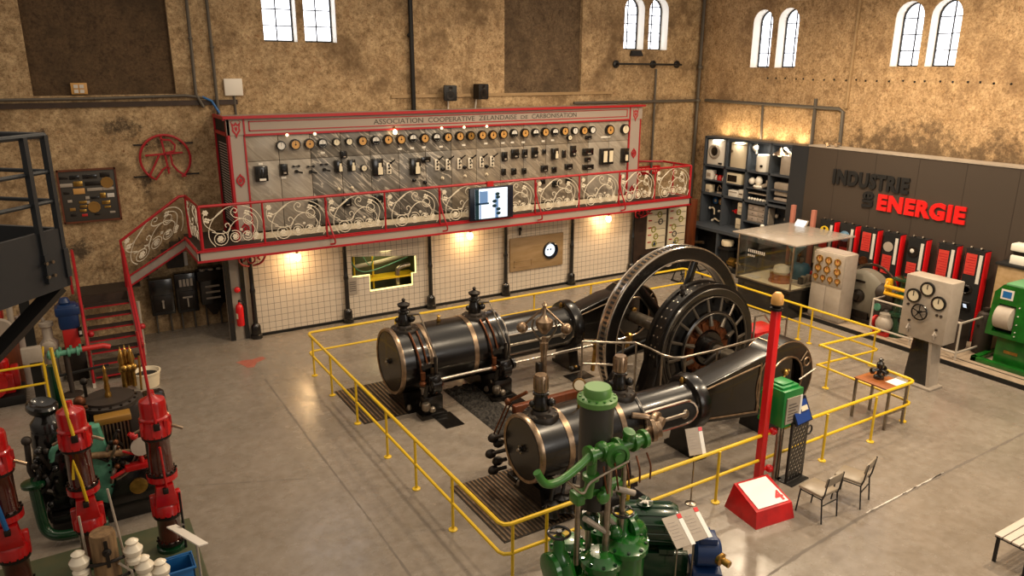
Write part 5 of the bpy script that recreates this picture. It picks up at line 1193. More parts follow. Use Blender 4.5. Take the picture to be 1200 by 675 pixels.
for i, (y, k, lb) in enumerate(((19.46, 'bin_blue', 'blue patterned disc on the back board of the far left bay, third row'), (19.18, 'gauge_orange', 'yellow patterned disc on the back board of the far left bay, third row'))):
    t = T('painted_disc', lb, 'disc', y, 2.14, 20.4); q = MB(); q.lathe([(.12, 0), (.12, .03), (.08, .035), (.05, .02), (0, .02)], (0, 0, 0), -X_, 20); q.build('rim', k, t)
    q = MB(); q.lathe([(.06, .03), (.02, .06), (0, .06)], (0, 0, 0), -X_, 14); q.build('centre', 'cream', t)
for i, (y, z, lb) in enumerate(((19.5, 1.75, 'cream bent fitting under the blue disc'), (19.05, 1.7, 'cream bent fitting under the yellow disc'), (19.25, 1.42, 'cream looped fitting lying lowest in the far left bay'))):
    t = T('pipe_fitting', lb, 'fitting', y, z, 20.3); q = MB(); q.tube(bez([(0, .12, .1), (0, 0, .13), (0, -.08, .08), (0, -.1, -.1)] if i < 2 else [(0, .2, 0), (0, .1, .08), (0, -.1, .02), (0, -.2, .08), (0, -.24, .0)]), .03, 6); q.build('tube', 'cream', t)
    q = MB(); q.sph((0, .13 if i < 2 else .22, .1 if i < 2 else 0), .05); q.build('end_cap', 'white_paint', t)
t = T('wall_button', 'round red knob on the dark board of the second bay, third row', 'knob', 18.44, 1.9, 20.4); q = MB(); q.lathe([(.07, 0), (.09, .03), (.06, .08), (0, .1)], (0, 0, 0), -X_, 16); q.build('cap', 'bright_red', t)
q = MB(); q.bb((-.03, -.2, -.02), (.0, .2, .02)); q.build('bar', 'tin_red', t)
boxy('cream_board', 'tall cream panel in the second bay, third row', 'panel', 17.99, 1.88, .3, .42, 'cream', d=.06, front=[(-.3, .2, .3, .25), (-.3, .6, .3, .65)], fk='pale_grey')
boxy('cream_board', 'squarish cream panel below the tall one in the second bay', 'panel', 18.0, 1.38, .36, .36, 'cream', d=.06, front=[(-.3, .4, .3, .45)], fk='pale_grey')
t = T('drawer_box', 'low cabinet of six pale drawers in the third bay', 'drawers', 17.25, 1.74)
q = MB(); q.bb((-.08, -.45, 0), (.2, .45, .56)); q.build('carcass', 'pale_grey', t)
for i in range(3):
    for j in range(2):
        q = MB(); q.bb((-.1, -.43+.44*j, .03+.18*i), (-.08, -.01+.44*j, .18+.18*i), bev=.006); o = q.build('drawer', 'gallery_grey', t)
        q = MB(); q.cyl((-.1, -.22+.44*j, .1+.18*i), (-.12, -.22+.44*j, .1+.18*i), .015, n=8); q.build('knob', 'iron', o)
q = MB(); q.bb((20.02, 16.9, 1.7), (20.44, 17.8, 1.74)); q.build('drawer_shelf', 'slate_blue', sh)
for i, (y, z, lb) in enumerate(((16.62, 2.05, 'small dark round meter in the fourth bay, third row, left'), (16.25, 2.0, 'small dark round meter in the fourth bay, third row, right'))):
    t = T('old_meter', lb, 'meter', y, z, 20.35); q = MB(); q.lathe([(.09, 0), (.1, .06), (.08, .08), (0, .08)], (0, 0, 0), -X_, 16); q.build('case', 'iron', t)
    q = MB(); q.lathe([(.06, .085), (0, .09)], (0, 0, 0), -X_, 14); q.build('dial', 'pale_grey', t)
t = thing('valve_assembly', 'brass valve with long spindle in the low left bay under the counter', 'valve', (19.6, 19.5, .12), 0, 'appliances on the shelves')
q = MB(); q.tube([(0, .3, .5), (0, -.35, .62)], .06, 8); q.sph((0, .3, .5), .1); q.build('spindle', 'bronze', t)
q = MB(); q.tube([(0, .1, .5), (0, .1, 0)], .05, 8); q.lathe([(.15, 0), (.15, .04), (.05, .08)], (0, .1, 0), Z_, 14); q.build('stand', 'iron', t)
t = thing('cream_pot', 'cream bulging pot hanging below the counter in the second low bay', 'pot', (19.6, 18.0, .8), 0, 'appliances on the shelves')
q = MB(); q.lathe([(.08, 0), (.2, .06), (.22, .18), (.2, .24), (0, .26)], (0, 0, 0), Z_, 18); q.build('pot', 'cream', t); q = MB(); q.bb((-.2, -.25, -.08), (.2, .25, -.0)); q.bb((-.15, -.2, -.68), (.15, .2, -.08)); q.build('stand', 'lettering_black', t)
t = thing('brass_motor', 'brass ended small motor on the floor of the second low bay', 'motor', (19.6, 17.75, .12), 0, 'appliances on the shelves')
q = MB(); q.lathe([(.13, -.2), (.16, -.18), (.16, .1), (.1, .14), (.04, .2)], (0, 0, .2), Y_, 18); q.build('casing', 'brass', t); q = MB(); q.tube([(0, -.2, .2), (0, -.45, .2)], .05, 8); q.bb((-.12, -.15, 0), (.12, .1, .08)); q.build('shaft', 'bright_steel', t)
t = thing('figurine', 'small white robot like figurine standing on the counter before the drawers', 'figurine', (19.55, 16.55, 1.36), 0, 'appliances on the shelves')
q = MB(); q.bb((-.06, -.1, .16), (.06, .1, .36), bev=.02); q.build('torso', 'white_paint', t); q = MB(); q.sph((0, 0, .44), .07); q.build('head', 'white_paint', t)
for s_ in (-1, 1):
    q = MB(); q.tube([(0, s_*.06, .18), (0, s_*.08, 0)], .035, 6); q.build('leg', 'white_paint', t); q = MB(); q.tube([(0, s_*.12, .33), (-.04, s_*.16, .2)], .025, 6); q.build('arm', 'white_paint', t)
# two pinkish wooden posts with a small info screen behind the display case
for i, (y, lb) in enumerate(((15.25, 'slim pinkish post behind the glass display case, left one of the pair'), (14.5, 'slim pinkish post behind the glass display case, right one beside the small screen'))):
    t = thing('slim_post', lb, 'post', (19.35, y, 0), 0, 'slim posts behind the display case')
    q = MB(); q.bb((-.06, -.06, 0), (.06, .06, 2.72 if i == 0 else 2.68), bev=.01); q.build('shaft', mat('post_pink%d' % i, '#a86a58', .5), t)
    q = MB(); q.bb((-.2, -.2, 0), (.2, .2, .05), bev=.01); q.build('foot', 'iron', t)
t = thing('lectern_screen', 'small bright angled screen on a stand behind the display case', 'screen', (19.3, 14.85, 0))
q = MB(); q.bb((-.05, -.05, 0), (.05, .05, 2.1)); q.build('stand', 'lettering_black', t)
q = MB(); q.box((-.05, 0, 2.2), (.3, .42, .03), R=Matrix.Rotation(-.9, 4, 'Y')); q.build('bezel', 'pale_grey', t)
q = MB(); q.box((-.066, 0, 2.21), (.24, .34, .02), R=Matrix.Rotation(-.9, 4, 'Y')); q.build('display', 'screen_white', t)

# kiosks along the brown wall
KY = [14.26, 13.57, 12.88, 12.2, 11.48, 10.67, 9.97]
KL = ['yellow trefoil sign at its top, first from the shelf end', 'blue globe picture at its top', 'red text panel at its top and a brown oval below', 'pale grey disc at its top above a red panel', 'round photo at its top and a short red panel', 'tall red text panel and a small model below', 'dark disc and a lit screen below its red panel']
for i, y in enumerate(KY):
    t = thing('info_kiosk', 'black and red kiosk with ' + KL[i], 'kiosk', (19.35, y, .1), 0, 'red information kiosks'); t.scale = (1, 1.02, .972)
    q = MB(); q.bb((.03, -.5, 0), (.24, 0, 2.4), bev=.006); q.build('body', 'bright_red', t)
    q = MB(); q.bb((.0, -.5, 2.4), (.24, 0, 2.42)); q.build('top_cap', 'lettering_black', t)
    q = MB(); q.bb((0, -.47, 0), (.035, -.02, 2.4)); fr = q.build('front_board', 'lettering_black', t)
    q = MB(); q.bb((-.008, -.44, 1.55), (0, -.36, 2.3)); 
    q.build('title_strip', 'paper', t)
    def txt(z0, z1):
        q = MB(); q.bb((-.006, -.31, z0), (0, -.05, z1)); q.build('text_panel', mat('panel_red', '#c2392f', .5), t)
        q = MB()
        n = int((z1-z0)/.07)
        for k in range(n): q.bb((-.009, -.29, z0+.03+k*.07), (-.005, -.07-.06*(k % 3 == 0), z0+.045+k*.07)); 
        q.build('print', 'gallery_red', t)
    def disc(z, r, key, key2=None):
        q = MB(); q.lathe([(r, 0), (r, .012), (0, .014)], (0, -.18, z), -X_, 22); o = q.build('round_picture', key, t); return o
    if i == 0:
        o = disc(2.1, .14, 'safety_yellow'); q = MB()
        for k in range(3): a = k*2*pi/3+pi/2; q.prism([(.035*cos(a-.5), .035*sin(a-.5)), (.1*cos(a-.5), .1*sin(a-.5)), (.105*cos(a), .105*sin(a)), (.1*cos(a+.5), .1*sin(a+.5)), (.035*cos(a+.5), .035*sin(a+.5))], (-.015, -.18, 2.1), -Y_, Z_, -X_*.004)
        q.lathe([(.022, 0), (.022, .004)], (-.015, -.18, 2.1), -X_, 10); q.build('trefoil', 'lettering_black', o); txt(1.2, 1.75)
    if i == 1:
        o = disc(2.05, .16, mat('globe_blue', '#2d5f8c', .4, col2='#8fb2c4', scale=7)); txt(1.1, 1.72)
    if i == 2:
        txt(1.75, 2.3); disc(1.45, .14, 'copper'); q = MB(); q.prism([(-.1, .55), (-.1, .62), (0, .98), (0, .5)], (-.28, -.36, 0), X_, Z_, Y_*.3) if False else q.prism([(0, .4), (-.3, .55), (0, 1.1)], (0, -.35, 0), X_, Z_, Y_*.3); q.build('sloping_shelf', 'gallery_grey', t)
    if i == 3: disc(2.02, .14, 'pale_grey'); txt(1.25, 1.78)
    if i == 4:
        o = disc(2.02, .15, 'iron'); q = MB(); q.sph((-.015, -.15, 2.05), .06, (.15, 1, 1), 0); q.build('photo_highlight', 'paper', o); txt(1.4, 1.72)
    if i == 5:
        txt(1.55, 2.25); q = MB(); q.bb((-.16, -.4, 1.2), (0, -.05, 1.24)); q.build('small_shelf', 'iron', t)
        q = MB(); q.lathe([(.1, 0), (.1, .06), (.05, .1), (0, .16)], (-.08, -.22, 1.24), Z_, 14); q.tube([(-.08, -.3, 1.28), (-.08, -.1, 1.36)], .03, 6); q.build('model', 'pale_grey', t)
    if i == 6:
        txt(1.75, 2.3); o = disc(1.35, .15, 'iron'); q = MB(); q.lathe([(.13, .015), (.1, .03), (.08, .015), (0, .015)], (0, -.18, 1.35), -X_, 20); q.build('ring', 'black_gloss', o)
        q = MB(); q.box((-.1, -.22, .95), (.04, .34, .26), R=Matrix.Rotation(-.5, 4, 'Y')); o = q.build('screen', 'lettering_black', t)
        q = MB(); q.box((-.122, -.22, .96), (.006, .3, .2), R=Matrix.Rotation(-.5, 4, 'Y')); q.box((-.124, -.15, .97), (.008, .1, .1), 1, R=Matrix.Rotation(-.5, 4, 'Y')); q.box((-.124, -.28, .95), (.008, .08, .12), 2, R=Matrix.Rotation(-.5, 4, 'Y')); q.build('screen_picture', ['screen_blue', 'lettering_red', 'screen_white'], o)
    for s_ in (-.12, -.36):
        q = MB(); q.cyl((.15, s_, 2.42), (.02, s_, 2.47), .025, n=8); q.build('spot', 'steel', t)

# platform
w = MB(); w.bb((17.6, 2, 0), (19.7, 13.35, .1)); struct(w.build('floor_platform', 'concrete_pale', smooth=0))
w = MB(); w.bb((17.55, 2, 0), (17.6, 13.4, .1)); w.bb((17.9, 2, .1), (17.94, 9.1, .103)); struct(w.build('trim_13', 'wall_black_metal', smooth=0))

# display case
dc = thing('display_case', 'large glass display case with a grey flat top on a black plinth', 'display case', (0, 0, 0))
q = MB(); q.bb((16.95, 13.2, 0), (19.2, 15.05, .8), bev=.01); q.build('plinth', 'black_gloss', dc)
q = MB(); q.bb((16.9, 13.15, .78), (19.25, 15.1, .84)); q.build('base_tray', 'wall_black_metal', dc)
q = MB(); q.bb((16.97, 13.22, .84), (19.2, 15.05, .86)); q.build('display_floor', 'gauge_cream', dc)
q = MB(); q.bb((16.8, 13.0, 2.14), (19.3, 15.28, 2.18), bev=.005); q.build('top_sheet', 'plexi', dc)
for a, b in (((16.9, 13.16, .84), (16.92, 15.1, 2.14)), ((16.93, 13.15, .84), (19.25, 13.17, 2.14)), ((16.93, 15.08, .84), (19.25, 15.1, 2.14))):
    q = MB(); q.bb(a, b); q.build('glass_pane', 'case_glass', dc)
q = MB()
for x, y in ((16.91, 13.16), (16.91, 15.09), (19.24, 13.16), (19.24, 15.09)): q.bb((x-.02, y-.02, .84), (x+.02, y+.02, 2.14), bev=.004)
for y in (13.16, 15.09): q.bb((16.9, y-.012, .84), (19.25, y+.012, .87))
q.bb((16.9, 13.16, .84), (16.924, 15.09, .87)); q.build('edge_frame', 'steel', dc)
t = thing('glass_dome', 'clear glass dome over a brown wooden drum inside the display case', 'model', (17.5, 13.98, .86), 0, 'exhibits in the display case')
q = MB(); q.lathe([(.33, 0), (.33, .06), (.3, .08), (.3, .22), (0, .24)], (0, 0, 0), Z_, 28); q.build('wooden_drum', mat('dome_base', '#8a4a22', .4), t)
q = MB(); q.lathe([(.2, .22), (.24, .3), (.2, .45), (.1, .5), (0, .52)], (0, 0, 0), Z_, 20); q.build('white_core', 'white_paint', t)
q = MB(); q.lathe([(.32, .2), (.32, .38), (.27, .55), (.15, .66), (0, .7)], (0, 0, 0), Z_, 26, cap=False); q.build('dome', 'case_glass', t)
t = thing('molecule_model', 'blue and pale stacked funnel model at the back of the display case', 'model', (18.6, 14.4, .86), 0, 'exhibits in the display case')
q = MB(); q.lathe([(.04, 0), (.04, .55), (.28, .85), (.22, .9), (0, .9)], (0, 0, 0), Z_, 18); q.build('funnel', mat('pale_teal', '#4d8aa0', .4), t)
q = MB(); q.lathe([(.22, .9), (.26, 1.0), (.12, 1.12), (0, 1.14)], (0, 0, 0), Z_, 18); q.build('cap', 'paper', t)
t = thing('scale_model', 'flat grey scale model with small blocks on the right of the display case floor', 'model', (17.7, 13.42, .86), 0, 'exhibits in the display case')
q = MB(); q.bb((-.2, -.18, 0), (.9, .22, .05)); q.build('model_base', 'pale_grey', t)
random.seed(21)
for k in range(7):
    q = MB(); x = -.1+.14*k; y = random.uniform(-.08, .1); q.bb((x-.05, y-.06, .05), (x+.05, y+.06, .05+random.uniform(.08, .24)), bev=.006); q.build('block', random.choice(['gallery_grey', 'pale_grey', 'iron']), t)
t = thing('red_model', 'small red model on the far right of the display case', 'model', (18.4, 13.7, .86), 0, 'exhibits in the display case')
q = MB(); q.bb((-.12, -.12, 0), (.12, .12, .12), bev=.02); q.build('base', 'pale_grey', t); q = MB(); q.sph((0, 0, .18), .1); q.build('knob', 'bright_red', t)
t = thing('blue_tank_model', 'teal blue curved tank model behind the glass dome in the case', 'model', (18.3, 13.95, .86), 0, 'exhibits in the display case')
q = MB(); q.lathe([(.3, 0), (.32, .08), (.3, .3), (.22, .42), (0, .45)], (0, 0, 0), Z_, 22); q.build('tank', mat('teal', '#2c6680', .4), t); q = MB(); q.tube([(0, 0, .45), (0, 0, .6)], .05); q.build('neck', 'steel', t)
for i, (x, y, z, lb) in enumerate(((19.0, 13.9, 1.45, 'pale card panel upright at the back of the display case'), (17.2, 14.7, .87, 'white caption card flat on the left of the display case floor'))):
    q = MB(); q.box((x, y, z if i == 0 else z), (.02, .4, .5) if i == 0 else (.25, .4, .012), bev=.003); o = tag(q.build('caption_card', 'gauge_cream' if i == 0 else 'paper'), lb, 'card', 'exhibits in the display case')
    if i == 0: q = MB(); q.bb((x-.005, y-.03, .86), (x+.03, y+.03, 1.2)); q.build('card_stand', 'iron', o)
q = MB()
for k in range(9): q.bb((16.893, 14.72-.07*k, 1.66), (16.899, 14.68-.07*k, 1.75)); 
for k in range(4): q.bb((16.893, 14.72-.07*k, 1.54), (16.899, 14.68-.07*k, 1.6))
q.build('glass_print', 'paper', dc)

# grey gauge cabinet
gc = thing('gauge_cabinet', 'grey metal cabinet with ten round gauges above two blank doors', 'cabinet', (17.62, 12.55, .1))
q = MB(); q.bb((0, -.5, 0), (.55, .5, 1.9), bev=.05); q.build('body', 'pale_grey', gc)
q = MB(); q.bb((.06, -.4, 1.895), (.5, .4, 1.91)); q.build('top_tray', 'gallery_grey', gc)
for s_ in (-1, 1):
    q = MB(); q.bb((-.014, .01 if s_ > 0 else -.48, .06), (0, .48 if s_ > 0 else -.01, .95), bev=.006); q.build('door', 'pale_grey', gc)
q = MB(); q.bb((-.016, -.48, 1.0), (0, .48, 1.86), bev=.006); q.build('gauge_panel', 'pale_grey', gc)
for zz, ys_, r in ((1.68, (.28, 0, -.28), .1), (1.42, (.3, .02, -.3), .1), (1.17, (.35, .12, -.11, -.34), .08)):
    for y in ys_:
        q = MB(); q.lathe([(r, 0), (r, .03), (r*.75, .035), (r*.75, .02), (0, .02)], (-.016, y, zz), -X_, 20); q.bb((-.03, y-.02, zz-r-.05), (-.016, y+.02, zz-r)); o = q.build('gauge', 'brass', gc)
        q = MB(); q.lathe([(r*.7, .022), (0, .024)], (-.016, y, zz), -X_, 18); q.bb((-.046, y-.008, zz), (-.04, y+.008, zz+r*.6), 1); q.build('dial', ['gauge_orange', 'gallery_red'], o)

# round grey machine (fan casing) and neighbours on the platform
t = thing('blower', 'grey round blower casing with a dark hub beside the gauge cabinet', 'blower', (18.55, 12.02, .1))
q = MB(); q.lathe([(.62, -.22), (.7, -.18), (.7, .12), (.6, .2), (.2, .22), (0, .22)], (0, 0, .72), -X_, 40); q.build('casing', mat('blower_grey', '#6f695c', .5), t)
q = MB(); q.lathe([(.18, .22), (.18, .3), (.1, .34), (.1, .42), (0, .42)], (0, 0, .72), -X_, 20); q.build('hub', 'iron', t)
q = MB(); q.bb((-.26, -.15, 1.1), (-.24, .12, 1.16)); q.build('name_plate', 'iron', t)
q = MB(); q.lathe([(.72, -.3), (.78, -.28), (.78, -.34), (.72, -.36)], (0, 0, .76), -X_, 36, closed=True); q.build('rear_hoop', 'steel', t)
q = MB(); q.bb((-.3, -.5, 0), (.3, .5, .12), bev=.02); q.bb((-.26, -.35, .1), (.2, .35, .3)); q.build('base', 'iron', t)
t = thing('valve_pump', 'dark green pump with yellow handle bracket between blower and gauge board', 'pump', (18.15, 10.75, .1))
q = MB(); q.lathe([(.24, 0), (.24, .06), (.15, .1), (.13, .5), (.2, .55), (.2, .62), (.13, .66), (.12, 1.0), (.17, 1.05), (.17, 1.15), (0, 1.2)], (0, 0, 0), Z_, 18); q.build('column', 'dark_green', t)
q = MB(); q.sph((.05, .3, .45), .2); q.tube([(.0, .3, .45), (0, -.25, .45)], .1, 10); q.build('pump_body', 'iron', t)
q = MB(); q.tube([(-.15, .28, 1.42), (-.25, .28, 1.3), (-.25, -.5, 1.3)], .05, 8); q.tube([(-.15, .28, 1.2), (-.25, .28, 1.12), (-.25, -.5, 1.12)], .05, 8); q.bb((-.2, .2, 1.1), (-.05, .34, 1.48), bev=.02); q.build('yellow_bracket', 'yellow_paint', t)
q = MB(); q.bb((-.1, -.4, 1.45), (.3, .25, 1.52), bev=.02); q.tube([(.1, 0, 1.2), (.1, 0, 1.45)], .08); q.build('top_table', 'dark_green', t)
t = thing('small_motor', 'small brown motor with a green eye low behind the grey railing', 'motor', (18.45, 11.25, .1))
q = MB(); q.lathe([(.2, -.3), (.24, -.26), (.24, .22), (.15, .3)], (0, 0, .95), Y_, 20); q.build('casing', 'brown_dark', t); q = MB(); q.bb((-.25, -.3, 0), (.25, .3, .72), bev=.03); q.build('base', 'brown_dark', t); q = MB(); q.lathe([(.1, 0), (.1, .03), (0, .04)], (-.25, .1, .6), -X_, 14); q.build('green_eye', 'mint', t)
t = thing('red_valve_body', 'grey bellied valve body with red ends on the platform floor', 'valve', (17.95, 10.95, .1))
q = MB(); q.sph((0, 0, .3), .22, (1, 1, 1.1)); q.lathe([(.14, 0), (.14, .12)], (0, 0, .45), Z_, 14); q.build('belly', 'pale_grey', t); q = MB(); q.lathe([(.16, 0), (.16, .06)], (0, .22, .3), Y_, 14); q.bb((-.15, -.2, 0), (.15, .2, .1)); q.build('flange', 'tin_red', t)
# thin grey railing on the platform
t = thing('grey_railing', 'thin pale grey tube railing around the machines on the platform', 'railing', (0, 0, 0))
for z in (1.03, .28):
    q = MB(); q.tube([(18.6, 11.2, z), (17.75, 11.2, z), (17.75, 8.95, z), (18.9, 8.95, z)], .027, 8); q.build('rail', 'rail_pale', t)
for p in ((17.75, 11.2), (17.75, 8.95), (17.75, 10.1), (18.6, 11.2), (18.9, 8.95)):
    q = MB(); q.tube([(*p, .1), (*p, 1.03)], .025, 8); q.build('post', 'rail_pale', t)
# gauge board on pedestal
t = thing('control_board', 'grey control board with three large gauges and a handwheel on a black pedestal', 'control panel', (15.92, 8.72, 0))
q = MB(); q.prism([(-.3, 0), (.3, 0), (.2, 1.12), (-.2, 1.12)], (-.12, 0, 0), Y_, Z_, X_*.3, bev=.02); q.build('pedestal', 'black_gloss', t)
q = MB(); q.prism([(-.33, 0), (-.26, 0), (-.17, 1.12), (-.24, 1.12)], (-.15, 0, 0), Y_, Z_, X_*.36); q.build('pedestal_edge', 'pale_grey', t)
q = MB(); q.bb((-.24, -.42, 0), (.26, .4, .05), bev=.015); q.build('foot', 'pale_grey', t)
q = MB(); q.bb((-.2, -.5, 1.08), (.26, .52, 2.46), bev=.02); q.build('case', 'pale_grey', t)
for y, z in ((.28, 2.02), (-.0, 2.23), (-.28, 1.98)):
    q = MB(); q.lathe([(.16, 0), (.16, .04), (.125, .05), (.125, .03), (0, .03)], (-.2, y, z), -X_, 26); o = q.build('gauge', 'black_gloss', t)
    q = MB(); q.lathe([(.12, .032), (0, .034)], (-.2, y, z), -X_, 22); q.bb((-.245, y-.008, z), (-.236, y+.008, z+.1), 1); q.build('dial', ['gauge_cream', 'black_gloss'], o)
q = MB(); q.ring((-.26, .08, 1.7), X_, .17, .018, 26, 6)
for k in range(5): a = 2*pi*k/5+.3; q.tube([(-.27, .08, 1.7), (-.26, .08+.17*cos(a), 1.7+.17*sin(a))], .012, 6)
q.cyl((-.2, .08, 1.7), (-.3, .08, 1.7), .03, n=10); q.build('handwheel', 'black_gloss', t)
for y, z in ((.38, 1.8), (-.28, 1.72), (-.37, 1.72), (.3, 1.45), (-.32, 1.4)):
    q = MB(); q.cyl((-.2, y, z), (-.23, y, z), .028, n=10); q.build('push_button', 'brown_dark', t)
for y in (.3, -.3):
    q = MB(); q.tube([(-.21, y, 1.36), (-.27, y, 1.28), (-.23, y, 1.18)], .022, 6); q.cyl((-.2, y, 1.28), (-.24, y, 1.28), .045, n=12); q.build('tap', 'pale_grey', t)
for y in (.45, .0, -.2, -.44):
    q = MB(); q.cyl((0, y, 1.0), (0, y, 1.1), .045, n=10); q.build('cable_gland', 'iron', t)

# green machine at the right edge
t = thing('green_machine', 'tall glossy green machine with a grey roller in its window at the right edge', 'machine', (18.2, 8.1, .1))
q = MB(); q.holed([(-.75, .72), (.52, .72), (.46, 1.75), (.3, 1.95), (-.75, 1.95)], [[(-.05, .82), (.38, .82), (.32, 1.5), (-.05, 1.5)]], (0, 0, 0), Y_, Z_, X_*.9); q.build('housing', 'green_gloss', t)
q = MB(); q.prism([(-.6, 0), (.32, 0), (.3, .75), (-.6, .75)], (.15, 0, 0), Y_, Z_, X_*.6, bev=.03); q.build('column', 'green_gloss', t)
q = MB(); 
for a, b in (((-.1, .55, 0), (1.1, .68, .12)), ((-.1, -.7, 0), (.02, .68, .12)), ((-.1, -.7, 0), (1.1, -.58, .12))): q.bb(a, b, bev=.01)
q.build('base_frame', 'green_gloss', t)
q = MB(); q.bb((.2, -.05, .82), (.5, .4, 1.5)); q.build('window_back', 'lettering_black', t)
q = MB(); q.lathe([(.22, -.2), (.28, -.17), (.28, .17), (.22, .2), (0, .2)], (.12, .17, 1.18), Y_, 26); q.build('roller', 'pale_grey', t)
for z in (.82, .95, 1.1, 1.25, 1.4, 1.55, 1.7):
    q = MB(); q.cyl((-.0, -.55, z), (-.02, -.55, z), .018, n=8); q.build('rivet', 'paper', t)
for z in (.82, .92, 1.1, 1.3, 1.5):
    q = MB(); q.cyl((-.0, -.12, z), (-.02, -.12, z), .015, n=8); q.build('rivet', 'paper', t)
q = MB(); q.bb((-.012, .05, 1.62), (0, .32, 1.85)); o = q.build('sticker', 'paper', t)
q = MB(); q.bb((-.016, .09, 1.66), (-.012, .28, 1.81)); q.build('sticker_picture', 'bin_blue', o)
q = MB(); q.bb((.135, -.2, .33), (.15, .1, .4)); q.build('name_plate', 'brass', t)
q = MB(); q.bb((0, -.7, 1.95), (.9, .25, 2.0), bev=.01); q.build('top_cover', mat('pale_green', '#5f9a6a', .4), t)
t = thing('gas_cylinder', 'dark rusty cylinder standing on the platform left of the green machine', 'cylinder', (18.85, 8.95, .1))
q = MB(); q.lathe([(.2, 0), (.21, .03), (.21, .85), (.17, 1.0), (.06, 1.06), (.06, 1.14), (0, 1.15)], (0, 0, 0), Z_, 22); q.build('body', 'brown_dark', t); q = MB(); q.lathe([(.035, 0), (.035, .02)], (-.2, .05, .7), -X_, 10); q.lathe([(.1, 1.0), (.1, 1.06)], (0, 0, .06), Z_, 14); q.build('collar', 'iron', t)
t = thing('plinth_box', 'brown wooden box plinth behind the green machine', 'box', (19.28, 8.62, .1))
q = MB(); q.bb((-.1, -.6, 0), (.38, .45, 2.15), bev=.01); q.build('box', 'light_wood', t); q = MB(); q.bb((-.14, -.65, 2.15), (.4, .5, 2.2)); q.build('top_board', 'lettering_black', t)
t = thing('white_machine', 'small white machine with a dark gap on top of the wooden box plinth', 'machine', (19.4, 8.68, 2.3))
q = MB(); q.bb((-.15, -.16, 0), (.15, .2, .22), bev=.03); q.build('lower_body', 'white_paint', t); q = MB(); q.bb((-.1, -.12, .22), (.12, .16, .32)); q.build('waist', 'iron', t); q = MB(); q.bb((-.16, -.2, .32), (.16, .22, .5), bev=.03); q.build('upper_body', 'white_paint', t)
t = thing('dark_engine_block', 'dark engine model on the platform between kiosks and gas cylinder', 'engine', (18.55, 9.6, .1))
q = MB(); q.bb((-.2, -.35, 0), (.25, .35, .7), bev=.04); q.build('block', 'brown_dark', t); q = MB(); q.lathe([(.22, 0), (.22, .08), (.1, .1)], (-.2, .05, .55), -X_, 18); q.tube([(-.2, -.2, .75), (-.05, 0, .95), (.1, .25, .8)], .07, 8); q.build('flywheel', 'iron', t)
# low iron frame seen through the flywheel, and things below the posters
t = thing('iron_trestle', 'low black iron frame with crossed struts behind the flywheel near the posters', 'frame', (17.9, 17.6, 0))
for x in (-.9, .9):
    q = MB(); q.bb((x-.03, -.3, 0), (x+.03, .3, .05)); q.tube([(x, -.28, .02), (x, 0, .7)], .022, 6); q.tube([(x, .28, .02), (x, 0, .7)], .022, 6); q.build('end_frame', 'wall_black_metal', t)
for a, b in (((-.9, 0, .68), (.9, 0, .68)), ((-.9, -.1, .3), (.9, -.1, .3)), ((-.5, -.12, .05), (-.1, -.05, .7)), ((.1, -.12, .05), (-.3, -.05, .7)), ((.3, -.12, .05), (.6, -.05, .7)), ((.75, -.12, .05), (.4, -.05, .7)), ((-.9, -.1, .05), (-.5, -.1, .5))):
    q = MB(); q.tube([a, b], .024, 6); q.build('strut', 'wall_black_metal', t)
t = thing('low_cabinet', 'dark low cabinet with a pale round plate leaning on it under the posters', 'cabinet', (17.6, 18.9, 0))
q = MB(); q.bb((-.9, -.3, 0), (.9, .3, .62), bev=.02); q.build('carcass', 'lettering_black', t)
q = MB(); q.lathe([(.22, 0), (.24, .02), (.2, .04), (0, .03)], (-.3, -.36, .5), (-.1, -1, .7), 22); q.build('round_plate', 'gallery_grey', t)
q = MB(); q.bb((-.8, -.32, .1), (-.05, -.3, .55)); q.build('door', 'wall_black_metal', t)
q = MB(); q.bb((.05, -.32, .1), (.8, -.3, .55)); q.build('door', 'wall_black_metal', t)
# ================================================================== FRONT OF THE HALL
# red pole with green box
t = thing('red_pole', 'tall red pole with an amber lamp on top, standing by the red box', 'pole', (9.5, 7.6, 0))
q = MB(); q.bb((-.06, -.06, 0), (.06, .06, 3.1), bev=.01); q.build('shaft', 'bright_red', t)
q = MB(); q.lathe([(.1, 3.1), (.1, 3.14), (.06, 3.16), (.1, 3.18), (.1, 3.2)], (0, 0, 0), Z_, 16); q.build('lamp_collar', 'iron', t)
q = MB(); q.lathe([(.095, 3.2), (.1, 3.25), (.09, 3.34), (.05, 3.39), (0, 3.4)], (0, 0, 0), Z_, 18); q.build('amber_lamp', 'gauge_orange', t)
q = MB(); q.bb((-.12, -.12, 0), (.12, .12, .02)); q.build('foot_plate', 'bright_red', t)
q = MB()
for z in (.25, .95): q.tube([(0, 0, z), (.26, -.02, z)], .03, 6); q.sph((.2, -.04, z), .07)
q.build('clamp', 'bright_red', t)
t = thing('green_box', 'bright green metal box with a notice on its side, fixed to the red pole', 'box', (9.86, 7.62, 1.08))
q = MB(); q.prism([(-.24, 0), (.24, 0), (.24, .56), (.14, .64), (-.24, .64)], (-.2, 0, 0), Y_, Z_, X_*.46, bev=.012); q.build('body', 'first_aid_green', t)
q = MB(); q.bb((-.16, -.16, .62), (.24, .2, .68), bev=.02); q.bb((-.1, -.1, .68), (.18, .16, .71), bev=.01); q.build('ridged_lid', 'first_aid_green', t)
q = MB(); q.bb((-.14, -.262, .06), (.2, -.24, .52)); o = q.build('notice', 'pale_grey', t)
q = MB(); q.bb((.17, -.266, .06), (.22, -.256, .53)); 
q.build('notice_edge', 'paper_bright', o)
q = MB()
for k in range(6): q.bb((-.1, -.266, .12+k*.055), (.13-.05*(k % 2), -.261, .135+k*.055))
q.build('print', 'lettering_grey', o)
q = MB()
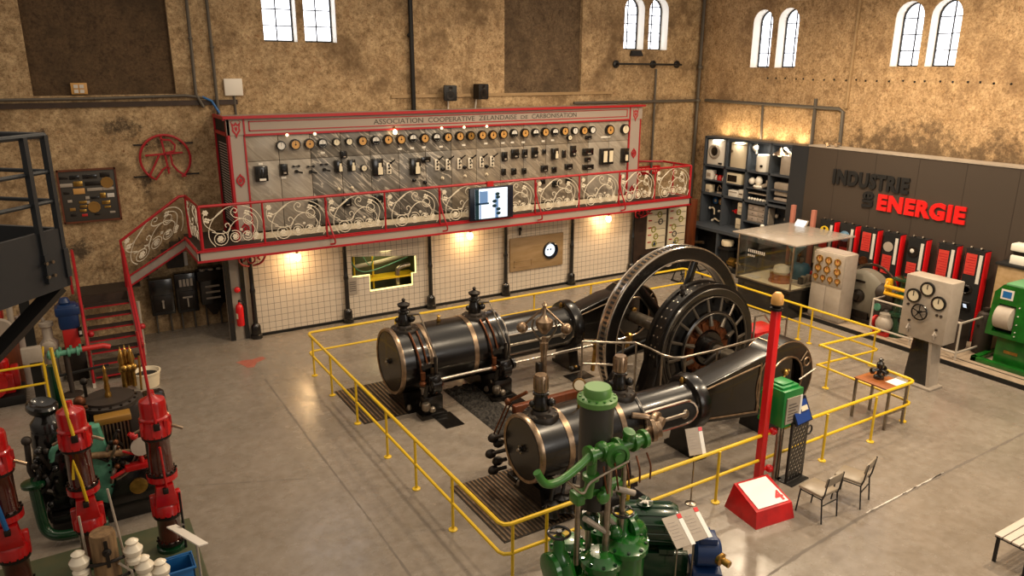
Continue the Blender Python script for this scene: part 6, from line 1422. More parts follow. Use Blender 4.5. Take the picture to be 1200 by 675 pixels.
for z in (.04, .5): q.cyl((-.2, .18, z), (-.25, .18, z), .04, n=8)
q.build('hinge', 'first_aid_green', t)
t = thing('steel_tube_stand', 'pair of upright steel tubes beside the red pole under the green box', 'tubes', (9.82, 7.55, 0))
for dx in (0, .09):
    q = MB(); q.tube([(dx, 0, 0), (dx, 0, 1.08)], .035, 10); q.build('tube', 'steel', t)
q = MB(); q.bb((-.06, -.06, 0), (.16, .06, .015)); q.build('foot', 'steel', t)
# red box with number 4
t = thing('number_box', 'red wedge shaped floor box with a white top marked 4', 'box', (8.42, 6.68, 0), radians(-6))
q = MB(); bm = q.bm
A = [bm.verts.new(p) for p in ((0, 0, 0), (.78, 0, 0), (.78, .72, 0), (0, .72, 0), (.06, .08, .24), (.78, .08, .24), (.8, .66, .42), (.1, .66, .42))]
for f_ in ((0,1,2,3), (4,5,6,7), (0,1,5,4), (1,2,6,5), (2,3,7,6), (3,0,4,7)): bm.faces.new([A[k] for k in f_])
q.build('body', 'lacquer_red', t)
nrm = V((0, -.18, .58)).normalized(); uu = X_; vv = nrm.cross(uu)
q = MB(); q.prism([(.05, .03), (.66, .03), (.64, .56), (.07, .56)], V((.08, .09, .245))+nrm*.003, uu, vv, nrm*.006); o = q.build('white_top', 'paper_bright', t)
q = MB(); text_into(q, '4', V((.56, .15, .262))+nrm*.011, uu, vv, .16, .2, .006, 0, .03); q.build('number', 'bright_red', o)
# perforated stand
t = thing('perforated_stand', 'dark perforated metal stand with a blue illustrated panel on top', 'stand', (10.13, 7.36, 0), radians(6))
holes = []
for i in range(5):
    for j in range(14):
        cx = -.17+i*.085+(.0 if j % 2 == 0 else .0425); cz = .1+j*.072
        if abs(cx) < .2: holes.append([(cx-.03, cz), (cx, cz-.03), (cx+.03, cz), (cx, cz+.03)])
q = MB(); q.holed([(-.23, .03), (.23, .03), (.23, 1.12), (-.23, 1.12)], holes, (0, 0, 0), X_, Z_, Y_*.012); q.build('perforated_sheet', 'black_gloss', t)
q = MB()
for s_ in (-1, 1): q.tube([(s_*.235, .02, 0), (s_*.235, .02, 1.15)], .018, 6)
q.bb((-.25, -.12, 0), (.25, .2, .015)); q.ring((.31, .02, .85), Y_, .08, .015, 14, 6); q.build('frame', 'wall_black_metal', t)
R_ = Matrix.Rotation(-.45, 4, 'X')
q = MB(); q.box((0, .04, 1.28), (.46, .04, .42), R=R_); o = q.build('panel', 'navy', t)
q = MB(); q.box((0, .015, 1.28), (.4, .01, .36), 0, R=R_); q.box((-.1, .009, 1.26), (.14, .008, .26), 1, R=R_); q.box((.06, .009, 1.33), (.18, .008, .08), 2, R=R_); q.box((.08, .002, 1.24), (.05, .008, .18), 3, R=R_); q.build('illustration', [mat('panel_blue', '#1d3f86', .4), mat('panel_teal', '#2f8aa8', .4), 'gauge_cream', 'bright_red'], o)
# chairs
def chair(x, y, rz, label):
    t = thing('chair', label, 'chair', (x, y, 0), rz)
    q = MB(); q.bb((-.21, -.2, .42), (.21, .22, .47), bev=.02); q.build('seat', 'chair_seat', t)
    q = MB(); q.box((0, -.245, .71), (.42, .03, .17), R=Matrix.Rotation(.16, 4, 'X'), bev=.012); q.build('backrest', 'chair_seat', t)
    for sx in (-1, 1):
        q = MB(); q.tube([(sx*.19, .18, .43), (sx*.2, .22, 0)], .012, 8); q.build('leg', 'wall_black_metal', t)
        q = MB(); q.tube([(sx*.19, -.27, .8), (sx*.19, -.23, .5), (sx*.2, -.2, .4), (sx*.2, -.24, 0)], .012, 8); q.build('leg', 'wall_black_metal', t)
        q = MB(); q.tube([(sx*.192, .19, .4), (sx*.198, -.2, .4)], .01, 8); q.build('side_rail', 'wall_black_metal', t)
    q = MB(); q.tube([(-.195, -.215, .3), (.195, -.215, .3)], .01, 8); q.build('stretcher', 'wall_black_metal', t)
    return t
chair(9.6, 6.52, radians(3), 'grey upholstered steel frame chair nearer the red box, left of the two chairs')
chair(10.42, 6.5, radians(16), 'grey upholstered steel frame chair farther from the red box, right of the two chairs')
# table with model
t = thing('small_table', 'small wooden topped table on grey steel legs in the corner of the yellow railing', 'table', (13.5, 8.05, 0))
q = MB(); q.bb((-.36, -.36, .82), (.28, .42, .85), bev=.008); q.build('tabletop', 'table_wood', t)
for sx in (-1, 1):
    for sy in (-.33, .38):
        q = MB(); x_ = -.33 if sx < 0 else .25; q.bb((x_-.022, sy-.022, 0), (x_+.022, sy+.022, .82)); q.build('leg', 'steel', t)
q = MB(); q.bb((-.33, -.34, .3), (.25, -.32, .34)); q.bb((-.33, -.34, .78), (.25, -.32, .82)); q.bb((-.33, .37, .78), (.25, .39, .82)); q.build('stretcher', 'steel', t)
t = thing('model_engine', 'small black three armed model engine standing on the wooden table', 'model', (13.5, 8.18, .85))
q = MB(); q.lathe([(.1, 0), (.1, .05), (.05, .08), (.04, .2), (.07, .24), (.07, .32), (.03, .36), (.05, .4), (0, .44)], (0, 0, 0), Z_, 16); q.build('column', 'black_gloss', t)
for a, s_ in ((0.2, 1), (2.6, .8), (4.6, .8)):
    d = V((cos(a), sin(a), 0)); q = MB(); q.tube([V((0, 0, .2)), d*.13+V((0, 0, .16))], .03, 8); q.lathe([(.03, 0), (.08*s_, .02), (.08*s_, .07), (.03, .09)], d*.1+V((0, 0, .16)), d, 14); q.build('arm', 'black_gloss', t)
q = MB(); q.bb((13.45, 7.76, .851), (13.78, 8.0, .856)); tag(q.build('leaflet', 'paper_bright'), 'white sheet of paper lying on the wooden table before the model', 'paper')
# bench
t = thing('bench', 'slatted wooden bench on black legs at the right front edge', 'bench', (11.75, 4.1, 0))
for k in range(4):
    q = MB(); q.bb((-1.03, .34-.115*k-.1, .42), (1.0, .34-.115*k, .45), bev=.006); q.build('slat', 'bench_wood', t)
for x in (-.98, .9):
    for y in (.3, -.1):
        q = MB(); q.bb((x-.02, y-.02, 0), (x+.02, y+.02, .42)); q.build('leg', 'wall_black_metal', t)
    q = MB(); q.bb((x-.02, -.12, .385), (x+.02, .34, .42)); q.build('cross_bar', 'wall_black_metal', t)
# caption stands
def caption(x, y, h, rz, label, tilt=.5, w_=.3, hh=.42):
    t = thing('caption_stand', label, 'sign', (x, y, 0), rz, 'caption stands')
    q = MB(); q.tube([(0, 0, 0), (0, 0, h-.08)], .013, 8); q.lathe([(.09, 0), (.09, .012), (.02, .03)], (0, 0, 0), Z_, 14); q.build('stem', 'steel', t)
    R_ = Matrix.Translation((0, 0, h)) @ Matrix.Rotation(-tilt, 4, 'X')
    def bx(q, c, d, m=0): q.box((0, 0, 0), (1, 1, 1), m, R=R_ @ Matrix.Translation(c) @ Matrix.Diagonal((*d, 1)))
    q = MB(); bx(q, (0, 0, 0), (w_, .012, hh)); o = q.build('caption_board', 'pale_grey', t)
    q = MB(); bx(q, (w_*.38, -.008, -.04), (w_*.22, .004, hh*.85), 0); bx(q, (w_*.38, -.008, hh*.42), (w_*.22, .005, hh*.14), 1)
    for k in range(6): bx(q, (-w_*.14, -.008, hh*.3-k*.045), (w_*.5*(1 if k % 3 else .7), .003, .012), 2)
    q.build('print', ['paper_bright', 'bright_red', 'gallery_grey'], o)
    return t
caption(8.08, 7.73, 1.12, radians(-12), 'grey caption board on a thin stem behind the yellow railing left of the red box', .45)
caption(6.3, 6.2, 1.0, radians(-5), 'white and red caption board left of the overlapping pair beside the green pump', .95)
caption(6.6, 6.2, 1.0, radians(-5), 'white and red caption board right of the overlapping pair beside the green pump', .95)
# ================================================================== GREEN PUMP in the foreground
t = thing('steam_pump', 'tall green vertical steam pump with a grey cylinder, handwheels and green valve chests', 'pump', (5.12, 6.5, 0))
q = MB(); q.lathe([(.205, 2.1), (.205, 3.0)], (0, 0, 0), Z_, 32); q.build('steam_cylinder', mat('cylinder_jacket', '#3a3732', .45), t)
q = MB(); q.lathe([(.21, 2.97), (.24, 2.99), (.24, 3.05), (.21, 3.07), (.165, 3.08), (.165, 3.17), (.15, 3.19), (0, 3.19)], (0, 0, 0), Z_, 32); o = q.build('cylinder_head', mat('pale_top_green', '#5c8a45', .4), t)
q = MB(); q.bolts((0, 0, 3.05), Z_, .205, 14, .017, .03); q.build('head_bolts', 'bright_green', o)
q = MB(); q.lathe([(.16, 1.6), (.17, 1.8), (.17, 2.1)], (0, 0, 0), Z_, 28); q.build('lower_barrel', mat('barrel_dark', '#26251f', .5), t)
# horizontal manifold
q = MB(); q.tube([(-.32, -.28, 2.5), (.5, -.28, 2.5)], .075, 14)
for x in (-.3, -.12, .1, .34, .5): q.lathe([(.09, -.03), (.115, -.025), (.115, .025), (.09, .03)], (x, -.28, 2.5), X_, 18)
q.lathe([(.1, 0), (.12, .03), (.15, .05), (.15, .12), (.11, .13), (.11, .11), (.06, .11), (.06, .16), (0, .16)], (.02, -.32, 2.46), (-.2, -1, .05), 20)
q.sph((.3, -.28, 2.56), .08); q.sph((-.12, -.28, 2.55), .08)
q.lathe([(.05, 0), (.05, .06), (.075, .08), (.075, .12), (0, .13)], (.22, -.3, 2.58), (.1, -.3, 1), 14)
q.build('manifold', 'bright_green', t)
q = MB(); q.tube(bez([(-.3, -.3, 2.52), (-.5, -.35, 2.45), (-.8, -.4, 2.38), (-1.0, -.42, 2.42), (-1.1, -.4, 2.58)], 8), .047, 12); q.build('hose', 'bright_green', t)
q = MB(); q.lathe([(.08, 0), (.1, .04), (.07, .1), (.06, .2)], (.5, -.28, 2.5), (1, .2, .35), 14); q.lathe([(.14, 0), (.14, .05), (.1, .07), (.1, .12), (0, .13)], (.64, -.25, 2.56), (.9, -.4, .1), 16); q.build('end_flange', 'bronze', t)
q = MB(); q.tube([(-.26, -.28, 2.5), (-.27, -.29, 2.3), (-.28, -.25, 1.95)], .06, 10); q.lathe([(.07, -.04), (.1, -.03), (.1, .03), (.07, .04)], (-.27, -.28, 2.22), Z_, 14); q.build('elbow', 'bright_green', t)
q = MB()
for k in range(5): q.tube(bez([(-.2+.16*k, -.42, 2.4), (-.22+.17*k, -.48, 2.25), (-.15+.16*k, -.45, 2.05)]), .012, 6)
q.build('small_pipes', 'copper', t)
q = MB(); q.tube(bez([(-.7, -.42, 2.35), (-.55, -.5, 2.2), (-.4, -.48, 2.3), (.1, -.5, 2.42)]), .014, 6); q.build('linkage', 'steel', t)
# yoke
q = MB(); q.bb((-.36, -.17, 1.84), (.34, -.03, 1.93), bev=.02); q.bb((-.39, -.2, 1.8), (-.27, -.02, 1.95), bev=.02); q.bb((.3, -.16, 1.7), (.39, -.05, 1.84), bev=.02); q.bb((-.03, -.23, 1.8), (.12, .0, 1.95), bev=.02); q.lathe([(.06, 0), (.08, .03), (.08, .08), (.05, .1)], (-.05, -.2, 1.86), -Y_, 14); q.build('yoke', 'bright_green', t)
q = MB(); q.tube([(.2, -.15, 1.86), (.46, -.22, 1.74)], .04, 10); q.build('lever', 'pale_grey', t)
for x, y, z0, z1 in ((-.32, -.12, .95, 1.8), (.06, -.2, .9, 2.35), (-.06, .0, .9, 1.8), (.34, -.15, .95, 2.25), (.24, .1, 1.2, 2.4)):
    q = MB(); q.tube([(x, y, z0), (x, y, z1)], .035 if x != .06 else .042, 10); q.build('tie_rod', 'steel', t)
q = MB(); q.tube([(.06, -.2, 2.3), (.34, -.18, 2.36)], .03, 8); q.build('rod_link', 'copper', t)
q = MB(); q.tube([(-.28, -.2, 1.62), (.1, -.2, 1.28)], .035, 8); q.tube([(0, -.1, 1.6), (.35, -.1, 1.2)], .03, 8); q.build('connecting_arm', 'pale_grey', t)
q = MB(); q.lathe([(.09, 1.3), (.12, 1.34), (.12, 1.46), (.09, 1.5)], (-.04, .02, 0), Z_, 16); q.build('gland', 'dark_green', t)
# pump chests
def chest(x, y, z0, r, h, dome=True):
    q = MB(); q.lathe([(r*1.1, z0), (r*1.1, z0+.06), (r, z0+.08), (r, z0+h-.06), (r*1.2, z0+h-.05), (r*1.2, z0+h+.02), (r*.9, z0+h+.05), (r*.7, z0+h+.11), (0, z0+h+.12)], (x, y, 0), Z_, 26); o = q.build('valve_chest', 'green_gloss', t)
    q = MB(); q.bolts((x, y, z0+h+.02), Z_, r*1.06, 9, .022, .035); q.build('chest_bolts', 'dark_green', o)
chest(.0, -.2, .1, .22, .85); chest(.36, -.22, .1, .24, .95); chest(-.15, .3, .1, .2, .8); chest(.42, .28, .1, .22, .9)
q = MB(); q.tube(bez([(-.55, -.12, 1.05), (-.52, -.2, .8), (-.4, -.25, .62), (-.1, -.25, .55)]), .15, 14); q.lathe([(.16, 0), (.22, .02), (.22, .08), (.16, .1)], (-.3, -.25, .6), (1, 0, -.2), 18); q.lathe([(.15, -.05), (.2, -.03), (.2, .03), (.15, .05)], (-.68, -.1, 1.0), X_, 18); q.tube([(-.7, -.1, 1.0), (-.5, -.1, 1.0)], .13, 12); q.build('inlet_bend', 'green_gloss', t)
q = MB(); q.tube(bez([(.5, -.1, 1.15), (.68, -.05, 1.05), (.72, .0, .85), (.6, .0, .6)]), .14, 14); q.lathe([(.14, -.04), (.19, -.03), (.19, .03), (.14, .04)], (.5, -.1, 1.15), X_, 18); q.lathe([(.14, -.04), (.19, -.03), (.19, .03), (.14, .04)], (.7, .0, .85), Z_, 18); q.build('outlet_bend', 'green_gloss', t)
q = MB(); q.bb((-.6, -.5, 0), (.7, .55, .1), bev=.02); q.bb((-.3, -.42, .1), (.6, .45, .4), bev=.04); q.build('bed_plate', 'green_gloss', t)
for x, y, z in ((-.56, -.08, 1.45), (.38, -.12, 1.45)):
    q = MB(); q.lathe([(.15, z-.45), (.16, z-.4), (.12, z-.3), (.07, z-.24), (.07, z-.12), (.04, z-.08), (.03, z)], (x, y, 0), Z_, 18); q.build('valve_bonnet', 'green_gloss', t)
    q = MB(); q.ring((x, y, z), Z_, .13, .018, 24, 8)
    for k in range(3): a = k*2*pi/3+.4; q.tube([(x, y, z-.01), (x+.13*cos(a), y+.13*sin(a), z)], .013, 6)
    q.lathe([(.035, -.03), (.035, .03)], (x, y, z), Z_, 10); o = q.build('handwheel', 'black_gloss', t)
    q = MB(); q.bb((x+.02, y-.1, z-.005), (x+.1, y-.03, z+.015), bev=.006); q.build('wheel_tag', 'safety_yellow', o)
q = MB(); q.tube([(.3, -.1, 1.2), (.62, -.05, 1.3)], .08, 10); q.sph((.24, -.15, 1.22), .1); q.build('cross_pipe', 'green_gloss', t)
# electric motor pump right of it
t = thing('electric_motor', 'dark green horizontal electric motor on rails beside the green steam pump', 'motor', (6.42, 6.85, 0), radians(-35))
q = MB(); q.lathe([(.12, -.42), (.26, -.38), (.28, -.34), (.28, .3), (.25, .36), (.1, .4), (0, .4)], (0, 0, .72), X_, 30); q.build('motor_casing', 'dark_green', t)
q = MB()
for k in range(14): a = 2*pi*k/14; q.tube([(-.3, .285*cos(a), .72+.285*sin(a)), (.28, .285*cos(a), .72+.285*sin(a))], .012, 5)
q.build('cooling_ribs', 'dark_green', t)
q = MB(); q.lathe([(.1, 0), (.12, .03), (.06, .06), (.06, .1), (0, .1)], (-.1, 0, 1.0), Z_, 12); q.build('terminal_cap', 'dark_green', t)
q = MB(); q.sph((-.1, -.06, 1.08), .05, (1, 1, .4)); 
for k in range(5): a = k*2*pi/5; q.tube([(-.1, -.06, 1.09), (-.1+.1*cos(a), -.06+.1*sin(a), 1.09)], .012, 5)
q.build('star_knob', 'paper', t)
q = MB(); q.bb((-.35, -.25, 0), (.5, -.15, .4), bev=.01); q.bb((-.35, .15, 0), (.5, .25, .4), bev=.01); q.bb((-.4, -.25, .36), (-.2, .25, .46)); q.bb((.1, -.25, .36), (.3, .25, .46)); q.build('bed_rails', 'dark_green', t)
q = MB(); q.tube([(.4, 0, .72), (.6, 0, .7)], .05, 10); q.lathe([(.1, -.04), (.12, 0), (.1, .04)], (.55, 0, .7), X_, 16); q.build('coupling', 'tin_red', t)
t = thing('blue_pump', 'small blue pump with a brass nozzle at the bottom edge right of the caption boards', 'pump', (6.85, 6.2, 0), radians(-35))
q = MB(); q.lathe([(.16, -.16), (.2, -.14), (.2, .14), (.16, .18), (0, .18)], (0, 0, .5), X_, 24); q.bb((-.2, -.22, 0), (.2, .22, .3), bev=.03); q.build('casing', 'machine_blue', t)
q = MB(); q.bb((-.12, -.12, .66), (.12, .12, .76), bev=.02); q.cyl((.0, .0, .76), (.0, .0, .86), .025, n=8); q.build('top_box', 'machine_blue', t)
q = MB(); q.lathe([(.06, 0), (.09, .03), (.09, .08), (.05, .1), (.05, .2)], (.12, -.12, .5), (.7, -.7, -.1), 14); q.build('nozzle', 'brass', t)
# ================================================================== LEFT SIDE: breaker poles, diesel set, platform
def breaker(x, y, label, rod):
    t = thing('breaker_pole', label, 'insulator', (x, y, .12), 0, 'red and brown breaker poles')
    def por(z0, z1, r):
        q = MB(); pr = [(r*1.08, z0), (r*1.12, z0+.03), (r*1.0, z0+.05)]
        pr += [(r, z0+.06), (r*.97, (z0+z1)/2), (r, z1-.06), (r*1.1, z1-.04), (r*1.1, z1)]
        q.lathe(pr, (0, 0, 0), Z_, 28); return q.build('porcelain_body', 'porcelain_brown', t)
    def bolts(z, r, k=14):
        q = MB(); q.lathe([(r*.96, z-.02), (r, z-.02), (r, z+.02), (r*.96, z+.02)], (0, 0, 0), Z_, 28); q.bolts((0, 0, z+.02), Z_, r*.98, k, .016, .025); q.build('clamp_ring', 'iron', t)
    q = MB(); q.lathe([(.2, 0), (.2, .05), (.15, .07), (.15, .12)], (0, 0, 0), Z_, 24); q.build('base_ring', 'dark_green', t)
    por(.1, .56, .155); bolts(.12, .18); bolts(.55, .185)
    q = MB(); q.lathe([(.17, .56), (.19, .58), (.19, .72), (.15, .78), (.1, .8), (.1, 1.02), (.13, 1.06), (.17, 1.1), (.2, 1.12), (.2, 1.2)], (0, 0, 0), Z_, 26)
    q.prism([(-.15, 0), (.15, 0), (.11, .32), (-.11, .32)], (0, -.19, .76), X_, Z_, Y_*.14, bev=.02)
    for s_ in (-1, 1): q.bb((s_*.15-.05, -.06, .56), (s_*.15+.05, .06, .88), bev=.02)
    q.build('lower_head', 'lacquer_red', t)
    por(1.2, 1.78, .16); bolts(1.21, .19); bolts(1.78, .19)
    q = MB(); q.lathe([(.17, 1.78), (.2, 1.8), (.2, 1.92), (.18, 1.96), (.175, 2.02), (.19, 2.04), (.19, 2.06), (.17, 2.08), (.172, 2.27), (.16, 2.31), (.06, 2.36), (.045, 2.38), (.04, 2.44), (0, 2.45)], (0, 0, 0), Z_, 28); q.build('upper_head', 'lacquer_red', t)
    q = MB(); 
    for k in range(7): a = 2*pi*k/7; q.bb((.19*cos(a)-.02, .19*sin(a)-.02, 1.84), (.19*cos(a)+.02, .19*sin(a)+.02, 2.03))
    q.build('head_ribs', 'lacquer_red', t)
    q = MB(); q.bb((-.04, -.23, 1.93), (.04, -.17, 2.03), bev=.01); q.bb((-.035, -.25, .98), (.035, -.18, 1.06), bev=.01); q.build('contact_clip', 'iron', t)
    q = MB()
    if rod == 'y': q.tube(bez([(.0, -.2, 1.96), (-.06, -.1, 2.6), (-.09, 0, 3.2)]), .022, 8); q.tube([(.02, -.2, 1.02), (-.01, -.26, 1.4), (-.06, -.28, 1.72), (-.09, -.27, 1.45)], .02, 8); key = 'safety_yellow'
    elif rod == 'r': q.tube([(.0, -.2, 1.96), (-.03, -.12, 2.5), (-.06, 0, 3.3)], .02, 8); q.tube([(.02, -.2, 1.02), (.0, -.24, 1.7)], .016, 8); key = 'lacquer_red'
    else: q.tube([(.0, -.2, 1.02), (-.05, -.25, 1.5)], .03, 8); key = 'bin_blue'
    q.build('phase_rod', key, t)
    q = MB(); q.tube([(.2, -.05, 1.9), (.33, -.1, 1.84)], .022, 8); q.tube([(-.18, 0, 1.9), (-.26, .02, 1.86)], .02, 8); q.build('terminal_pin', 'bronze', t)
    if rod == 'r':
        q = MB(); q.tube([(.17, -.12, .0), (.17, -.15, .9)], .016, 6); q.build('earth_rod', 'wall_black_metal', t)
breaker(.71, 10.6, 'red and brown porcelain breaker pole with a red rod, rightmost of the three', 'r')
breaker(-.25, 10.78, 'red and brown porcelain breaker pole with yellow rods, middle of the three', 'y')
breaker(-1.13, 10.55, 'red and brown porcelain breaker pole cut by the left edge of the picture', 'b')
q = MB(); q.bb((-2.2, 9.2, 0), (1.04, 11.25, .12), bev=.01); o = tag(q.build('base_slab', 'olive_base'), 'low dark green base slab under the red and brown breaker poles', 'base')
q = MB(); q.bb((.2, 9.2, .12), (1.02, 10.15, .135)); q.build('worn_plate', 'olive_base', o)
# information sign and blue bin
t = thing('info_sign', 'tilted grey information sign on a thin stem at the right corner of the green base', 'sign', (.93, 9.5, .12))
q = MB(); q.tube([(0, 0, 0), (0, .05, .72)], .016, 8); q.build('stem', 'pale_grey', t)
q = MB(); q.box((-.1, .05, .76), (.14, .72, .02), R=Matrix.Rotation(radians(24), 4, 'Z') @ Matrix.Rotation(.25, 4, 'Y'), bev=.004); o = q.build('board', 'paper', t)
q = MB(); q.box((-.12, .3, .785), (.05, .06, .004), R=Matrix.Rotation(radians(24), 4, 'Z') @ Matrix.Rotation(.25, 4, 'Y')); q.build('print', 'lettering_grey', o)
t = thing('blue_crate', 'open blue crate at the bottom edge beside the wooden pole', 'crate', (.62, 9.5, .135))
q = MB(); q.bb((-.23, -.17, 0), (.23, .17, .02)); 
for a, b in (((-.23, -.17, 0), (-.21, .17, .4)), ((.21, -.17, 0), (.23, .17, .4)), ((-.23, -.17, 0), (.23, -.15, .4)), ((-.23, .15, 0), (.23, .17, .4))): q.bb(a, b, bev=.004)
q.build('shell', 'bin_blue', t)
q = MB(); q.tube([(-.24, -.18, .4), (.24, -.18, .4), (.24, .18, .4), (-.24, .18, .4)], .022, 6, closed=True); q.build('rim', 'bin_blue', t)
# wooden pole with insulators
t = thing('wooden_pole', 'weathered wooden pole carrying white porcelain insulators at the bottom left', 'pole', (-.11, 9.1, .12))
q = MB(); q.lathe([(.15, 0), (.145, .5), (.14, 1.36), (.13, 1.4), (0, 1.4)], (0, 0, 0), Z_, 22); q.build('post', 'timber', t)
q = MB(); q.lathe([(.05, 0), (.05, .02), (.03, .03), (.03, .06), (0, .07)], (0.02, -.14, 1.2), -Y_, 10); q.bb((0, -.155, 1.0), (.04, -.14, 1.35)); q.build('bolt', 'iron', t)
for z, w_ in ((1.06, .3), (.82, .38)):
    q = MB(); q.tube([(-w_, -.05, z), (-.1, -.13, z), (.1, -.13, z), (w_, -.05, z)], .022, 8); q.build('bracket', 'iron', t)
def insul(x, y, z):
    q = MB(); q.lathe([(.05, -.12), (.085, -.1), (.09, -.05), (.06, -.02), (.1, .02), (.11, .08), (.08, .12), (.06, .15), (.075, .18), (.04, .21), (0, .22)], (x, y, z), Z_, 18); q.build('insulator', 'porcelain_white', t)
insul(-.27, -.06, 1.06); insul(.29, -.1, 1.05); insul(.38, -.12, .8); insul(-.36, -.08, .72); insul(.55, -.12, .68)
q = MB(); q.tube([(-.18, .04, .6), (-.2, .1, 1.62)], .014, 6); q.tube([(.22, .02, .6), (.13, .16, 1.85)], .014, 6); q.tube([(.12, -.14, 1.02), (.24, -.16, .88), (.26, -.1, .6)], .016, 6); q.build('wire_rod', 'pale_grey', t)
# diesel generator set behind the breaker poles
t = thing('diesel_engine', 'black diesel engine with brass topped radiator, round hatch and mint green cover', 'engine', (0, 12.6, 0))
q = MB(); q.bb((-.75, -.7, 0), (.95, .5, .35), bev=.03); q.bb((-.6, -.55, .35), (.85, .4, 1.0), bev=.05); q.build('crankcase', 'black_gloss', t)
q = MB(); q.prism([(-.35, 0), (.55, 0), (.35, .5), (-.15, .5)], (.35, -.74, .3), X_, Z_, Y_*.2, bev=.02); q.lathe([(.13, 0), (.13, .03), (0, .05)], (.45, -.75, .55), -Y_, 18, 1); q.bolts((.45, -.76, .55), -Y_, .09, 4, .02, .03, 1); q.build('inspection_cover', ['black_gloss', 'brass'], t)
q = MB(); q.bb((.02, -.5, 1.0), (.48, -.15, 1.58)); q.build('radiator_core', 'iron', t)
q = MB()
for k in range(9): q.bb((.035+.05*k, -.53, 1.0), (.055+.05*k, -.5, 1.56))
q.build('radiator_fins', 'bronze', t)
q = MB(); q.bb((0, -.54, 1.56), (.5, -.3, 1.66), bev=.015); q.build('radiator_header', 'gauge_dark', t)
q = MB(); q.lathe([(.42, 1.62), (.42, 1.68), (.36, 1.7), (.36, 1.74), (0, 1.75)], (.25, .15, 0), Z_, 32); q.bb((-.2, -.1, 1.0), (.75, .5, 1.62), bev=.06); o = q.build('round_hatch', 'brown_dark', t)
q = MB(); q.bolts((.25, .15, 1.68), Z_, .39, 16, .02, .03); q.build('hatch_bolts', 'iron', o)
q = MB(); q.lathe([(.05, 1.74), (.05, 1.8), (.03, 1.84), (.045, 1.9), (.03, 2.0), (.045, 2.04), (.02, 2.15), (.03, 2.2), (0, 2.3)], (.25, .12, 0), Z_, 12); q.build('brass_spindle', 'brass', t)
q = MB()
for k in range(3): q.lathe([(.04, 1.7+.0), (.04, 1.95), (.07, 2.0), (.04, 2.1), (.06, 2.18), (.03, 2.3), (0, 2.42)], (.52+.07*k, .5+.06*(k % 2), .0), Z_, 10); q.sph((.54+.07*k, .44, 2.05), .06)
q.tube([(.75, .5, 1.6), (.78, .5, 2.2)], .018, 6); q.build('brass_valves', 'brass', t)
q = MB(); q.lathe([(.3, 0), (.34, .05), (.34, .3), (.3, .35)], (.72, .4, 1.25), X_, 22); q.build('side_drum', 'black_gloss', t)
q = MB(); q.prism([(-.18, .45), (.06, .3), (.14, .6), (.14, 1.1), (.06, 1.62), (-.16, 1.65), (-.2, 1.2)], (.0, -.7, 0), X_, Z_, Y_*.25, bev=.04); o = q.build('mint_cover', 'mint', t)
q = MB()
for k in range(6): q.cyl((.1, -.7, .5+.12*k), (.1, -.73, .5+.12*k), .016, n=8)
q.tube(bez([(-.12, -.72, 1.2), (-.02, -.74, 1.15), (.1, -.72, 1.05)]), .025, 6); q.build('cover_studs', 'iron', o)
q = MB(); q.tube([(-.35, -.75, 1.25), (.4, -.72, 1.12)], .05, 10); q.build('cross_tube', 'timber', t)
q = MB(); q.lathe([(.18, -.1), (.21, -.06), (.21, .0), (.18, .03), (.13, -.02), (0, -.04)], (-.62, -.3, 1.98), (.2, -.2, 1), 26); q.lathe([(.14, -.2), (.22, -.15), (.22, .06), (.17, .12), (.12, .2)], (-.6, -.3, 1.65), Z_, 24); q.lathe([(.24, -.2), (.27, 0), (.24, .2)], (-.58, -.32, 1.4), Z_, 22); q.bb((-.85, -.6, .35), (-.35, .0, 1.3), bev=.06); q.build('turbocharger', 'black_gloss', t)
q = MB(); random.seed(8)
for k in range(22):
    x = random.uniform(-.9, -.15); z = random.uniform(.55, 1.5); y = -.62-random.uniform(0, .12); q.tube(bez([(x, y, z), (x+random.uniform(-.1, .1), y-.06, z-.12), (x+random.uniform(-.14, .14), y-.02, z-.3)], 4), random.choice((.02, .03, .04)), 6, random.choice((0, 0, 1))); q.sph((x, y-.03, z), random.choice((.04, .055)), m=random.choice((0, 0, 1)))
q.build('fuel_lines', ['black_gloss', 'iron'], t)
q = MB(); q.sph((-.88, -.5, 1.55), .07); q.tube([(-.88, -.5, 1.5), (-.9, -.55, 1.1), (-.82, -.58, .8)], .04, 8); q.build('governor_knob', 'brown_dark', t)
q = MB(); q.tube(bez([(-.88, -.72, .95), (-.86, -.8, .5), (-.82, -.86, .25), (-.66, -.95, .16), (-.3, -1.02, .17), (-.05, -1.08, .17)], 6), .075, 12); q.lathe([(.1, 0), (.16, .02), (.16, .07), (.1, .09)], (-.88, -.72, .92), Z_, 18); q.lathe([(.1, -.04), (.16, -.03), (.16, .03), (.1, .04)], (-.06, -1.08, .17), X_, 18); q.build('green_exhaust', 'dark_green', t)
q = MB(); q.tube(bez([(-.62, -.7, 1.25), (-.55, -.75, 1.45), (-.35, -.74, 1.52), (-.12, -.7, 1.5)]), .045, 10); q.build('green_feed_pipe', 'mint', t)
q = MB(); q.tube([(-.45, .6, 0), (-.45, .6, 2.25)], .075, 12); q.tube([(-.15, .0, 1.0), (-.1, -.1, 1.62)], .06, 10); q.build('green_stack', 'dark_green', t)
q = MB(); q.bb((.3, -.85, .85), (.72, -.7, .95), bev=.02); q.tube([(.35, -.8, .9), (.1, -.8, .8)], .03, 8); q.tube([(.55, -.8, .95), (.5, -.78, 1.35), (.42, -.78, 1.45)], .035, 8); q.sph((.48, -.8, 1.4), .06); q.tube(bez([(.3, -.8, 1.2), (.5, -.84, 1.12), (.7, -.8, 1.2)]), .02, 6); q.build('red_linkage', 'lacquer_red', t)
